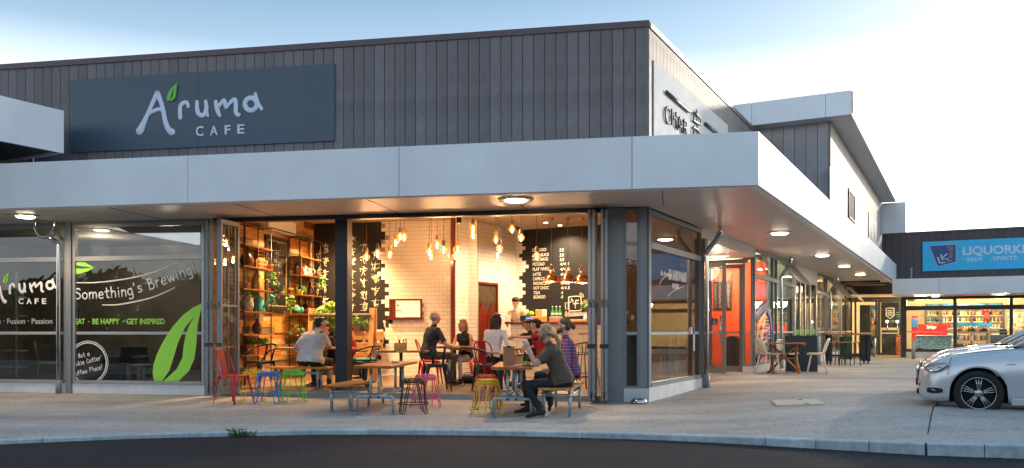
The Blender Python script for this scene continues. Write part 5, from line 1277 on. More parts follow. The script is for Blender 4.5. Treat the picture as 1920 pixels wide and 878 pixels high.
b_ = thing('yellow_fruit', 'yellow fruit resting in the round teal bowl', 'fruit', shelfP(559, 2, .2, .17)); q = MB(); q.ell((-.02, 0, .02), (.05, .045, .04), 10, 6); q.build('fruit', flat('#d8a030'), b_)
pot(573, 2, VS, flat('#4a1e10', .25), 'reddish brown pointed vase beside the teal bowl', 'vase', 'vase', s=1.25)
pot(482, 1, [(.06, 0), (.10, .08), (.10, .16), (.05, .23), (.03, .28), (.035, .33)], flat('#5a3a38', .4), 'dusky brown round jug on the shelf above the herb trough', 'jug', 'jug', s=1.05)
pot(464, 2, [(.09, 0), (.12, .1), (.11, .22), (.09, .28)], mat('patterned_pot', (.45, .36, .28), .7, var=.6, scale=25), 'patterned pot left of the teal watering can', 'pot', s=1.1)
pot(482, 3, [(.08, 0), (.09, .02), (.09, .20), (.06, .26), (.02, .36)], mat('ribbed_brass', (.5, .36, .10), .4, .2, var=.3, scale=20), 'ribbed mustard lantern on the shelf above the watering can', 'lantern', 'lantern', s=1.2)
pot(463, 4, VS, flat('#6a4a20', .3), 'tall amber bottle at the left end of the upper shelf', 'vase', 'vase', s=1.5)
m_ter2 = mat('clay_block', (.42, .19, .08), .8, var=.1)
for i, (px, zz, w_) in enumerate(((482, 0, 1), (491, 0, 1), (486, .20, 0))):
    t = thing('clay_block', ('perforated clay block at the bottom left of the stack of three', 'perforated clay block at the bottom right of the stack of three', 'perforated clay block on top of the stack of three')[i], 'block', shelfP(px, 4, .2, zz) @ rotz(math.atan2(wd.y, wd.x)))
    q = MB(); W2 = .15
    for a in range(4): q.box(-W2+a*.092, -W2+a*.092+.024, -.06, .06, 0, .195)
    for a in range(3): q.box(-W2, W2, -.059, .059, a*.085, a*.085+.025)
    q.build('clay_lattice', m_ter2, t)
def trailing(px, row, lab, n=60, rad=.13, dr=.3, mt=None, off=.25, sz=.04, potm=None, seed=2, up=.12):
    t = thing('pot_plant', lab, 'plant', shelfP(px, row, off)); MB().lathe([(.05, 0), (.065, .11), (.068, .12)], n=16).build('pot', potm or m_terra, t)
    b = leaves(n, rad, up+.05, mt or m_leaf, sz, droop=dr, seed=seed, flatz=.9); b.build('foliage', mt or m_leaf, t, kind='stuff')
trailing(463, 3, 'trailing green plant at the left end of the shelf above the teal can', 90, .12, .45, m_leaf, .3, .035, seed=5)
trailing(507, 4, 'trailing plant hanging at the right end of the left shelf unit', 70, .15, .30, m_leaf, .3, .04, seed=6, up=.0)
trailing(598, 4, 'leafy plant at the right end of the enamel pot shelf', 80, .17, .25, m_leaf, .3, .05, seed=7, up=.02)
trailing(560, 3, 'light green plant left of the green glass bottle', 50, .12, .2, m_leaf, .2, .04, seed=8, up=.2)
trailing(545, 3, 'small trailing plant at the left end of the right shelf unit', 50, .14, .30, m_leaf, .3, .04, seed=9, up=-.05)
trailing(555, 1, 'spreading pot plant on the shelf behind the man in white', 80, .24, .2, m_leafd, .25, .05, seed=10)
mr = thing('mirror', 'tall black framed mirror on the plank wall reflecting chalk writing', 'mirror', FR(KW(2.25, 0, 0), math.atan2(wd.y, wd.x)))
z0_, z1_ = 1.72, 3.42
q = MB(); q.box(-.60, -.51, .0, .0, 0, 0)
q = MB()
for a in ((-.60, -.50, z0_, z1_), (.50, .60, z0_, z1_), (-.50, .50, z0_, z0_+.09), (-.50, .50, z1_-.09, z1_)): q.box(a[0], a[1], -.07, -.024, a[2], a[3])
q.build('frame', m_black, mr); MB().box(-.5, .5, -.05, -.04, z0_+.09, z1_-.09).build('mirror_glass', mat('mirror_silver', (.6, .6, .6), .03, 1., var=0), mr)
q = MB()
for a in ((-.50, -.475, z0_+.09, z1_-.09), (.475, .50, z0_+.09, z1_-.09), (-.475, .475, z0_+.09, z0_+.115), (-.475, .475, z1_-.115, z1_-.09)): q.box(a[0], a[1], -.060, -.051, a[2], a[3])
q.build('inner_trim', mat('gilt', (.5, .38, .2), .4, .5), mr)

# planter divider with ledge, pot plants
PL = at(640, 620, 19.3); PLF = FR(Vector((PL.x, PL.y, ZF)), -A_)
def plx(px): return hit(PLF, px, 620, 0)[0]
pd = thing('plank_divider', 'timber plank seat back with A frame posts and a steel rail', 'divider', PLF)
m_pine = woodmat('pine_board', '#b07838', '#dca868', .45, 3, (1, 8, 8), .12, .15); m_pinev = woodmat('pine_post', '#b88448', '#dcae74', .5, 3, (8, 8, 1), .1)
def zpx(y, Y=19.3): return 1.25+(HZ-y)/FPX*Y-ZF
for ya, yb in ((637.5, 622), (657.5, 642.5), (675, 660)): MB().box(plx(650), plx(706), -.03, .02, zpx(ya), zpx(yb), bev=.006).build('plank', m_pine, pd)
for ya, yb in ((637.5, 622), (657.5, 642.5)): MB().box(plx(706)+.01, plx(718), -.03, .02, zpx(ya), zpx(yb), bev=.006).build('plank', m_pine, pd)
for px in (578, 692):
    for dx, o_ in ((0, -.14), (.06, .16)):
        a = plx(px)+dx*.5
        q = MB(); q.add([(a, o_-.02, 0), (a+.11, o_-.02, 0), (a+.11, o_+.03, 0), (a, o_+.03, 0), (a+.02, -.02+dx, zpx(578)), (a+.13, -.02+dx, zpx(578)), (a+.13, .03+dx, zpx(578)), (a+.02, .03+dx, zpx(578))], [(3, 2, 1, 0), (4, 5, 6, 7), (0, 1, 5, 4), (1, 2, 6, 5), (2, 3, 7, 6), (3, 0, 4, 7)])
        q.build('post', m_pinev, pd)
MB().tube([(plx(582), -.05, zpx(591)), (plx(696), -.05, zpx(591))], .04, 12).build('steel_rail', mat('rail_grey', (.25, .22, .22), .4, .7), pd)
MB().box(plx(576), plx(652), .10, .36, zpx(640), zpx(637)).build('ledge', m_pine, pd)
for i, (px, y, n, rad, lab, lt) in enumerate(((600, 598, 260, .34, 'big leafy green plant behind the man in white', .07), (618, 585, 160, .26, 'pale flowering plant left of the black column', .08), (590, 612, 90, .2, 'low plant beside the left timber post', .06))):
    P = PLF @ Vector((plx(px), .23, zpx(637))); t = thing('pot_plant', lab, 'plant', FR(P, 0)); MB().lathe([(.08, 0.001), (.10, .16)], n=14).build('pot', m_black, t)
    zc_ = (zpx(y)-zpx(637)); b = leaves(n, rad, zc_, m_leaf, lt, seed=20+i); 
    for k in range(5): b.tube([(0, 0, .1), (random.uniform(-.1, .1), random.uniform(-.1, .1), zc_)], .006, 4)
    b.build('foliage', mat('leaf_bright_%d' % i, (.14+.05*i, .30, .03), .5, var=.3, scale=20), t, kind='stuff')
for px, lab, s in ((668, 'round leafy herb in a clay pot on the plank divider', 1.), (688, 'small dark pot at the right end of the plank divider', .7)):
    P = PLF @ Vector((plx(px), 0, zpx(622)+.001)); t = thing('pot_plant', lab, 'plant', FR(P, 0) @ Matrix.Scale(s, 4)); MB().lathe([(.065, 0), (.09, .16), (.095, .17)], n=16).build('pot', mat('pot_clay', (.35, .20, .14), .6), t); b = leaves(150, .15, .27, m_leaf, .045, seed=31); b.build('foliage', m_leaf, t, kind='stuff')

# indoor tables, chairs
def cafe_table(lab, px, y, Y, w_, d_, H, topm, rot=0., edge=None):
    P = at(px, 620, Y); P.z = ZF; t = thing('cafe_table', lab, 'table', FR(P, rot)); H_ = 1.25+(HZ-y)/FPX*Y-ZF
    MB().box(-w_/2, w_/2, -d_/2, d_/2, H_-.035, H_, bev=.004).build('table_top', topm, t)
    if edge:
        x = -w_/2; 
        for c, f_ in edge: MB().box(x, x+w_*f_, -d_/2-.004, -d_/2-.0005, H_-.034, H_-.001).build('painted_edge', flat(c, .4), t); x += w_*f_
    MB().box(-.03, .03, -.03, .03, .02, H_-.036).build('post', m_black, t); MB().lathe([(.22, 0), (.20, .02), (.04, .03)], n=20).build('base', m_black, t)
    return t, H_
m_topm = woodmat('rustic_top', '#6a4326', '#a87848', .5, 3, (1, 8, 8), .15)
STR = [('#3a94b8', .16), ('#a02a20', .16), ('#1c6a48', .14), ('#c8b030', .16), ('#8a5a30', .38)]
cafe_table('indoor table with a multicoloured striped edge behind the left outdoor table', 752, 657.5, 16.6, 1.05, .7, .75, m_topm, -.0, STR)
cafe_table('indoor table with a striped edge between the grey haired man and blonde woman', 853, 649.5, 17.7, .9, .7, .75, m_topm, 0, [('#2a2018', .45), ('#d8b020', .2), ('#1c6a38', .14), ('#a82a20', .12), ('#3a94b8', .09)])
cafe_table('indoor table with a yellow striped edge beside the woman in white', 940, 660, 15.75, .55, .7, .75, m_topm, 0, [('#8a6a4a', .45), ('#e0c030', .55)])
cafe_table('timber table in front of the man in white', 590, 651.5, 17.3, 1.6, .7, .75, m_benchw[1])
cafe_table('small table partly hidden behind the black column', 676, 650, 20.2, .8, .6, .75, m_benchw[1])
def fchair(px, yfoot, rot, mt, lab, s=1.05, arms=False): 
    P = floor_px(px, yfoot, ZF); return metal_chair(lab, P, rot, mt, s, arms)
fchair(806, 719, R(-75), m_redp, 'red metal chair under the grey haired man', 1.12)
fchair(873, 716, R(165), m_redp, 'red metal chair under the blonde woman', 1.1)
Pc = at(918, 620, 16.3); Pc.z = ZF; metal_chair('red metal chair under the woman in white', Pc, R(-30), m_redp, 1.12)
Pc = at(818, 620, 16.05); Pc.z = ZF; metal_chair('black metal armchair behind the pink stool', Pc, R(15), m_blkp, 1.15, True)
Pc = at(912, 620, 15.75); Pc.z = ZF; metal_chair('black metal armchair behind the yellow stool', Pc, R(-80), m_blkp, 1.15, True)
Pc = at(487, 620, 16.9); Pc.z = ZF; metal_chair('black metal armchair in front of the herb trough', Pc, R(150), m_blkp, 1.2, True)
Pc = at(684, 620, 17.2); Pc.z = ZF; ch = metal_chair('black metal armchair with a turquoise cushion', Pc, R(60), m_blkp, 1.15, True)
cu = thing('cushion', 'turquoise seat cushion on a black armchair', 'cushion', FR(Pc+Vector((0, 0, .525)), R(60))); MB().box(-.2, .2, -.2, .2, 0, .06, bev=.025).build('cushion_pad', flat('#1798a0'), cu)
bp_ = thing('backpack', 'red backpack hanging beside the black column', 'bag', FR(at(657, 652, 17.9), 0)); q = MB(); q.ell((0, 0, 0), (.14, .09, .22), 16, 10); q.ell((0, -.06, -.06), (.10, .05, .10), 14, 8); q.build('bag_body', flat('#a81218', .7), bp_); MB().tube(cat_spline([(-.06, .05, .18), (0, 0, .26), (.06, .05, .18)], 4), .01, 6).build('strap', m_black, bp_)
bg_ = thing('handbag', 'black bag on the floor beside the blonde woman', 'bag', FR(floor_px(878, 719), 0)); q = MB(); q.ell((0, 0, .10), (.22, .14, .11), 18, 10); q.build('bag_body', flat('#101012', .6), bg_); MB().tube(cat_spline([(-.15, 0, .12), (-.05, 0, .24), (.1, 0, .2), (.16, 0, .1)], 4), .008, 6).build('strap', m_black, bg_)
# things on tables
def crate(lab, P, rot, w_=.2, d_=.12, h_=.13, sticks=True):
    t = thing('table_caddy', lab, 'caddy', FR(P, rot)); q = MB(); q.box(-w_/2, w_/2, -d_/2, -d_/2+.01, 0, h_); q.box(-w_/2, w_/2, d_/2-.01, d_/2, 0, h_); q.box(-w_/2, -w_/2+.01, -d_/2+.01, d_/2-.01, 0, h_); q.box(w_/2-.012, w_/2, -d_/2+.01, d_/2-.01, 0, h_*1.6); q.box(-w_/2+.01, w_/2-.012, -d_/2+.01, d_/2-.01, 0, .01)
    q.build('box', m_pine, t)
    r_ = random.Random(int(P.x*1000))
    for k in range(7):
        x = r_.uniform(-w_*.4, w_*.35); y = r_.uniform(-.03, .03); dx = r_.uniform(-.06, .06)
        MB().tube([(x, y, .012), (x+dx, y, r_.uniform(.2, .28))], .006, 5).build('cutlery', r_.choice([m_steel, m_black, flat('#5a2a14')]), t)
H1 = 1.25+(HZ-657.5)/FPX*16.6
P = at(751, 657, 16.6); P.z = H1+.001; crate('timber cutlery box on the striped edge table', P, .1, .25, .15, .15)
zt = PT2.z+.745+.001
P = PT2+Vector((.0, -.30, 0)); P.z = zt; crate('timber caddy of cutlery on the right outdoor table', P, 0, .26, .15, .14)
cb = thing('clipboard', 'brown menu clipboard leaning on the caddy', 'menu', FR(Vector((PT2.x-.09, PT2.y-.43, zt)), .05)); q = MB(); q.add([(-.09, 0, 0), (.09, 0, 0), (.09, .04, .29), (-.09, .04, .29), (-.09, .008, 0), (.09, .008, 0), (.09, .048, .29), (-.09, .048, .29)], [(3, 2, 1, 0)[::-1], (4, 5, 6, 7)[::-1], (0, 4, 5, 1)[::-1], (1, 5, 6, 2)[::-1], (2, 6, 7, 3)[::-1], (3, 7, 4, 0)[::-1]]); q.build('menu_card', flat('#a87c50', .7), cb); MB().box(-.03, .03, .028, .052, .275, .30).build('clip', m_black, cb)
bo = thing('sauce_bottle', 'small black sauce bottle on the right outdoor table', 'bottle', FR(Vector((PT2.x+.16, PT2.y-.32, zt)), 0)); MB().lathe([(.032, 0), (.034, .02), (.034, .10), (.014, .13), (.013, .17)], n=14).build('bottle', m_black, bo); MB().lathe([(.016, .171), (.016, .2)], n=10).build('cap', m_black, bo)
pl = thing('dinner_plate', 'white plate on the right outdoor table', 'plate', FR(Vector((PT2.x+.18, PT2.y-.62, zt)), 0)); MB().lathe([(.07, 0), (.10, .006), (.145, .020), (.148, .023), (.10, .012), (.0, .008)], n=28, cap=False).build('plate', m_white, pl)
sd_ = thing('salad', 'heap of green salad on the white plate', 'food', FR(Vector((PT2.x+.17, PT2.y-.60, zt+.01)), 0)); leaves(110, .075, .025, m_leaf, .025, seed=44, flatz=.4).build('salad_leaves', mat('lettuce', (.25, .45, .06), .5, var=.3, scale=40), sd_, kind='stuff')
dd = thing('sauce_dish', 'small white sauce dish near the table corner', 'dish', FR(Vector((PT2.x+.02, PT2.y-.88, zt)), 0)); MB().lathe([(.02, 0), (.04, .02), (.042, .026), (.034, .02), (.0, .012)], n=18, cap=False).build('dish', m_white, dd)
ash = thing('ashtray', 'small glass ashtray on the left outdoor table', 'ashtray', FR(Vector((PT.x+.12, PT.y+.05, PT.z+.746)), 0)); MB().lathe([(.04, 0), (.06, .01), (.062, .035), (.05, .035), (.045, .012), (0, .01)], n=18, cap=False).build('ashtray_bowl', mat('ash_glass', (.5, .5, .5), .1, .3), ash)
# dog bowl
P = ground_px(1198, 756.5); db = thing('dog_bowl', 'shiny steel pet bowl on the paving by the corner plinth', 'bowl', FR(Vector((P.x, P.y, P.z)), 0)); MB().lathe([(.15, 0), (.155, .006), (.12, .075), (.112, .08), (.10, .075), (.085, .03), (0, .028)], n=32, cap=False).build('bowl', m_steel, db); MB().lathe([(.157, 0), (.160, .004), (.155, .010)], n=32).build('rubber_rim', m_black, db)

# counter-top things
def cpx(px, y=None, off=.3): return CF_ @ Vector((hit(CF_, px, 620, off)[0], off, zct+.001))
def boxitem(nm, lab, cat, px, off, w_, d_, h_, mt, z=0., bev=.01):
    P = cpx(px, off=off); P.z += z; t = thing(nm, lab, cat, FR(P, 0)); MB().box(-w_/2, w_/2, -d_/2, d_/2, 0, h_, bev=bev).build('body', mt, t); return t
rg = boxitem('till', 'black till with a blue lit screen on the counter', 'till', 990.5, .45, .16, .25, .16, m_black); MB().box(-.055, .055, -.128, -.1255, .06, .12).build('screen', emat('screen_blue', (.05, .15, .9), 2.0), rg)
boxitem('timber_box', 'left pale timber box on the counter', 'box', 1003, .35, .22, .2, .14, m_pine); boxitem('timber_box', 'right pale timber box on the counter', 'box', 1018, .35, .2, .2, .14, m_pine)
t = thing('lettuce_tray', 'bright green tray of lettuce behind the counter boxes', 'food', FR(cpx(993, off=.6)+Vector((0, 0, .16)), 0)); leaves(160, .10, .05, m_leaf, .05, seed=50, flatz=.5).build('lettuce_leaves', mat('lime_leaf', (.35, .55, .04), .5), t, kind='stuff'); MB().box(-.24, .24, -.1, .1, -.16, .0).build('tray', m_black, t)
for i, px in enumerate((1009, 1020)): t = boxitem('paper_bag', ('orange paper bag standing in the left timber box', 'white paper cup stack standing in the right timber box')[i], 'bag', px, .38, .13, .1, .17, flat(('#d89848', '#e8dcc8')[i]), z=.141)
tr = boxitem('bottle_crate', 'grey crate under the three green bottles', 'crate', 1042.5, .30, .34, .2, .09, mat('crate_grey', (.30, .26, .22), .7), z=.04); boxitem('book', 'flat terracotta board under the bottle crate', 'board', 1042.5, .30, .36, .22, .038, flat('#a8583a'))
m_gbot = mat('green_bottle', (.03, .25, .05), .08, 0, var=.02, coat=.6)
for i, px in enumerate((1036, 1043, 1050)):
    P = cpx(px, off=.3)+Vector((0, 0, .132)); t = thing('green_bottle', ('left green glass bottle with a white label in the counter crate', 'middle green glass bottle with a white label in the counter crate', 'right green glass bottle with a white label in the counter crate')[i], 'bottle', FR(P, 0)); MB().lathe([(.038, 0), (.04, .01), (.04, .12), (.015, .19), (.014, .24)], n=14).build('bottle', m_gbot, t); MB().lathe([(.0405, .05), (.0405, .09)], n=14, cap=False).build('label_band', m_white, t); MB().lathe([(.017, .238), (.017, .26)], n=10).build('cap', m_white, t)
tp_ = boxitem('flat_breads', 'stack of flat paper packets at the right end of the counter', 'packets', 1078, .3, .6, .25, .03, flat('#b07a40')); MB().box(-.25, .28, -.1, .12, .031, .06, bev=.01).build('packet', flat('#d0a868'), tp_)
bq = thing('flower_vase', 'green sprig of leaves and red blossom beside the folded doors', 'plant', FR(cpx(1098, off=.3), 0)); MB().lathe([(.04, 0), (.06, .1), (.03, .2)], n=14).build('vase', m_white, bq); leaves(60, .13, .42, m_leaf, .06, seed=60).build('foliage', m_leaf, bq, kind='stuff'); leaves(10, .06, .5, m_redp, .03, seed=61).build('blossom', flat('#c02a18'), bq)
boxitem('napkin_stack', 'small white napkin stack left of the barista', 'napkins', 952, .3, .12, .1, .16, m_white)

# bar ledge and bar stools behind the corner window
bl_ = thing('bar_ledge', 'timber bar ledge along the corner windows', 'ledge', SF); MB().box(.15, 3.2, .25, .6, 1.17, 1.21).build('board', m_benchw[1], bl_)
MB().box(X(1080), X(1100), .5, .9, 1.17, 1.21).build('board', m_benchw[1], bl_, WF)
for k in (.4, 2.8): MB().box(k, k+.05, .3, .5, ZF, 1.17).build('bracket', m_galv, bl_)
def barstool(lab, px, Y, mt, rot=0., s=1.):
    P = at(px, 620, Y); P.z = ZF; t = thing('bar_stool', lab, 'stool', FR(P, rot) @ Matrix.Scale(s, 4)); H = .70
    MB().box(-.17, .17, -.16, .16, H-.02, H, bev=.01).build('seat', mt, t)
    for sx, sy in ((-1, -1), (1, -1), (1, 1), (-1, 1)): MB().tube([(sx*.14, sy*.13, H-.02), (sx*.22, sy*.21, 0)], .013, 6).build('leg', mt, t)
    for z in (.25,):
        k = .14+.08*(1-z/H); MB().tube([(-k, -k, z), (k, -k, z), (k, k, z), (-k, k, z)], .010, 6, closed=True).build('foot_rail', mt, t)
    MB().tube(cat_spline([(-.18, .14, H+.10), (-.21, 0, H+.16), (-.15, -.17, H+.2), (0, -.2, H+.21), (.15, -.17, H+.2), (.21, 0, H+.16), (.18, .14, H+.10)], 4), .013, 6).build('back_rail', mt, t)
    for k in range(7):
        a = -1.2+k*.4; x, y = .19*math.sin(a), -.19*math.cos(a); MB().tube([(x*.8, y*.8, H-.01), (x, y, H+.19)], .007, 5).build('spindle', mt, t)
m_crim = mat('stool_crimson', (.30, .02, .05), .35); m_tealp = mat('stool_teal', (.05, .35, .28), .35); m_yelp = mat('stool_yellow', (.65, .48, .02), .35)
barstool('crimson bar stool seen through the corner side window', 1234, 15.9, m_crim, 1.2)
barstool('yellow bar stool seen through the corner side window', 1256, 16.6, m_yelp, 1.2)
barstool('teal bar stool seen through the narrow corner window', 1190, 16.4, m_tealp, .6)
barstool('dark red bar stool right of the plaid shirt man', 1090, 16.2, m_crim, .4)
barstool('teal bar stool behind the dark red one at the folded doors', 1100, 17.6, m_tealp, .2)

# dim left room furniture
gc = thing('green_chair', 'lime green chair with an open backrest behind the left window', 'chair', FR(Vector((at(92, 620, 17.6).x, 17.6, ZF)), R(-60)) @ Matrix.Scale(1.05, 4))
m_lime = mat('plastic_lime', (.30, .65, .03), .4)
MB().box(-.2, .2, -.2, .2, .43, .455, bev=.01).build('seat', m_lime, gc)
for sx, sy in ((-1, -1), (1, -1), (1, 1), (-1, 1)): MB().tube([(sx*.18, sy*.18, .44), (sx*.23, sy*.23, 0)], .018, 8).build('leg', m_lime, gc)
q = MB()
for sx in (-1, 1): q.tube([(sx*.18, -.19, .44), (sx*.19, -.26, .88)], .018, 8)
for k in range(4): q.tube([(-.19, -.25-.0*k, .88-.0*k), (.19, -.25, .88)], .018, 8) if k == 0 else q.tube([(-.12+.08*k, -.20, .55), (-.12+.07*k, -.255, .87)], .012, 6)
q.tube([(-.18, -.21, .56), (.18, -.21, .56)], .014, 6); q.build('backrest', m_lime, gc)
gs = thing('white_shelving', 'pale steel shelving behind the leftmost cafe window', 'shelves', FR(Vector((at(20, 620, 18.0).x, 18.0, ZF)), -A_))
for z in (.35, .7, 1.05, 1.45, 1.85): MB().box(-.9, .25, -.2, .2, z, z+.03).build('shelf', mat('shelf_pale', (.5, .5, .48), .5), gs)
for x in (-.9, .25): MB().box(x, x+.06, -.22, -.16, 0, 2.4).build('post', m_framel, gs)
sf = thing('armchair', 'grey tub armchair behind the slogan window', 'armchair', FR(Vector((at(235, 620, 17.9).x, 17.9, ZF)), R(170)))
m_gf = mat('grey_fabric', (.16, .15, .14), .9, var=.08, bump=.2)
q = MB(); q.box(-.3, .3, -.28, .3, .28, .45, bev=.05); q.build('seat', m_gf, sf); q = MB(); q.box(-.32, .32, -.38, -.24, .3, .85, bev=.06); q.build('backrest', m_gf, sf)
for sx in (-1, 1): MB().box(sx*.34-.05, sx*.34+.05, -.3, .28, .3, .62, bev=.04).build('arm', m_gf, sf); MB().tube([(sx*.25, .2, .28), (sx*.28, .24, 0)], [.025, .015], 8).build('leg', m_pinev, sf); MB().tube([(sx*.25, -.2, .28), (sx*.28, -.24, 0)], [.025, .015], 8).build('leg', m_pinev, sf)
ws = thing('white_stool', 'pale square stool behind the big green leaf lettering', 'stool', FR(Vector((at(265, 620, 17.0).x, 17.0, ZF)), -A_)); MB().box(-.2, .2, -.2, .2, .42, .46).build('seat', m_white, ws)
for sx, sy in ((-1, -1), (1, -1), (1, 1), (-1, 1)): MB().box(sx*.17-.025, sx*.17+.025, sy*.17-.025, sy*.17+.025, 0, .42).build('leg', m_white, ws)
plain_lamp(WF @ Vector((-10.5, 2.0, 3.2)), 90, (1, .85, .6), .2, 'room_fill_lamp'); plain_lamp(WF @ Vector((-13, 3, 3.2)), 130, (1, .85, .6), .2, 'room_fill_lamp')  # unseen lamps added to brighten the furniture behind the left windows
# ------------------------------------------------------------------ bottle shop across the end
G0 = Vector((18.01, 38.4, 0)); LF = FR(G0, -B_); L0_ = Vector((16.49, 36.2, 0)); LC = FR(L0_, -B_)
L2 = Vector((.4345*41.5, 41.5, 0)); LD = FR(L2, -B_)
liq = thing('bottle_shop_building', 'charcoal clad shop with lit glass front closing the end of the paving', 'building', LF)
m_linside = mat('shop_wall_glow', (.78, .64, .40), .7, var=.06, emit=(1, .72, .36), es=.12)  # cream surfaces with a faint glow of their own, standing in for lamplight
m_vdark = mat('frame_charcoal', (.05, .05, .055), .4, .3)
lx = lambda px, y=620, off=0.: hit(LF, px, y, off)[0]
lz = lambda px, y, off=0.: hit(LF, px, y, off)[1]
xlft = lx(1600)
m_liqclad = mat('cladding_brown_black', (.075, .060, .060), .5, 0, var=.06, rnd=.12, var2=.1)
clad(liq, LF, xlft-2.5, 22, 3.4, 5.66, pw=.30, mt=m_liqclad)
MB().box(xlft-2.5, 22, -.06, .1, 5.66, 5.76).build('parapet_cap', m_vdark, liq)
fascia(liq, LC, [0, hit(LC, 1761, 540)[0], hit(LC, 1761, 540)[0]+5, hit(LC, 1761, 540)[0]+10, hit(LC, 1761, 540)[0]+20], 2.78, 3.48)
q = MB(); q.box(.03, 22, .061, 2.66+.6, 2.78, 2.80); q.box(.03, 22, .061, 2.6, 3.42, 3.44); q.build('canopy_soffit', m_soffit, liq, LC)
MB().box(0, .03, .061, 2.6, 2.78, 3.45).build('fascia_panel', m_fascia, liq, LC)
# beam over the recessed entrance
xb0, xb1 = hit(LD, 1588, 545)[0], hit(LD, 1674, 545)[0]
clad(liq, LD, xb0-.6, xb1+.5, 2.80, 3.7, pw=.25, mt=mat('beam_brown', (.030, .020, .016), .55))
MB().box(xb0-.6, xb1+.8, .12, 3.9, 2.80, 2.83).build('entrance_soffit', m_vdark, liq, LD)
zt_, zb_ = 2.74, .30
M_ = [lx(1790.5), lx(1896)]
fr = glazing(liq, LF, lx(1694), M_[1]+7.6, .28, 2.79, vx=(M_[0], M_[1], M_[1]+3.8), hz=(lz(1800, 577),), fm=m_vdark, gm=m_glassin, fw=.13, dp=.12, band=1.19)
MB().box(lx(1690), lx(1699), -.10, .1, 0, 2.8).build('mullion_post', m_vdark, liq)
MB().box(lx(1690), 22, -.04, .12, -.05, .275).build('plinth', m_plinth, liq)
MB().box(M_[1]+7.62, 22, -.0, .15, .28, 2.8).build('side_panel', m_clad, liq)
# entrance glass
ex = lambda px: hit(LD, px, 620)[0]
glazing(liq, LD, ex(1592), ex(1645), .02, 2.78, vx=(ex(1604),), fm=m_vdark, gm=m_glassin, fw=.09, band=1.12)
glazing(liq, LD, ex(1645.5), ex(1691), .02, 2.78, fm=m_vdark, gm=m_glassin, fw=.13, band=1.12)
MB().box(ex(1586), ex(1592), -.1, .1, 0, 2.8).build('door_jamb', m_wallc, liq, LD)
glazing(liq, FR(G0+w*lx(1691), math.pi/2-B_), 0.06, (L2+w*ex(1691)-G0-w*lx(1691)).length-.05, .02, 2.78, fm=m_vdark, gm=m_glassin, fw=.07, band=1.12)
# interior
rm = thing('bottle_shop_room', 'warmly lit bottle shop interior with cream walls', 'room', LF)
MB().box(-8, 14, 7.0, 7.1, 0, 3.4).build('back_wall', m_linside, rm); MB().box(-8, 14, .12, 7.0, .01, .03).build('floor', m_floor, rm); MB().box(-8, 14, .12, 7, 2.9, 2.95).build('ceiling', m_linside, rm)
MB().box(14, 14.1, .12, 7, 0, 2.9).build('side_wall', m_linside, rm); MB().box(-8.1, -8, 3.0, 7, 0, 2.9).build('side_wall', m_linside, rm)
for x, y, e in ((0.8, 2.0, 480), (4.2, 2.0, 480), (8, 2.0, 400), (.7, .32, 150), (3.8, .32, 90), (-3.2, 4.6, 260), (2.5, 4.6, 240)): plain_lamp(LF @ Vector((x, y, 2.7)), e, (1, .76, .42), .3, 'shop_and_fill_lamp')  # the two close behind the glass are added to brighten the freezer front
def lbox(nm, lab, cat, px0, px1, py0, py1, off, dep, mt, part='body', gz_=None):
    a, b = lx(px0, 620, off), lx(px1, 620, off); z0, z1 = lz((px0+px1)/2, py1, off), lz((px0+px1)/2, py0, off)
    t = thing(nm, lab, cat, LF); MB().box(a, b, off, off+dep, max(z0, .03) if gz_ is None else gz_, z1, bev=.01).build(part, mt, t); return t, a, b, max(z0, .03), z1
BT = MB().lathe([(.036, 0), (.038, .01), (.038, .15), (.014, .21), (.013, .27), (.0, .272)], n=8, cap=False); BC = [m_gbot] + [flat(c, .2) for c in ('#5a2a0a', '#d8c8a0', '#a87820', '#20140c', '#e8e0d0', '#903010', '#2a5a8a', '#c8a030', '#e09030')]
BTM = [BT.mesh('bottle', m) for m in BC]; nb = 0
BN = ['green', 'brown', 'pale', 'amber', 'black', 'white', 'red', 'blue', 'gold', 'orange']; QN = {}
def bottles(a, b, y, z, n, grp, lab, s=1.):
    global nb
    for k in range(n):
        if nb >= 296: return
        ci = random.randrange(10); o = link('bottle', BTM[ci], None, LF @ Matrix.Translation((a+(b-a)*(k+.5)/n, y+random.uniform(-.02, .02), z+.001)) @ Matrix.Scale(s*random.uniform(.85, 1.05), 4)); o['label'] = '%s bottle, %s from the left, %s' % (BN[ci], ORD[k], lab); o['category'] = 'bottle'; o['group'] = grp; nb += 1
# fridges along the back
fo = 5.6; fx0, fx1 = lx(1735, 620, fo), lx(1882, 620, fo); nd = 5
t = thing('glass_fridges', 'row of black framed glass door fridges on the back wall of the bottle shop', 'fridge', LF); fw = (fx1-fx0)/nd
MB().box(fx0, fx1, fo+.62, fo+.68, .05, 2.42).build('back_panel', mat('fridge_glow', (.30, .22, .14), .5, emit=(1, .75, .40), es=.30), t)  # panel glows by itself to brighten the fridges
MB().box(fx0-.05, fx1+.05, fo, fo+.66, 2.36, 2.46).build('top_panel', m_vdark, t)
for k in range(nd+1): MB().box(fx0+k*fw-.05, fx0+k*fw+.05, fo, fo+.6, .05, 2.36).build('upright', m_vdark, t)
for z in (1.06, 1.38, 1.70, 2.02): MB().box(fx0, fx1, fo+.12, fo+.55, z-.02, z).build('shelf', m_white, t)
for k in range(nd): bottles(fx0+k*fw+.06, fx0+(k+1)*fw-.06, fo+.25, 2.02, 9, 'bottles in the glass fridges', 'top shelf of the %s glass fridge' % ORD[k], .95); bottles(fx0+k*fw+.06, fx0+(k+1)*fw-.06, fo+.25, 1.70, 9, 'bottles in the glass fridges', 'second shelf of the %s glass fridge' % ORD[k], .95)
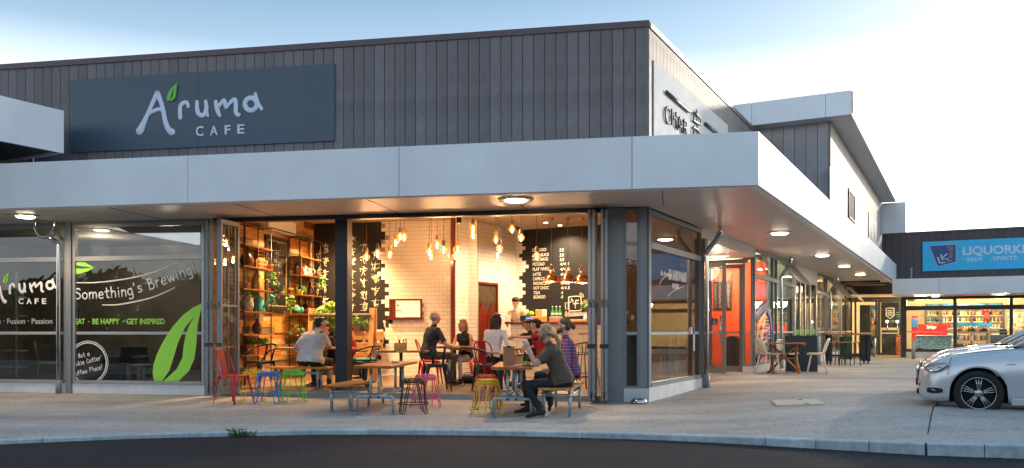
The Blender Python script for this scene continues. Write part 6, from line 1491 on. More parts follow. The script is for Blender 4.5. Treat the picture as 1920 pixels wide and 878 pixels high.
for k in range(nd): bottles(fx0+k*fw+.06, fx0+(k+1)*fw-.06, fo+.25, 1.38, 7, 'bottles in the glass fridges', 'third shelf of the %s glass fridge' % ORD[k], .9)
t, a, b, z0, z1 = lbox('fridge_banner', 'dark blue banner strip above the glass fridges', 'banner', 1735, 1881, 569, 574, fo-.1, .06, m_vdark)
for k in range(5): MB().box(a+.1+k*(b-a)/5, a-.1+(k+1)*(b-a)/5, fo-.112, fo-.1005, z0+.03, z1-.03).build('banner_print', flat('#2f7fae'), t)
lbox('orange_banner', 'long orange banner above the fridges near the ceiling', 'banner', 1786, 1829, 557.5, 562, fo-.2, .05, flat('#c07018'))
t, a, b, z0, z1 = lbox('serving_counter', 'red fronted counter with white script lettering in the bottle shop', 'counter', 1722, 1776, 608, 621, 3.0, .7, flat('#c01410', .4), gz_=.05)
textfit('Steinlager', LF, 2.99, 1737, 616.5, 1756, 610, m_white, t, bold=.01, shear=.3)
t, a, b, z0, z1 = lbox('display_stand', 'red and blue brochure stand left of the red counter', 'stand', 1709, 1722, 592, 621, 2.4, .3, flat('#c01410'), gz_=.05); MB().box(a+.02, b-.02, 2.37, 2.397, lz(1715, 614, 2.4), lz(1715, 597, 2.4)).build('blue_panel', flat('#1a5a9a'), t)
# chest freezer with ice print
m_ice = mat('ice_print', (.42, .72, .88), .4, var=.38, scale=9, coat=.1, var2=.25, scale2=16)
t, a, b, z0, z1 = lbox('chest_freezer', 'chest freezer with a blue ice cube print behind the left glass', 'freezer', 1717, 1784.5, 631, 658, .55, .75, m_ice, 'front_print'); MB().box(a-.02, b+.02, .53, 1.32, z1, z1+.05, bev=.01).build('lid', m_galv, t); MB().box(a+.05, a+.28, .542, .549, z0+.03, z0+.13).build('vent_plate', m_vdark, t)
# shelf gondola with bottles
t, a, b, z0, z1 = lbox('blue_banner', 'blue printed banner above the liquor shelves', 'banner', 1786, 1861, 605.5, 613, 3.0, .08, flat('#1668a0', .4)); 
gd = thing('bottle_shelves', 'timber edged shelves of spirit bottles behind the middle glass', 'shelves', LF); a, b = lx(1792, 620, 1.7), lx(1856, 620, 1.7)
zr = [lz(1825, 657, 1.7), lz(1825, 654, 1.7)+.0, lz(1825, 638, 1.7), lz(1825, 623.5, 1.7)]
for zi, z in enumerate(zr[1:]):
    MB().box(a, b, 1.7, 2.1, z-.04, z).build('shelf', m_pine, gd); 
    for row in (0, 1): bottles(a+.05, b-.05, 1.78+.18*row, z, 15, 'bottles on the shop shelves', '%s row, %s timber edged shop shelf' % (('front', 'back')[row], ('bottom', 'middle', 'top')[zi]), 1.1)
for xx in (a-.05, b): MB().box(xx, xx+.05, 1.7, 2.1, .03, zr[3]+.1).build('upright', m_pine, gd)
lbox('checkout_desk', 'dark slate checkout desk at the right of the bottle shop', 'desk', 1858, 1899, 628, 652, 1.2, .7, flat('#2c3440'), gz_=.05)
lbox('checkout_screen', 'black sloping till screen on the checkout desk', 'till', 1874, 1888, 617, 628, 1.4, .2, m_black)
t, a, b, z0, z1 = lbox('notice_board', 'framed picture board on the right wall of the bottle shop', 'board', 1889, 1935, 586, 618, 3.5, .05, mat('collage', (.35, .28, .2), .6, var=.9, scale=6, var2=.4, scale2=14))
rb_ = thing('red_bow', 'red ribbon bow hanging in front of the glass fridges', 'decoration', LF); q = MB(); cx_, cz_ = lx(1848.5, 620, 2.5), lz(1848.5, 583, 2.5)
for s in (-1, 1): q.ell((cx_+s*.09, 2.5, cz_), (.10, .05, .07), 10, 6); q.tube([(cx_, 2.5, cz_), (cx_+s*.05, 2.5, cz_-.35), (cx_+s*.08, 2.5, cz_-.55)], [.03, .045, .05], 6, flat=.3, fn=(0, 1, 0))
q.build('bow', flat('#c81a18'), rb_)
# dark wall, bottle racks seen through the entrance
t, a, b, z0, z1 = lbox('dark_cabinet', 'tall dark cabinet behind the entrance glass of the bottle shop', 'cabinet', 1612, 1632, 572, 662, 3.9, 1.0, m_vdark, gz_=.03)
rk = thing('wine_rack', 'tall lit wine rack seen through the entrance glass', 'rack', LF); a, b = lx(1633, 620, 4.2), lx(1648, 620, 4.2)
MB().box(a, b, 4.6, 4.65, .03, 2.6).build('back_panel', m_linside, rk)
for k, z in enumerate((.35, .75, 1.15, 1.55, 1.95, 2.3)):
    MB().box(a, b, 4.2, 4.6, z-.03, z).build('shelf', m_pine, rk)
    if k < 5: bottles(a, b, 4.3, z, 6, 'bottles in the entrance wine rack', '%s shelf up in the entrance wine rack' % ORD[k], 1.15)
MB().box(a, b, 4.18, 4.2, 2.32, 2.55).build('header_print', flat('#3a90c0'), rk)
t = thing('chalk_wall', 'black chalk wall with a white crest behind the shop entrance', 'wall', LF); off = 5.0; a, b = lx(1652, 620, off), lx(1692, 620, off); MB().box(a, b, off, off+.05, 1.4, lz(1670, 567, off)).build('wall_panel', m_blk, t)
sh = [(1661.5, 578), (1676, 578), (1676, 592), (1669, 597.5), (1661.5, 592)]; q = MB(); P = [(lx(x, 620, off-.01), off-.01, lz(x, y, off-.01)) for x, y in sh]; q.tube(P, .03, 6, closed=True, fn=(0, 1, 0), flat=.3)
q.build('crest', m_white, t)
for k in range(3): MB().box(lx(1664, 620, off), lx(1673.5, 620, off), off-.02, off-.005, lz(1668, 584+k*4, off), lz(1668, 582+k*4, off)).build('crest_line', m_white, t)
for k, (x0_, x1_, y_) in enumerate(((1680, 1689, 586), (1678, 1688, 590), (1681, 1688, 594), (1667, 1680, 601), (1668, 1678, 604))): MB().box(lx(x0_, 620, off), lx(x1_, 620, off), off-.02, off-.005, lz(1668, y_+.7, off), lz(1668, y_-.6, off)).build('chalk_line', flat('#6a9a90'), t)
for px in (1663.5, 1682.5):
    P = LF @ Vector((lx(px, 620, 3.6), 3.6, lz(px, 603, 3.6))); t = thing('tap_lamp', ('left' if px < 1670 else 'right')+' glowing ball lamp on a post inside the shop entrance', 'lamp', FR(P, 0)); MB().ell((0, 0, 0), (.07, .07, .07), 12, 8).build('globe', emat('globe_%d' % px, (1, .85, .6), 5), t); MB().tube([(0, 0, -.07), (0, 0, -.6)], .02, 8).build('post', m_steel, t)
lbox('serving_bench', 'dark bench under the ball lamps inside the shop entrance', 'counter', 1653, 1682, 619, 656, 3.7, .5, m_vdark, gz_=.03); lbox('basket_display', 'heap of red goods beside the shop entrance', 'display', 1680, 1691, 628, 655, 2.6, .5, mat('mixed_goods', (.35, .12, .06), .5, var=.8, scale=14), gz_=.03)
lbox('exit_sign', 'orange and white lit signs above the entrance door', 'sign', 1664, 1689, 562.5, 566, 2.9, .05, emat('sign_orange', (1, .62, .15), 1.3))
# sign with name
sg2 = thing('shop_sign', 'bright blue bottle shop sign with a dark shield on the charcoal wall', 'sign', LF)
a, zt = hit(LF, 1730, 454, -.09); zb = lz(1731, 508.9, -.09); m_sb = mat('sign_blue', (.025, .50, .82), .4, var=.02); xjn = lx(1851, 620, -.09)
MB().box(a, xjn-.003, -.09, -.035, zb, zt).build('sign_panel', m_sb, sg2); MB().box(xjn+.003, a+8.6, -.09, -.035, zb, zt).build('sign_panel', m_sb, sg2)
g5 = lambda x, y: (1660+x/4.388, 400+y/4.388)
P = [(lx(*g5(x, y), -.095), lz(*g5(x, y), -.095)) for x, y in ((360, 268), (583, 254), (583, 400), (430, 440))]
q = MB(); q.plate(P[::-1], -.105, -.0905); q.build('shield', mat('shield_blue', (.015, .07, .22), .35, var=.2), sg2)
q = MB(); q.tube([(x, -.107, z) for x, z in P], .018, 6, closed=True, fn=(0, 1, 0), flat=.3); q.build('shield_rim', m_letter, sg2)
def gbar(P, r, c): MB().tube([(lx(*g5(x, y), -.11), -.11, lz(*g5(x, y), -.11)) for x, y in P], r, 6, fn=(0, 1, 0), flat=.3).build('letter', c, sg2)
gbar([(432, 362), (447, 412), (492, 404)], .035, m_letter); gbar([(458, 340), (472, 390)], .035, m_letter); gbar([(508, 332), (470, 368), (520, 382)], .030, m_letter); gbar([(500, 402), (550, 386)], .010, m_letter)
for k, (x, y) in enumerate(((545, 285), (530, 300), (548, 305), (538, 330), (545, 345), (535, 360), (522, 275))):
    cx_, cz_ = lx(*g5(x, y), -.11), lz(*g5(x, y), -.11); MB().tube([(cx_+.045*math.cos(j*.8), -.11, cz_+.045*math.sin(j*.8)) for j in range(8)], .010, 5, closed=True, fn=(0, 1, 0), flat=.3).build('gold_ring', flat('#c8a040'), sg2)
m_lw = mat('letter_pale', (.62, .68, .78), .4)
x0_, y0_ = g5(640, 343); x1_, y1_ = g5(1141, 275)
o = textfit('LIQUORKI', LF, -.094, x0_, 478.3, x1_, 463.5, m_lw, sg2, bold=.03, ext=.004)
a2 = lx(x1_+1.2, 620, -.094)
textfit('NG', LF, -.094, x1_+3, 477, x1_+36, 461.5, m_lw, sg2, bold=.03, ext=.004)
textfit('BEER', LF, -.094, g5(674, 0)[0], g5(0, 395)[1], g5(800, 0)[0], g5(0, 367)[1], m_lw, sg2, bold=.02, ext=.004)
textfit('SPIRITS', LF, -.094, g5(888, 0)[0], g5(0, 388)[1], g5(1082, 0)[0], g5(0, 356)[1], m_lw, sg2, bold=.02, ext=.004)
for x, y in ((653, 384), (866, 376)):
    cx_, cz_ = lx(*g5(x, y), -.1), lz(*g5(x, y), -.1); MB().tube([(cx_+.045*math.cos(j*.6283), -.095, cz_+.045*math.sin(j*.6283)) for j in range(10)], .012, 6, closed=True, fn=(0, 1, 0), flat=.3).build('bullet_ring', flat('#d8c078'), sg2)
# fascia light, vent pipe
t = thing('ceiling_light', 'square light under the bottle shop fascia', 'light', LC); a, z_ = hit(LC, 1747, 553, .35); b, _ = hit(LC, 1761, 553, .35); MB().box(a, b, .1, .5, 2.70, 2.779).build('lamp_body', emat('fascia_lamp', (1, .8, .55), 9), t)
a, z0_ = hit(LC, 1709, 523.5, .4); z1_ = hit(LC, 1709, 504, .4)[1]; t = thing('vent_pipe', 'thin pale vent pipe on the fascia in front of the charcoal wall', 'pipe', LC); MB().tube([(a, .4, 3.44), (a, .4, z1_)], .025, 8).build('pipe', m_galv, t); MB().ell((a, .4, z1_), (.05, .05, .04), 10, 6).build('cap', m_galv, t)
t = thing('roof_vent', 'small brown flue cap on the bottle shop parapet', 'flue', LF); a = lx(1685, 430, .3); MB().tube([(a, .3, 5.7), (a, .3, 5.9)], .035, 8).build('pipe', flat('#5a4030'), t)
# bollards, hoops
for px, yb, yt, lab in ((1712.5, 673, 636, 'steel bollard in front of the chest freezer'), (1786.5, 668, 638, 'steel bollard between the two shop panes behind the car bonnet'), (1863.5, 668, 641, 'steel bollard behind the silver car windscreen'), (1640, 670, 634, 'steel bollard in front of the bottle shop entrance'), (1535.5, 684, 631, 'short steel bollard behind the cream chair')):
    P = ground_px(px, yb); t = thing('bollard', lab, 'bollard', FR(P, 0), 'steel bollards near the bottle shop'); h = (yb-yt)*P.y/FPX
    MB().tube([(0, 0, 0), (0, 0, h-.03)], .075 if px > 1700 else .055, 16).build('post', m_galv, t); MB().lathe([(.075 if px > 1700 else .055, h-.031), (.05, h-.005), (.0, h)], n=16, cap=False).build('cap', m_galv, t)
for k, (a, b) in enumerate(((1797, 1806), (1809, 1818))):
    P = ground_px((a+b)/2, 665); Wd = (b-a)/FPX*P.y/2; t = thing('hoop_rail', ('left' if k == 0 else 'right')+' galvanised hoop rail outside the bottle shop', 'rail', FR(P, 0)); h = 27/FPX*P.y
    MB().tube(cat_spline([(-Wd, 0, 0), (-Wd, 0, h*.6), (-Wd*.7, 0, h*.95), (0, 0, h), (Wd*.7, 0, h*.95), (Wd, 0, h*.6), (Wd, 0, 0)], 4), .028, 8).build('hoop', m_galv, t)

# ------------------------------------------------------------------ furniture under the side canopy
m_cream = mat('shell_cream', (.80, .72, .54), .45, var=.04); m_oak = woodmat('slatted_timber', '#8a4a1e', '#b8743a', .5, 3, (9, 2, 9), .15)
def shell_chair(lab, P, rot, s=1.):
    t = thing('shell_chair', lab, 'chair', FR(P, rot) @ Matrix.Scale(s, 4), 'cream shell chairs round the folding table')
    q = MB(); vs = []; rows = [(-.20, .455, .19), (-.10, .44, .215), (.05, .435, .225), (.17, .44, .215), (.22, .43, .19)]
    prof = [(.22, .43, .19), (.15, .44, .215), (.0, .435, .225), (-.13, .45, .22), (-.19, .52, .21), (-.23, .64, .20), (-.27, .76, .17), (-.285, .82, .12)]
    n = 9
    for (y, z, hw) in prof:
        for k in range(n):
            f_ = -1+2*k/(n-1); vs.append((f_*hw, y+(.05*f_*f_ if z > .5 else 0), z+(.035*f_*f_ if z < .5 else 0)))
    fs = [(i*n+k, i*n+k+1, (i+1)*n+k+1, (i+1)*n+k) for i in range(len(prof)-1) for k in range(n-1) if not (i in (3,) and 2 <= k <= 5)]
    q.add(vs, fs, True); o = q.build('shell', m_cream, t); md = o.modifiers.new('thick', 'SOLIDIFY'); md.thickness = .012
    for sx, sy in ((-1, -1), (1, -1), (1, 1), (-1, 1)): MB().tube([(sx*.15, sy*.13, .43), (sx*.23, sy*.22, 0)], .012, 8).build('leg', m_cream, t)
    return t
def gy(px, y): return gpx(px, y)
shell_chair('cream shell chair at the left end of the folding timber table', gy(1440, 701), R(-78), 1.12)
shell_chair('cream shell chair behind the folding timber table', gy(1476, 697), R(-160), 1.08)
shell_chair('cream shell chair standing apart right of the folding table', gy(1532, 701.5), R(72), 1.12)
P = gy(1470, 700); ft = thing('folding_table', 'slatted timber folding table with crossed legs beside the shop windows', 'table', FR(P, R(-14))); Ht = .80
for k in range(7): MB().box(-.52, .52, -.40+k*.115, -.40+k*.115+.10, Ht-.025, Ht, bev=.004).build('slat', m_oak, ft)
for x in (-.47, .47): MB().box(x-.03, x+.03, -.40, .40, Ht-.06, Ht-.026).build('batten', m_oak, ft)
for x in (-.30, .30):
    for s in (-1, 1): MB().tube([(x-s*.0+.02*s, -s*.36, 0), (x, s*.30, Ht-.06)], .030, 4).build('crossed_leg', m_oak, ft)
for s in (-1, 1): MB().tube([(-s*.42, -.12*s, .0), (s*.30, .0, Ht-.06)], .028, 4).build('crossed_leg', m_oak, ft)
MB().tube([(-.30, 0, .39), (.30, 0, .39)], .022, 6).build('stretcher', m_oak, ft)
t = thing('sandwich_board', 'black board leaning behind the folding table', 'board', FR(gy(1503, 697), R(-10))); q = MB(); q.add([(-.42, 0, 0), (.42, 0, 0), (.42, .12, .98), (-.42, .12, .98), (-.42, .03, 0), (.42, .03, 0), (.42, .15, .98), (-.42, .15, .98)], [(0, 1, 2, 3), (5, 4, 7, 6), (0, 4, 5, 1), (1, 5, 6, 2), (2, 6, 7, 3), (3, 7, 4, 0)]); q.build('board_panel', flat('#15181c', .4), t)
P = gy(1589, 683); lt = thing('leaner_table', 'tall bar table with a long timber top on black legs and castors', 'table', FR(P, R(-6))); Hl = 1.05
boards(lt, lt.matrix_basis, -.80, .80, -.32, .32, Hl, .05, 3, m_oak)
for x in (-.62, .62):
    for y in (-.22, .22): MB().box(x-.05, x+.05, y-.03, y+.03, .10, Hl-.051).build('leg', m_black, lt); MB().tube([(x, y-.02, .05), (x, y+.02, .05)], .05, 12).build('castor', m_steel, lt)
MB().box(-.6, .6, -.02, .02, .25, .33).build('cross_rail', m_black, lt); MB().box(.45, .70, -.2, .2, .12, Hl-.06).build('end_panel', m_black, lt)
for k, (px, lab) in enumerate(((1565, 'left timber topped stool under the tall bar table'), (1580, 'middle timber topped stool under the tall bar table'), (1598, 'right timber topped stool under the tall bar table'))):
    P = gy(px, 685.5); st_ = thing('timber_stool', lab, 'stool', FR(P, R(-6+k*7))); MB().box(-.17, .17, -.17, .17, .74, .77, bev=.006).build('seat', m_oak, st_)
    for sx, sy in ((-1, -1), (1, -1), (1, 1), (-1, 1)): MB().tube([(sx*.14, sy*.14, .74), (sx*.18, sy*.18, 0)], .014, 6).build('leg', m_black, st_)
    MB().tube([(-.165, -.165, .25), (.165, -.165, .25), (.165, .165, .25), (-.165, .165, .25)], .012, 6, closed=True).build('foot_rail', m_black, st_)
t = thing('wheelie_bin', 'green bin standing behind the tall bar table', 'bin', FR(gy(1586, 676), 0)); MB().box(-.2, .2, -.2, .2, .05, 1.0, bev=.03).build('bin_body', flat('#0a3a1c'), t)

# ------------------------------------------------------------------ cars
m_paint = mat('silver_paint', (.60, .61, .64), .26, .4, var=.0, coat=.8); m_tyre = mat('tyre_rubber', (.012, .012, .013), .75, var=.1); m_rim = mat('alloy_rim', (.45, .45, .46), .18, 1., var=.02); m_gl = glassmat('headlight_lens', (.9, .9, .92), .12, .5); m_cglass = glassmat('car_glass', (.25, .30, .32), .25, .9)
m_under = mat('underbody', (.012, .012, .013), .8)
m_hous = mat('lamp_housing', (.80, .80, .82), .35, .4, var=.1, scale=30)
def interp(s, tab):
    k = np.linspace(-.06, .06, 7) if .15 < s < 4.5 else (0,); return float(np.mean([np.interp(s+d, [a for a, _ in tab], [b for _, b in tab]) for d in k]))
def make_car(label):
    c = thing('silver_car', label, 'car', FR(Vector((0, 0, 0)), 0)); Lc = 4.72; wc = (.90, 3.73); ra = .365; zw = .325
    Wt = [(0, .52), (.04, .60), (.10, .68), (.2, .76), (.35, .82), (.6, .865), (.95, .885), (2.4, .89), (3.7, .885), (4.3, .84), (4.6, .76), (4.72, .60)]
    Zh = [(0, .58), (.03, .64), (.08, .69), (.18, .745), (.32, .80), (.6, .875), (.9, .93), (1.25, .97), (1.5, .985), (3.9, 1.0), (4.3, .99), (4.65, .92), (4.72, .80)]
    Zb = [(0, .27), (.08, .21), (.3, .185), (.55, .20), (4.2, .2), (4.6, .26), (4.72, .34)]
    ss = sorted(set([round(x, 4) for x in list(np.linspace(0, .4, 17))+list(np.linspace(.4, 1.45, 53))+list(np.linspace(1.45, 3.2, 18))+list(np.linspace(3.2, 4.3, 50))+list(np.linspace(4.3, 4.72, 12))]))
    q = MB(); rows = []
    for s in ss:
        W_, zh, zb = interp(s, Wt), interp(s, Zh), interp(s, Zb); za = zb
        for cx in wc:
            d = abs(s-cx)
            if d < ra: za = max(za, zw+math.sqrt(ra*ra-d*d)*1.0)
        # half section from the middle underneath to the middle on top; flare over the arches
        fl = max(0, 1-min(abs(s-wc[0]), abs(s-wc[1]))/.52); fl = smooth(fl)*.014
        hz_ = zh-.035; lo = min(za, hz_-.10); sp = hz_-lo
        def yz(z):      # one smooth flank, whatever the lower edge does
            f_ = (z-zb)/max(.05, hz_-zb); return W_ + fl*max(0, 1-f_*.8) + float(np.interp(f_, [0, .12, .35, .6, .8, .92, 1], [-.03, -.004, .004, .002, -.016, -.036, -.062]))
        sec = [(0, lo), (W_-.22, lo), (yz(lo)-.02, lo)]+[(yz(lo+sp*k/8), lo+sp*k/8) for k in range(9)]+[(W_-.095, zh-.016), (W_*.80, zh-.004), (W_*.62, zh+.008), (W_*.35, zh+.020), (0, zh+.026)]
        rows.append([(s, -y, z) for y, z in sec]+[(s, y, z) for y, z in sec[::-1][1:-1]])
    n = len(rows[0]); vs = [p for r in rows for p in r]; fs = []
    for i in range(len(rows)-1):
        for j in range(n): fs.append((i*n+j, i*n+(j+1) % n, (i+1)*n+(j+1) % n, (i+1)*n+j))
    fs += [tuple(range(n-1, -1, -1)), tuple((len(rows)-1)*n+j for j in range(n))]
    fs = [f[::-1] for f in fs]
    q.add(vs, fs, True); body = q.build('body', m_paint, c)
    # underbody and arch liners
    MB().box(.35, 4.4, -.62, .62, .18, .5).build('underbody', m_under, c)
    for cx in wc:
        for sy in (-1, 1):
            W_ = .875
            arc = [(cx+(ra-.004)*math.cos(a), sy*(W_-.006), zw+(ra-.004)*math.sin(a)) for a in [k*math.pi/16-.12 for k in range(18)]]; vs = arc+[(x, sy*.45, z) for x, y, z in arc]
            k_ = len(arc); q = MB(); q.add(vs, [(i, i+1, k_+i+1, k_+i) for i in range(k_-1)]); q.build('arch_liner', m_under, c)
            hub = FR(Vector((cx, sy*.775, zw)), 0) ; WMx = WM[c.name] @ hub @ Matrix.Rotation(R(-90 if sy < 0 else 90)*-1 if False else R(90)*sy*-1, 4, 'X') 
            # wheel axis along local z pointing outwards
            WMx = WM[c.name] @ Matrix.Translation((cx, sy*.775, zw)) @ (Matrix.Rotation(R(90), 4, 'X') if sy < 0 else Matrix.Rotation(R(-90), 4, 'X'))
            t_ = MB().lathe([(.228, -.10), (.29, -.108), (.318, -.09), (.325, -.05), (.325, .05), (.318, .09), (.29, .108), (.232, .100), (.228, .09)], n=40, cap=False); ty = t_.build('wheel', m_tyre, c, WMx)
            MB().lathe([(.222, -.10), (.222, .06), (.230, .098), (.220, .103), (.212, .085), (.205, -.08)], n=40, cap=False).build('rim', m_rim, ty, WMx)
            MB().lathe([(.20, -.0), (.0, -.0)], n=24, cap=False).build('brake_disc', m_under, ty, WMx)
            for k in range(5):
                q = MB()
                for d_ in (-.19, 0, .19):
                    a = 2*math.pi*k/5+.3+d_; a0 = 2*math.pi*k/5+.3+d_*1.6; q.tube([(.045*math.cos(a0), .045*math.sin(a0), .075), (.13*math.cos(a), .13*math.sin(a), .088), (.214*math.cos(a), .214*math.sin(a), .080)], [.012, .009, .010], 6, flat=.8)
                q.build('spoke', m_rim, ty, WMx)
            MB().lathe([(.055, .06), (.05, .088), (.03, .095), (0, .096)], n=18, cap=False).build('hub_cap', m_rim, ty, WMx)
            for k in range(5): a = 2*math.pi*k/5+.9; MB().cyl((.068*math.cos(a), .068*math.sin(a), .07), .009, .012, 6).build('wheel_nut', m_under, ty, WMx)
    # cabin
    cab = [(1.32, .985, .74), (1.95, 1.36, .60), (2.5, 1.44, .58), (3.2, 1.42, .57), (4.15, 1.02, .70)]
    vs = []
    for s, z, hw in cab: vs += [(s, -hw, z), (s, hw, z)]
    roof = MB(); R3 = [(1.93, 1.365, .58), (2.2, 1.425, .58), (2.6, 1.45, .58), (3.1, 1.43, .56), (3.35, 1.37, .56)]; vv = []
    for s, z, hw in R3:
        for f_ in (-1, -.85, -.4, 0, .4, .85, 1): vv.append((s, f_*hw, z-.045*f_**4))
    roof.add(vv, [(i*7+k, i*7+k+1, (i+1)*7+k+1, (i+1)*7+k) for i in range(4) for k in range(6)], True); ro = roof.build('roof', m_paint, c); ro.modifiers.new('thick', 'SOLIDIFY').thickness = .03
    g = MB(); g.add([(1.36, -.70, .985), (1.36, .70, .985), (1.98, .55, 1.365), (1.94, -.55, 1.365)], [(0, 1, 2, 3)]); g.build('windscreen', m_cglass, c)
    g = MB(); g.add([(3.36, -.53, 1.365), (3.36, .53, 1.365), (4.1, .66, 1.01), (4.1, -.66, 1.01)], [(0, 1, 2, 3)]); g.build('rear_window', m_cglass, c)
    for sy in (-1, 1):
        g = MB(); g.add([(1.40, sy*.80, 1.0), (2.0, sy*.60, 1.34), (3.3, sy*.58, 1.35), (3.95, sy*.78, 1.01)], [(0, 1, 2, 3)]); g.build('side_window', m_cglass, c)
        MB().tube([(1.34, sy*.755, .98), (1.66, sy*.67, 1.17), (1.97, sy*.585, 1.36)], .030, 8).build('pillar', m_paint, c); MB().tube([(3.35, sy*.575, 1.37), (4.1, sy*.73, 1.0)], .045, 8).build('pillar', m_paint, c); MB().tube([(2.65, sy*.80, 1.0), (2.62, sy*.60, 1.38)], .03, 6).build('pillar', m_under, c)
        MB().tube([(1.22, sy*.80, .985), (2.5, sy*.83, .995), (3.9, sy*.80, 1.005)], .012, 6).build('window_trim', m_under, c)
        q = MB(); q.ell((1.86, sy*.97, 1.08), (.07, .11, .075), 14, 8); q.build('door_mirror', m_paint, c)
        # headlamp: recessed bowls under a lens that follows the corner
        hl = [(.13, .735, .640), (.235, .805, .610), (.36, .853, .635), (.50, .872, .715), (.46, .845, .745), (.34, .80, .730), (.20, .735, .700), (.13, .690, .675)]
        lens = MB(); cc = Vector((.30, .80, .68)); P = [Vector(p) for p in hl]; ol = [Vector((p.x-.004, (p.y+.012), p.z)) for p in P]
        vs = [(p.x, sy*p.y, p.z) for p in ol]+[(.29, sy*.838, .68)]; lens.add(vs, [(i, (i+1) % 8, 8) if sy > 0 else ((i+1) % 8, i, 8) for i in range(8)], True); le = lens.build('headlight', m_gl, c)
        hs = MB(); vs2 = [(p.x-.002, sy*(p.y+.007), p.z) for p in P]+[(.29, sy*.832, .68)]; hs.add(vs2, [(i, (i+1) % 8, 8) if sy > 0 else ((i+1) % 8, i, 8) for i in range(8)], True); hs.build('lamp_housing', m_hous, le)
        for (x, y, z, r) in ((.20, .755, .655, .032), (.28, .79, .665, .040), (.385, .835, .690, .042)): MB().ell((x, sy*(y+.012), z), (r, .012, r), 14, 8).build('reflector', m_rim, le)
        q = MB(); q.tube([(p.x, sy*(p.y+.010), p.z) for p in P], .006, 5, closed=True); q.build('lamp_seal', m_under, le)
        q = MB(); q.box(1.24, 1.36, sy*.893-.008, sy*.893+.008, .735, .755, bev=.004); q.build('side_marker', m_gl, c)
        q = MB(); fp = [(s_, sy*(interp(s_, Wt)+.016), z_) for s_, z_ in ((.16, .31), (.24, .30), (.33, .305), (.42, .32), (.42, .37), (.33, .385), (.24, .385), (.16, .375))]; q.add(fp, [tuple(range(8))] if sy < 0 else [tuple(range(7, -1, -1))]); q.build('fog_recess', m_under, c)
        q = MB(); q.tube([(.50, sy*.875, .58), (.52, sy*.876, .70), (.56, sy*.85, .84)], .004, 4); q.build('panel_gap', m_under, c)
        q = MB(); q.tube([(.52, sy*.835, .86), (.9, sy*.850, .912), (1.2, sy*.845, .948), (1.30, sy*.80, .985)], .005, 4); q.build('panel_gap', m_under, c)
        q = MB(); q.tube([(1.66, sy*.898, .22), (1.70, sy*.899, .6), (1.66, sy*.887, .92)], .005, 4); q.build('panel_gap', m_under, c)
        q = MB(); q.box(1.30, 3.3, sy*.90-.02, sy*.90+.02, .17, .27, bev=.012); q.build('side_skirt', m_paint, c)
    q = MB(); q.box(-.012, .06, -.42, .42, .50, .63, bev=.02); gr_ = q.build('grille', m_under, c)
    for k in range(3): MB().tube([(-.022, -.40, .525+.04*k), (-.03, 0, .525+.04*k), (-.022, .40, .525+.04*k)], .008, 6).build('grille_bar', m_rim, gr_)
    MB().tube([(-.015, -.43, .50), (-.025, -.44, .64), (-.03, 0, .665), (-.025, .44, .64), (-.015, .43, .50)], .014, 6).build('grille_trim', m_rim, c)
    q = MB(); q.box(-.02, .06, -.55, .55, .27, .36, bev=.02); q.build('lower_intake', m_under, c); q = MB(); q.box(-.05, -.03, -.26, .26, .38, .49); q.build('number_plate', m_black, c)
    q = MB(); q.ell((-.02, 0, .60), (.02, .07, .045), 12, 8); q.build('badge', m_rim, c)
    for sy in (-1, 1): q = MB(); q.ell((.03, sy*.57, .42), (.02, .05, .025), 10, 6); q.build('indicator', flat('#d86010', .3), c)
    for ch in list(c.children):
        if ch.type != 'MESH' or ch.name.startswith('wheel'): continue
        for o_ in [ch]+list(ch.children):
            for vt in o_.data.vertices:
                if vt.co.x < .53: vt.co.x = .53-(.53-vt.co.x)*.80
    return c
car = make_car('silver saloon parked nearest with its nose over the bay kerb')
WCp = Vector((.5591*11.9, 11.9, 0))                 # near front wheel, outer face
cp = WCp - w*.90 + v*.87; Mc = FR(Vector((cp.x, cp.y, .03)), -B_)
def move_tree(o, M): o.matrix_basis = M; WM[o.name] = M
car.matrix_basis = Mc
cp2 = cp + v*2.55 - w*.06; car2 = copy_thing(car, FR(Vector((cp2.x, cp2.y, .03)), -B_), 'second silver saloon mostly hidden beyond the nearest one')
for a in (car, car2): a['group'] = 'silver cars in the parking bay'
P = PQ(.45, .35); ws_ = thing('wheel_stop', 'dark rubber wheel stop under the nose of the nearest silver car', 'wheel stop', FR(Vector((P.x, P.y, .03)), math.pi/2-B_)); MB().box(0, 1.6, -.08, .08, 0, .10, bev=.02).build('stop_block', m_under, ws_)

# ------------------------------------------------------------------ planting and poles behind the viewpoint (seen in the glass)
m_bark = mat('bark', (.06, .045, .03), .9, bump=.4); m_crown = mat('crown_green', (.055, .078, .035), .7, var=.5, scale=3)
def crown_mesh(n, seed, rx, rz):
    r_ = random.Random(seed); q = MB(); cl = [(r_.gauss(0, .45)*rx, r_.gauss(0, .45)*rx, rz*(.2+r_.random()*1.5), r_.uniform(.35, .7)*rx*.6) for _ in range(26)]
    for i in range(n):
        cx, cy, cz, cr = r_.choice(cl); p = Vector((r_.gauss(0, .5), r_.gauss(0, .5), r_.gauss(0, .4)))*cr+Vector((cx, cy, cz)); d = Vector((r_.gauss(0, 1), r_.gauss(0, 1), r_.gauss(0, .7))).normalized(); e = d.orthogonal().normalized(); s = r_.uniform(.10, .22)
        q.add([p-d*s, p+e*s*.5, p+d*s, p-e*s*.5], [(0, 1, 2, 3)])
    return q.mesh('crown', m_crown)
cms = [crown_mesh(2600, s, 3.4, 2.2) for s in (1, 2, 3)]
TR = [(-30, -22), (-22, -23), (-14, -24), (-6, -23), (1, -24), (9, -23), (-40, -23), (18, -24), (27, -20), (-52, -22), (-64, -22), (38, -12)]
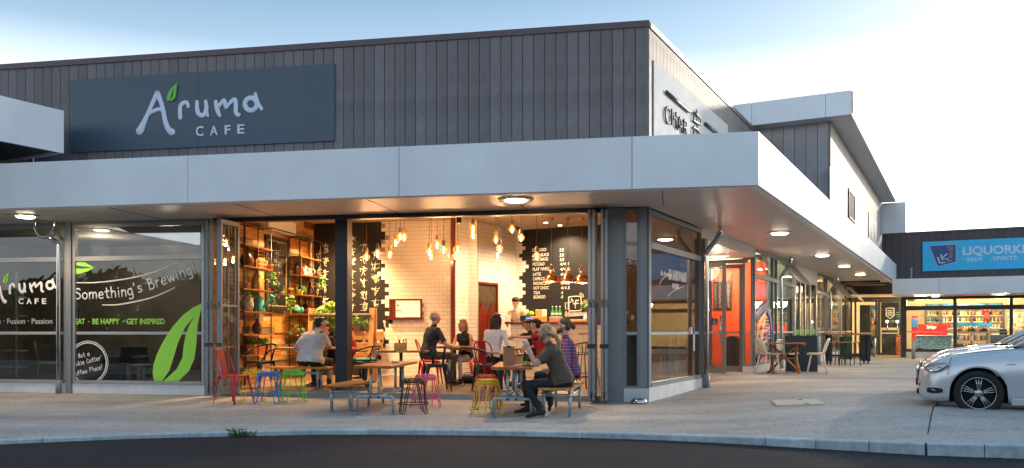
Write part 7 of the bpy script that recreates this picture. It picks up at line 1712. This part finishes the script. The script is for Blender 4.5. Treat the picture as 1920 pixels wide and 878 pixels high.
for i, (x, y) in enumerate(TR):
    h = random.uniform(2.0, 3.0); t = thing('broadleaf_tree', 'dark broadleaf tree across the road, %s in the row' % ['ninth', 'eighth', 'seventh', 'sixth', 'fifth', 'fourth', 'tenth', 'third', 'second', 'eleventh', 'twelfth', 'first'][i], 'tree', FR(Vector((x, y, -.14)), i), 'trees across the road')
    q = MB(); q.tube([(0, 0, 0), (.1, 0, h*.6), (0, .1, h+1.2)], [.22, .16, .08], 8)
    for k in range(4): a = k*1.6; q.tube([(0, 0, h*.7), (math.cos(a)*1.1, math.sin(a)*1.1, h+1.2)], [.09, .04], 6)
    q.build('trunk', m_bark, t); link('crown', cms[i % 3], t, FR(Vector((x, y, h-.5-.14)), i) @ Matrix.Scale(random.uniform(.75, 1.1), 4))
hm = MB(); r_ = random.Random(9)
for i in range(20000):
    x_ = r_.uniform(-135, 42); p = Vector((x_, -20+r_.gauss(0, .8), r_.uniform(-.1, 4.6+.7*math.sin(x_*.23)+.4*math.sin(x_*.9))+abs(r_.gauss(0, .3)))); d = Vector((r_.gauss(0, 1), r_.gauss(0, 1), r_.gauss(0, 1))).normalized(); e = d.orthogonal().normalized(); s = r_.uniform(.3, .8); hm.add([p-d*s, p+e*s*.6, p+d*s, p-e*s*.6], [(0, 1, 2, 3)])
hg = hm.build('hedge', m_crown, None); hg['label'] = 'long dark hedge behind the trees across the road'; hg['category'] = 'hedge'; hg['kind'] = 'stuff'
for i, (x, y, h) in enumerate(((-30, -12, 7.5), (6, -9, 6.5))):
    t = thing('lamp_post', ('street lamp post across the road at the left', 'street lamp post across the road at the right')[i], 'lamp post', FR(Vector((x, y, -.14)), 0)); MB().tube([(0, 0, 0), (0, 0, h)], [.08, .05], 10).build('pole', m_galv, t); MB().tube([(0, 0, h), (.9, 0, h+.1)], .03, 8).build('arm', m_galv, t); MB().box(.7, 1.2, -.12, .12, h+.04, h+.12).build('lamp_head', emat('street_glow_%d' % i, (1, .7, .4), 12), t)
# weeds and fallen leaves at the kerb
for i, (px, y) in enumerate(((412, 829), (434, 829.5))):
    P = ground_px(px, 824); Pk = Vector((P.x, kerbY(P.x)-.14, -.13)); t = thing('weed', ('tall green weed growing at the foot of the kerb', 'short spreading weed at the foot of the kerb')[i], 'weed', FR(Pk, 0)); q = MB(); r_ = random.Random(i)
    for k in range(26-8*i):
        a = r_.uniform(0, 6.28); h = r_.uniform(.03, .15-.06*i); x = r_.uniform(-.10, .12); q.tube([(x, 0, 0), (x+.03*math.cos(a), .02*math.sin(a), h*.6), (x+.07*math.cos(a), .05*math.sin(a), h)], [.004, .004, .001], 4)
        q.add([(x+.03*math.cos(a), .0, h*.5), (x+.05*math.cos(a)+.02, .0, h*.62), (x+.09*math.cos(a), .01, h*.7), (x+.05*math.cos(a), .0, h*.52)], [(0, 1, 2, 3)])
    q.build('blades', mat('weed_green_%d' % i, (.10, .20, .05), .6, var=.3), t, kind='stuff')
q = MB(); r_ = random.Random(4); ll = mat('dry_leaf', (.40, .18, .05), .8, var=.4, scale=30)
for i in range(70):
    x = r_.uniform(-2, 6) if r_.random() < .8 else r_.uniform(-8, 8); yy = kerbY(x)-.14-abs(r_.gauss(0, .05)); s = r_.uniform(.008, .022); a = r_.uniform(0, 3.14)
    q.add([(x-s*math.cos(a), yy-s*math.sin(a), -.128), (x+s*.5*math.sin(a), yy-s*.5*math.cos(a), -.122), (x+s*math.cos(a), yy+s*math.sin(a), -.126), (x-s*.5*math.sin(a), yy+s*.5*math.cos(a), -.120)], [(0, 1, 2, 3)])
lf = q.build('fallen_leaves', ll, None); lf['label'] = 'scattered dry leaves along the foot of the kerb'; lf['category'] = 'leaves'; lf['kind'] = 'stuff'
# ------------------------------------------------------------------ people
def skinmat(name, c): return mat(name, c, .5, 0, var=.05, scale=20, spec=.4)
SKINS = {'fair': skinmat('skin_fair', (.58, .33, .24)), 'tan': skinmat('skin_tan', (.48, .27, .17)), 'warm': skinmat('skin_warm', (.52, .32, .20))}
def fabric(name, c, **k): return mat('cloth_'+name, c, .85, 0, var=k.pop('var', .08), scale=k.pop('scale', 9), bump=k.pop('bump', .15), bscale=90, **k)
def plaid():
    m = bpy.data.materials.new('cloth_plaid'); m.use_nodes = True; t = m.node_tree; b = t.nodes['Principled BSDF']; b.inputs['Roughness'].default_value = .85
    tc = N(t, 'ShaderNodeTexCoord'); col = None
    def stripes(axis, sc, thr, c, prev):
        sp = N(t, 'ShaderNodeSeparateXYZ'); t.links.new(tc.outputs['Object'], sp.inputs[0]); ml = N(t, 'ShaderNodeMath', operation='MULTIPLY'); ml.inputs[1].default_value = sc; t.links.new(sp.outputs[axis], ml.inputs[0])
        fr = N(t, 'ShaderNodeMath', operation='FRACT'); t.links.new(ml.outputs[0], fr.inputs[0]); lt = N(t, 'ShaderNodeMath', operation='LESS_THAN'); lt.inputs[1].default_value = thr; t.links.new(fr.outputs[0], lt.inputs[0])
        f2 = N(t, 'ShaderNodeMath', operation='MULTIPLY'); f2.inputs[1].default_value = .6; t.links.new(lt.outputs[0], f2.inputs[0])
        mx = N(t, 'ShaderNodeMix', data_type='RGBA'); t.links.new(f2.outputs[0], mx.inputs[0]); t.links.new(prev, mx.inputs[6]) if prev else None
        if not prev: mx.inputs[6].default_value = (.28, .02, .04, 1)
        mx.inputs[7].default_value = (*c, 1); return mx.outputs[2]
    c = stripes(2, 11, .42, (.02, .05, .22), None); c = stripes(1, 10, .40, (.02, .06, .25), c); c = stripes(2, 22, .10, (.45, .45, .5), c); c = stripes(1, 20, .10, (.30, .30, .45), c)
    t.links.new(c, b.inputs['Base Color']); return m
def hairmat(name, c):
    m = mat('hair_'+name, c, .45, 0, var=.50, scale=16, stretch=(5, 5, .5), bump=.7, bscale=50); return m
def voxmesh(mb, vox, smooth_it, name, noise_amp=0., shrink=0.):
    me = mb.mesh(name, m_black); o = bpy.data.objects.new('tmp', me); COL.objects.link(o)
    r = o.modifiers.new('r', 'REMESH'); r.mode = 'VOXEL'; r.voxel_size = vox; r.use_smooth_shade = True
    if smooth_it: s_ = o.modifiers.new('s', 'SMOOTH'); s_.iterations = smooth_it; s_.factor = .5
    dg = bpy.context.evaluated_depsgraph_get(); res = bpy.data.meshes.new_from_object(o.evaluated_get(dg)); bpy.data.objects.remove(o); res.name = name
    res.polygons.foreach_set('use_smooth', [True]*len(res.polygons)); return res
class Body:
    def __init__(s): s.mb = MB(); s.pr = []      # tagged capsules for colouring
    def cap(s, a, b, ra, rb, tag, flat=None, fn=None, n=14):
        a, b = Vector(a), Vector(b); d = b-a; L_ = d.length
        if L_ < 1e-5: d = Vector((0, 0, 1)); L_ = 1e-5
        dn = d/L_; pts = []; rs = []
        for k in range(5): an = math.pi/2*k/4; pts.append(a-dn*ra*math.cos(an)); rs.append(max(ra*math.sin(an), .0008))
        for k in range(1, 4): pts.append(a+d*k/4); rs.append(ra+(rb-ra)*k/4)
        for k in range(4, -1, -1): an = math.pi/2*k/4; pts.append(b+dn*rb*math.cos(an)); rs.append(max(rb*math.sin(an), .0008))
        s.mb.tube(pts, rs, n, flat=flat, fn=fn); s.pr.append((a, b, ra, rb, tag))
    def ball(s, c, r, tag, M=None):
        s.mb.ell(c, r, 16, 12, M); cc = M @ Vector(c) if M else Vector(c); s.pr.append((cc, cc, sum(r)/3, sum(r)/3, tag))
    def loft(s, rings, tag):
        """rings: centre, side vector, half width, half depth, forward vector"""
        n = 20; vs = []
        for c, sd, rx, ry, fw in rings:
            for j in range(n):
                a = 2*math.pi*j/n; ca, sa = math.cos(a), math.sin(a); e = .82; vs.append(Vector(c)+sd*rx*math.copysign(abs(ca)**e, ca)+fw*ry*math.copysign(abs(sa)**e, sa))
        m = len(rings); fs = [(i*n+j, i*n+(j+1) % n, (i+1)*n+(j+1) % n, (i+1)*n+j) for i in range(m-1) for j in range(n)]+[tuple(range(n-1, -1, -1)), tuple((m-1)*n+j for j in range(n))]
        s.mb.add(vs, fs, True)
        for (c, sd, rx, ry, fw), (c2, sd2, rx2, ry2, f2) in zip(rings[:-1], rings[1:]):
            for o_ in (-.5, 0, .5): s.pr.append((Vector(c)+sd*rx*o_, Vector(c2)+sd2*rx2*o_, ry, ry2, tag))
    def finish(s, label, M, mats, tags, vox, folds=.0, smooth_it=2):
        me = voxmesh(s.mb, vox, smooth_it, 'person')
        nv = len(me.vertices); co = np.empty(nv*3); me.vertices.foreach_get('co', co); co = co.reshape(-1, 3)
        nf = len(me.polygons); ce = np.empty(nf*3); me.polygons.foreach_get('center', ce); ce = ce.reshape(-1, 3)
        def tagof(P):
            best = np.full(len(P), 1e9); idx = np.zeros(len(P), int)
            for a, b, ra, rb, tg in s.pr:
                a = np.array(a); b = np.array(b); d = b-a; l2 = max(1e-9, float(d@d)); t = np.clip(((P-a)@d)/l2, 0, 1); dist = np.linalg.norm(P-(a+t[:, None]*d), axis=1)-(ra+(rb-ra)*t)
                k = dist < best; best[k] = dist[k]; idx[k] = tags.index(tg)
            return idx
        fi = tagof(ce)
        if folds:
            no = np.empty(nv*3); me.vertices.foreach_get('normal', no); no = no.reshape(-1, 3); vi = tagof(co)
            for i in range(nv):
                if tags[vi[i]] in ('top', 'legs'):
                    p = Vector(co[i]); f_ = noise.noise(Vector((p.x*9, p.y*9, p.z*16)))*.6+noise.noise(p*26)*.35; co[i] += no[i]*f_*folds
            me.vertices.foreach_set('co', co.reshape(-1))
        me.materials.clear()
        for m_ in mats: me.materials.append(m_)
        me.polygons.foreach_set('material_index', [int(x) for x in fi]); me.update()
        return link('person', me, None, M, label, 'person')
def hand(B, wr, dirv, palm, sz=1., curl=.5, side=1, tag='skin'):
    """palm, four bent fingers of different length and a thumb; dirv along the hand, palm = normal of the palm"""
    d = Vector(dirv).normalized(); p = (Vector(palm)-d*Vector(palm).dot(d)).normalized(); s = d.cross(p).normalized()*side; W_ = Vector(wr)
    B.cap(W_, W_+d*.06*sz, .026*sz, .038*sz, tag, flat=.55, fn=p)
    for k, (l_, o_) in enumerate(((.068, -.030), (.078, -.010), (.072, .010), (.056, .029))):
        a = W_+d*.085*sz+s*o_*sz; c1 = curl*(.9+.1*k); d1 = (d*math.cos(c1)+p*math.sin(c1)).normalized(); b = a+d1*l_*.55*sz; d2 = (d*math.cos(c1*2.1)+p*math.sin(c1*2.1)).normalized(); c = b+d2*l_*.5*sz
        B.cap(a-d*.015*sz, b, .0095*sz, .0085*sz, tag, n=8); B.cap(b, c, .0085*sz, .007*sz, tag, n=8)
    a = W_+d*.03*sz-s*.030*sz; b = a+(d*.6-s*.55+p*.45).normalized()*.042*sz; c = b+(d*.8+p*.5+s*.1).normalized()*.030*sz
    B.cap(a, b, .013*sz, .010*sz, tag, n=8); B.cap(b, c, .010*sz, .008*sz, tag, n=8)
def person(label, P, rot, seat=.45, s=1., lean=10, twist=0, head=(0, 0, 0), hoff=(0, 0, 0), arms=None, legs=None, cols=None, fat=1., female=False, hair=None, beard=None, sleeve=.55, standing=False, vox=.0095, legsM=None, folds=.010, neckline=True, extra=None, sk='fair', leg_skin=False):
    """local +y is where the body faces; arms / legs are world points turned into local ones"""
    M = FR(P, rot) @ Matrix.Scale(s, 4); Mi = M.inverted(); B = Body(); top, leg, shoe = cols
    lean = R(lean); hz0 = seat+.10 if not standing else .93
    tw_ = rotz(R(twist)).to_3x3(); X_ = Vector((1, 0, 0)); sh_x = tw_ @ X_; Yf = Vector((0, 1, 0))
    def sp(h, b=1.): return Vector((0, math.sin(lean*b)*h, hz0+math.cos(lean*b)*h))
    pel, wai, che, shc, nek = Vector((0, 0, hz0)), sp(.17, .7), sp(.33, .9), sp(.455), sp(.53)
    upv = (nek-che).normalized(); fwd = (tw_ @ Yf); fwd = (fwd-upv*fwd.dot(upv)).normalized(); f = fat; sw = (.165 if not female else .148); hw_ = .15 if not female else .158
    Y0 = Vector((0, 1, 0)); bk = -.015*(f-1)*4
    B.loft([(pel+Vector((0, -.01, -.09)), X_, hw_*.8*f, .115*f, Y0), (pel+Vector((0, -.01, -.03)), X_, hw_*1.08*f, .135*f, Y0), (pel+Vector((0, 0, .05)), X_, hw_*1.03*f, .125*f, Y0)], 'legs')
    B.loft([(pel+Vector((0, -.005, .0)), X_, hw_*1.12*f, .140*f, Y0), (pel+Vector((0, 0, .07)), X_, hw_*1.04*f, .130*f, Y0), (wai, X_, (.138 if not female else .122)*f, .112*f*(1 if not female else .92), fwd), (che, sh_x, sw*1.0*f, .122*f, fwd), (shc-upv*.035, sh_x, sw*1.02*f, .105*f, fwd), (shc+upv*.02, sh_x, sw*.80*f, .078*f, fwd), (shc+upv*.045, sh_x, .075, .060, fwd)], 'top')
    if female: [B.ball(che+fwd*.085*f+sh_x*.065*q_+upv*.02, (.06, .05, .055), 'top') for q_ in (-1, 1)]
    HO = Vector(hoff); hc = nek+upv*.05+Vector((0, .02, .105))+HO; Hm = Matrix.Translation(hc) @ Matrix.Rotation(R(head[0]), 4, 'Z') @ Matrix.Rotation(R(head[1]), 4, 'X') @ Matrix.Rotation(R(head[2]), 4, 'Y')
    B.cap(nek-upv*.04, hc-Vector((0, 0, .05)), .056 if not female else .048, .052 if not female else .044, 'skin')
    B.ball((0, -.012, .028), (.073, .092, .088), 'skin', Hm); B.ball((0, .022, -.038), (.055, .062, .068), 'skin', Hm); B.ball((0, .058, -.078), (.026, .022, .022), 'skin', Hm)
    B.cap(Hm @ Vector((0, .082, .010)), Hm @ Vector((0, .108, -.026)), .009, .0135, 'skin', n=8); B.ball((0, .079, -.052), (.022, .012, .009), 'lip', Hm)
    for q_ in (-1, 1): B.ball((q_*.076, -.006, -.008), (.011, .020, .030), 'skin', Hm); B.ball((q_*.030, .070, .022), (.024, .014, .009), 'skin', Hm); B.ball((q_*.038, .058, -.028), (.022, .022, .022), 'skin', Hm)
    loc = lambda p: Mi @ Vector(p)
    for q_, key in ((-1, 'L'), (1, 'R')):
        S_ = shc+sh_x*(sw+.018)*q_*f**.5-upv*.015; E_, W_, hd = None, None, None
        if arms and key in arms: E_, W_ = loc(arms[key][0]), loc(arms[key][1]); hd = arms[key][2] if len(arms[key]) > 2 else None
        else: E_ = S_+Vector((q_*.05, .06, -.27)); W_ = E_+Vector((-q_*.08, .22, -.02))
        E_ = S_+(E_-S_).normalized()*min((E_-S_).length, .34); fl_ = (W_-E_); W_ = E_+fl_.normalized()*min(fl_.length, .29)
        B.cap(S_-sh_x*.03*q_, S_+(E_-S_)*.18, .058*f**.5, .052*f**.5, 'top' if not (sleeve == 0) else 'skin')
        ar = 1.0 if not female else .84; ar *= f**.4
        B.cap(S_, E_, .046*ar, .037*ar, 'skin'); B.cap(E_, W_, .038*ar, .026*ar, 'skin')
        if sleeve > 0:
            k = min(1, sleeve/.55); B.cap(S_, S_+(E_-S_)*min(1, sleeve), .062*ar, .056*ar if sleeve < .7 else .048*ar, 'top')
            if sleeve > 1: B.cap(E_, E_+(W_-E_)*(sleeve-1), .048*ar, .040*ar, 'top')
        dv_ = (W_-E_).normalized(); pm = Vector((-q_*.8, 0, -.3)) if hd is None else Vector(hd[0]); cu_ = .5 if hd is None else hd[1]
        hand(B, W_, dv_ if hd is None or len(hd) < 3 else Vector(hd[2]), pm, 1. if not female else .9, cu_, q_)
    if not standing:
        LG = legsM or {}
        for q_, key in ((-1, 'L'), (1, 'R')):
            Hp = pel+Vector((q_*.085*f**.5, .0, -.035))
            if key in LG: K_, A_n, td = loc(LG[key][0]), loc(LG[key][1]), Vector(LG[key][2])
            else: K_ = Vector((q_*.12, .43, seat+.06)); A_n = Vector((q_*.12, .40, .09)); td = Vector((0, 1, -.15))
            K_ = Hp+(K_-Hp).normalized()*min((K_-Hp).length, .50); A_n = K_+(A_n-K_).normalized()*min((A_n-K_).length, .46)
            B.cap(Hp, K_, .085*f**.4, .058, 'legs'); B.cap(K_, A_n, .056, .042 if not leg_skin else .036, 'legs'); 
            if leg_skin: B.cap(K_+(A_n-K_)*.45, A_n, .055, .040, 'skin')
            td = td.normalized(); h_ = A_n-Vector((0, 0, .045)); B.cap(h_-td*.05, h_+td*.07, .040, .042, 'shoe', flat=.9, fn=(0, 0, 1)); B.cap(h_+td*.05-Vector((0, 0, .008)), h_+td*.17-Vector((0, 0, .012)), .040, .030, 'shoe', flat=.75, fn=(0, 0, 1)); B.cap(A_n+Vector((0, 0, .07)), h_, .046, .042, 'shoe')
    else:
        for q_ in (-1, 1):
            Hp = pel+Vector((q_*.085, 0, -.04)); K_ = Vector((q_*.095, .02, .49)); A_n = Vector((q_*.10, -.01, .09)); B.cap(Hp, K_, .08, .056, 'legs'); B.cap(K_, A_n, .055, .042, 'legs'); B.cap(A_n-Vector((0, .04, .045)), A_n+Vector((0, .13, -.05)), .04, .034, 'shoe')
    if extra: extra(B, shc, upv, fwd, sh_x)
    tags = ['skin', 'top', 'legs', 'shoe', 'lip']; lipm = mat('lips', (.42, .16, .13), .5)
    o = B.finish(label, M, [SKINS[sk], top, leg, shoe, lipm], tags, vox, folds)
    HW = M @ Hm
    for q_ in (-1, 1):
        e_ = MB().ell((0, 0, 0), (.0115, .0095, .0095), 10, 8).build('eye', mat('eye_white', (.6, .58, .54), .3), o, HW @ Matrix.Translation((q_*.030, .076, .008)))
        MB().ell((0, .0075, -.001), (.0055, .004, .0055), 8, 6).build('iris', m_black, e_, WM[e_.name])
    hb = MB()
    if hair:
        hcol = hair['m']
        for c_, r_ in hair.get('balls', []): hb.ell(c_, r_, 16, 12, None)
        for st in hair.get('locks', []): hb.tube(cat_spline(st['p'], 4), [st['r'][0]+(st['r'][1]-st['r'][0])*i/(len(st['p'])*4-4) for i in range(len(st['p'])*4-3)], 10)
        hm_ = voxmesh(hb, .007, 2, 'hair'); nv = len(hm_.vertices)
        for vtx in hm_.vertices:
            p = vtx.co; vtx.co = p + vtx.normal*(noise.noise(Vector((p.x*60, p.y*60, p.z*14)))*.005+noise.noise(p*22)*.004)
        hm_.materials.clear(); hm_.materials.append(hcol); hm_.update(); link('hair', hm_, o, HW)
        q = MB(); [q.tube([(k*.012, .086, .034), (k*.030, .087, .040), (k*.046, .074, .034)], [.003, .0045, .002], 6) for k in (-1, 1)]; q.build('eyebrows', hcol, o, HW)
    if beard:
        bb = MB(); [bb.ell(c_, r_, 14, 10) for c_, r_ in beard['balls']]
        bm_ = voxmesh(bb, .006, 1, 'beard')
        for vtx in bm_.vertices: p = vtx.co; vtx.co = p + vtx.normal*(noise.noise(p*70)*.005)
        bm_.materials.clear(); bm_.materials.append(beard['m']); link('beard', bm_, o, HW)
    return o, HW
SHORT = [((0, -.022, .048), (.080, .092, .078)), ((0, -.05, .0), (.076, .062, .075)), ((.035, .052, .085), (.04, .035, .022)), ((-.035, .052, .085), (.04, .035, .022))]
BEARD = [((0, .052, -.072), (.046, .046, .030)), ((.045, .030, -.055), (.020, .036, .038)), ((-.045, .030, -.055), (.020, .036, .038)), ((0, .088, -.046), (.028, .012, .007)), ((0, .070, -.095), (.036, .030, .030))]
h_blond = hairmat('blond', (.46, .28, .11)); h_brown = hairmat('brown', (.07, .035, .018)); h_black = hairmat('black', (.012, .010, .010)); h_grey = hairmat('grey', (.38, .36, .33)); h_dkb = hairmat('dark_brown', (.035, .016, .010)); h_str = hairmat('strawberry', (.50, .24, .08)); h_bd = hairmat('ginger', (.30, .13, .05)); h_bd2 = hairmat('auburn', (.13, .05, .025))
c_olive = fabric('olive', (.10, .075, .052)); c_dark = fabric('black_denim', (.015, .016, .020)); c_shoe = mat('black_shoe', (.010, .010, .011), .5); c_wht = fabric('white_tee', (.60, .60, .60)); c_cream = fabric('cream', (.60, .52, .40)); c_red = fabric('red', (.42, .015, .02)); c_blouse = fabric('blouse', (.62, .64, .68)); c_navy = mat('cloth_print', (.022, .032, .045), .8, 0, var=.75, scale=16); c_grey = fabric('grey_trousers', (.085, .070, .058)); c_beige = fabric('hoodie', (.40, .32, .22)); c_wt = fabric('white_trousers', (.55, .50, .46)); c_blk = fabric('black', (.012, .012, .014))
# man with the ponytail, outdoors at the right table
Yp = 12.55; P = at(1054, 620, Yp); P.z = gz(P.x, P.y)
PONY = dict(m=h_blond, balls=[((0, -.020, .042), (.080, .094, .080)), ((0, -.062, .0), (.070, .055, .070)), ((0, -.11, -.045), (.045, .045, .045))], locks=[dict(p=[(0, -.10, -.03), (.0, -.155, -.09), (.01, -.175, -.17), (.01, -.165, -.26), (.0, -.185, -.34)], r=(.036, .016)), dict(p=[(.02, -.11, -.04), (.03, -.15, -.12), (.035, -.16, -.22), (.03, -.15, -.30)], r=(.026, .010)), dict(p=[(.07, .01, .03), (.076, -.04, -.0), (.05, -.10, -.04)], r=(.022, .02)), dict(p=[(-.07, .01, .03), (-.076, -.04, -.0), (-.05, -.10, -.04)], r=(.022, .02))])
hnd = lambda px, py, Y: at(px, py, Y)
man1, HW1 = person('man with a long blond ponytail and olive tee eating at the right table', P, R(88), seat=.405, s=1.10, lean=21, twist=6, head=(0, -6, 0), hoff=(0, .0, .0),
   arms={'L': (hnd(1004, 683, 12.30), hnd(990, 655, 12.42), ((1, 0, .2), .9, (.25, .35, 1))), 'R': (hnd(1006, 683, 12.80), hnd(991, 655, 12.62), ((-1, 0, .2), .9, (-.25, .35, 1)))},
   legsM={'L': (hnd(984, 722, 12.40), hnd(1012, 768, 12.38), (0, 1, -.2)), 'R': (hnd(978, 724, 12.72), hnd(990, 762, 12.70), (0, 1, -.1))}, cols=(c_olive, c_dark, c_shoe), hair=PONY, beard=dict(m=h_bd, balls=BEARD), sleeve=.62, vox=.0078, fat=1.16)
bg = thing('sandwich', 'white wrapped roll held at the mouth of the ponytailed man', 'food', FR(at(984.5, 641, 12.50), .3)); q = MB(); q.ell((0, 0, 0), (.045, .055, .035), 14, 10); q.build('roll', mat('wrap_paper', (.60, .55, .50), .7, bump=.4), bg)
# man in plaid with a bun
Yp = 13.55; P = at(1071, 620, Yp); P.z = gz(P.x, P.y)
BUN = dict(m=h_brown, balls=[((0, -.020, .045), (.079, .094, .078)), ((0, -.055, .0), (.072, .055, .070)), ((0, -.120, .012), (.030, .034, .032)), ((0, -.15, -.01), (.02, .03, .035))])
person('bearded man in a red and blue plaid shirt with his hair in a bun', P, R(84), seat=.425, s=1.12, lean=9, head=(0, 4, 0), arms={'L': (hnd(1062, 684, 13.15), hnd(1030, 692, 13.25)), 'R': (hnd(1060, 680, 13.95), hnd(1032, 690, 13.75))},
   legsM={'L': (hnd(1008, 704, 13.3), hnd(1032, 752, 13.3), (-.2, .2, -1)), 'R': (hnd(1008, 704, 13.7), hnd(1000, 752, 13.7), (0, 1, 0))}, cols=(plaid(), c_dark, c_shoe), hair=BUN, beard=dict(m=h_bd2, balls=BEARD), sleeve=1.25, vox=.0085)
# man in white, indoor bench
P = at(581, 620, 16.3); P.z = ZF
person('heavy dark haired man in a white tee with his back to the street', P, R(-26), seat=.445, s=1.08, lean=17, twist=-6, head=(-24, 0, 0), hoff=(.07, .02, -.01), arms={'L': (at(552, 656, 16.3), at(570, 668, 16.8)), 'R': (at(624, 660, 16.7), at(604, 650, 17.0))}, cols=(c_wht, c_dark, c_shoe), hair=dict(m=h_black, balls=SHORT), sleeve=.72, fat=1.48, sk='tan', vox=.0095, folds=.012, leg_skin=True)
P = at(626, 620, 17.8); P.z = ZF
person('dark haired woman facing the man in white beside the black column', P, R(128), seat=.445, lean=16, head=(10, -10, 0), cols=(c_blk, c_dark, c_shoe), female=True, hair=dict(m=h_black, balls=SHORT+[((0, -.09, .02), (.03, .04, .035))]), sk='tan', vox=.011, arms={'L': (at(612, 655, 17.6), at(604, 648, 17.3))})
P = at(703, 620, 21.0); P.z = ZF
person('person in a cream top seated behind the plank divider', P, R(20), seat=.60, lean=15, cols=(c_cream, c_dark, c_shoe), hair=dict(m=h_black, balls=SHORT), vox=.012, sleeve=.6)
# grey haired man, blonde woman
P = at(803, 620, 17.4); P.z = ZF
person('grey haired man in a dark patterned shirt leaning on the table', P, R(-58), seat=.50, s=1.12, lean=13, head=(-8, 0, 0), arms={'R': (at(840, 652, 17.1), at(853, 651, 17.5)), 'L': (at(840, 655, 17.9), at(855, 650, 17.8))}, legsM={'R': (at(853, 668, 17.3), at(846, 712, 17.35), (.25, .95, 0)), 'L': (at(848, 668, 17.8), at(842, 708, 17.9), (0, 1, 0))}, cols=(c_navy, c_grey, c_shoe), hair=dict(m=h_grey, balls=[((0, -.045, .005), (.080, .068, .070)), ((0, -.035, .045), (.070, .07, .062))]), sleeve=.75, fat=1.08, sk='fair')
LONG = lambda m, L_: dict(m=m, balls=[((0, -.018, .045), (.082, .094, .080)), ((0, -.055, -.02), (.078, .055, .09)), ((.035, .05, .088), (.042, .034, .020)), ((-.035, .05, .088), (.042, .034, .020))], locks=[dict(p=[(q_*.07, .01, .03), (q_*.086, -.01, -.05), (q_*.08, -.02, -.05-L_*.6), (q_*.075, -.03, -.05-L_)], r=(.030, .018)) for q_ in (-1, 1)]+[dict(p=[(q_*.04, -.07, .0), (q_*.05, -.09, -.1), (q_*.045, -.085, -.08-L_)], r=(.05, .03)) for q_ in (-1, 0, 1)])
P = at(873, 620, 18.1); P.z = ZF
person('blonde woman in a black top facing the grey haired man', P, R(152), seat=.50, s=1.0, lean=8, head=(12, 0, 0), arms={'R': (at(846, 657, 17.9), at(852, 652, 17.55)), 'L': (at(884, 658, 17.9), at(864, 654, 17.6))}, cols=(c_blk, c_wt, c_shoe), female=True, hair=LONG(h_str, .09), sleeve=0, sk='fair')
P = at(925, 620, 16.75); P.z = ZF
person('woman in a white blouse with long dark brown hair seen from behind', P, R(-22), seat=.50, s=1.08, lean=12, head=(-4, 0, 0), arms={'R': (at(956, 662, 16.5), at(958, 655, 16.8)), 'L': (at(908, 664, 16.7), at(920, 660, 17.1))}, cols=(c_blouse, c_dark, c_shoe), female=True, hair=LONG(h_dkb, .22), sleeve=1.5, fat=1.06)
P = at(1018, 620, 16.6); P.z = ZF
person('dark haired woman in a red top reaching across to the left', P, R(80), seat=.50, s=1.0, lean=14, head=(0, -8, 0), arms={'L': (at(990, 633, 16.4), at(966, 632, 16.5)), 'R': (at(1000, 650, 16.9), at(985, 655, 17.0))}, cols=(c_red, c_dark, c_shoe), female=True, hair=dict(m=h_black, balls=SHORT+[((0, -.10, .035), (.042, .045, .042)), ((0, -.06, -.02), (.07, .05, .07))]), sleeve=.5)
P = at(1008, 620, 17.9); P.z = ZF
person('person with a charcoal sleeve reaching out behind the woman in red', P, R(88), seat=.52, s=1.0, lean=18, head=(0, -12, 0), arms={'L': (at(983, 628, 17.6), at(961, 633, 17.7))}, cols=(c_blk, c_dark, c_shoe), hair=dict(m=h_black, balls=SHORT), sleeve=1.2, sk='tan')
# barista
P = at(971, 620, 21.75); P.z = ZF+.14
o, HWb = person('barista with glasses in a beige hooded top behind the counter', P, R(140), s=1.08, lean=7, standing=True, head=(12, -18, 0), arms={'R': (at(953, 605, 21.5), at(951, 607, 21.3)), 'L': (at(985, 606, 21.6), at(978, 606, 21.3))}, cols=(c_beige, c_dark, c_shoe), hair=dict(m=h_black, balls=[((0, -.015, .055), (.082, .094, .082)), ((0, .04, .085), (.07, .05, .035)), ((0, -.055, .0), (.075, .055, .07))]), sleeve=1.8, fat=1.05, sk='warm', extra=lambda B, shc, upv, fwd, sx: [B.ball(shc+upv*.05-fwd*.05, (.10, .06, .05), 'top'), B.ball(shc+upv*.045+fwd*.02, (.085, .07, .035), 'top')])
q = MB()
for q_ in (-1, 1): q.tube([(q_*.031+.020*math.cos(a), .093, .008+.015*math.sin(a)) for a in [k*math.pi/6 for k in range(12)]], .0022, 5, closed=True); q.tube([(q_*.052, .092, .012), (q_*.078, .0, .012)], .0022, 5)
q.tube([(-.011, .094, .010), (.011, .094, .010)], .0022, 5); q.build('glasses', m_black, o, HWb)
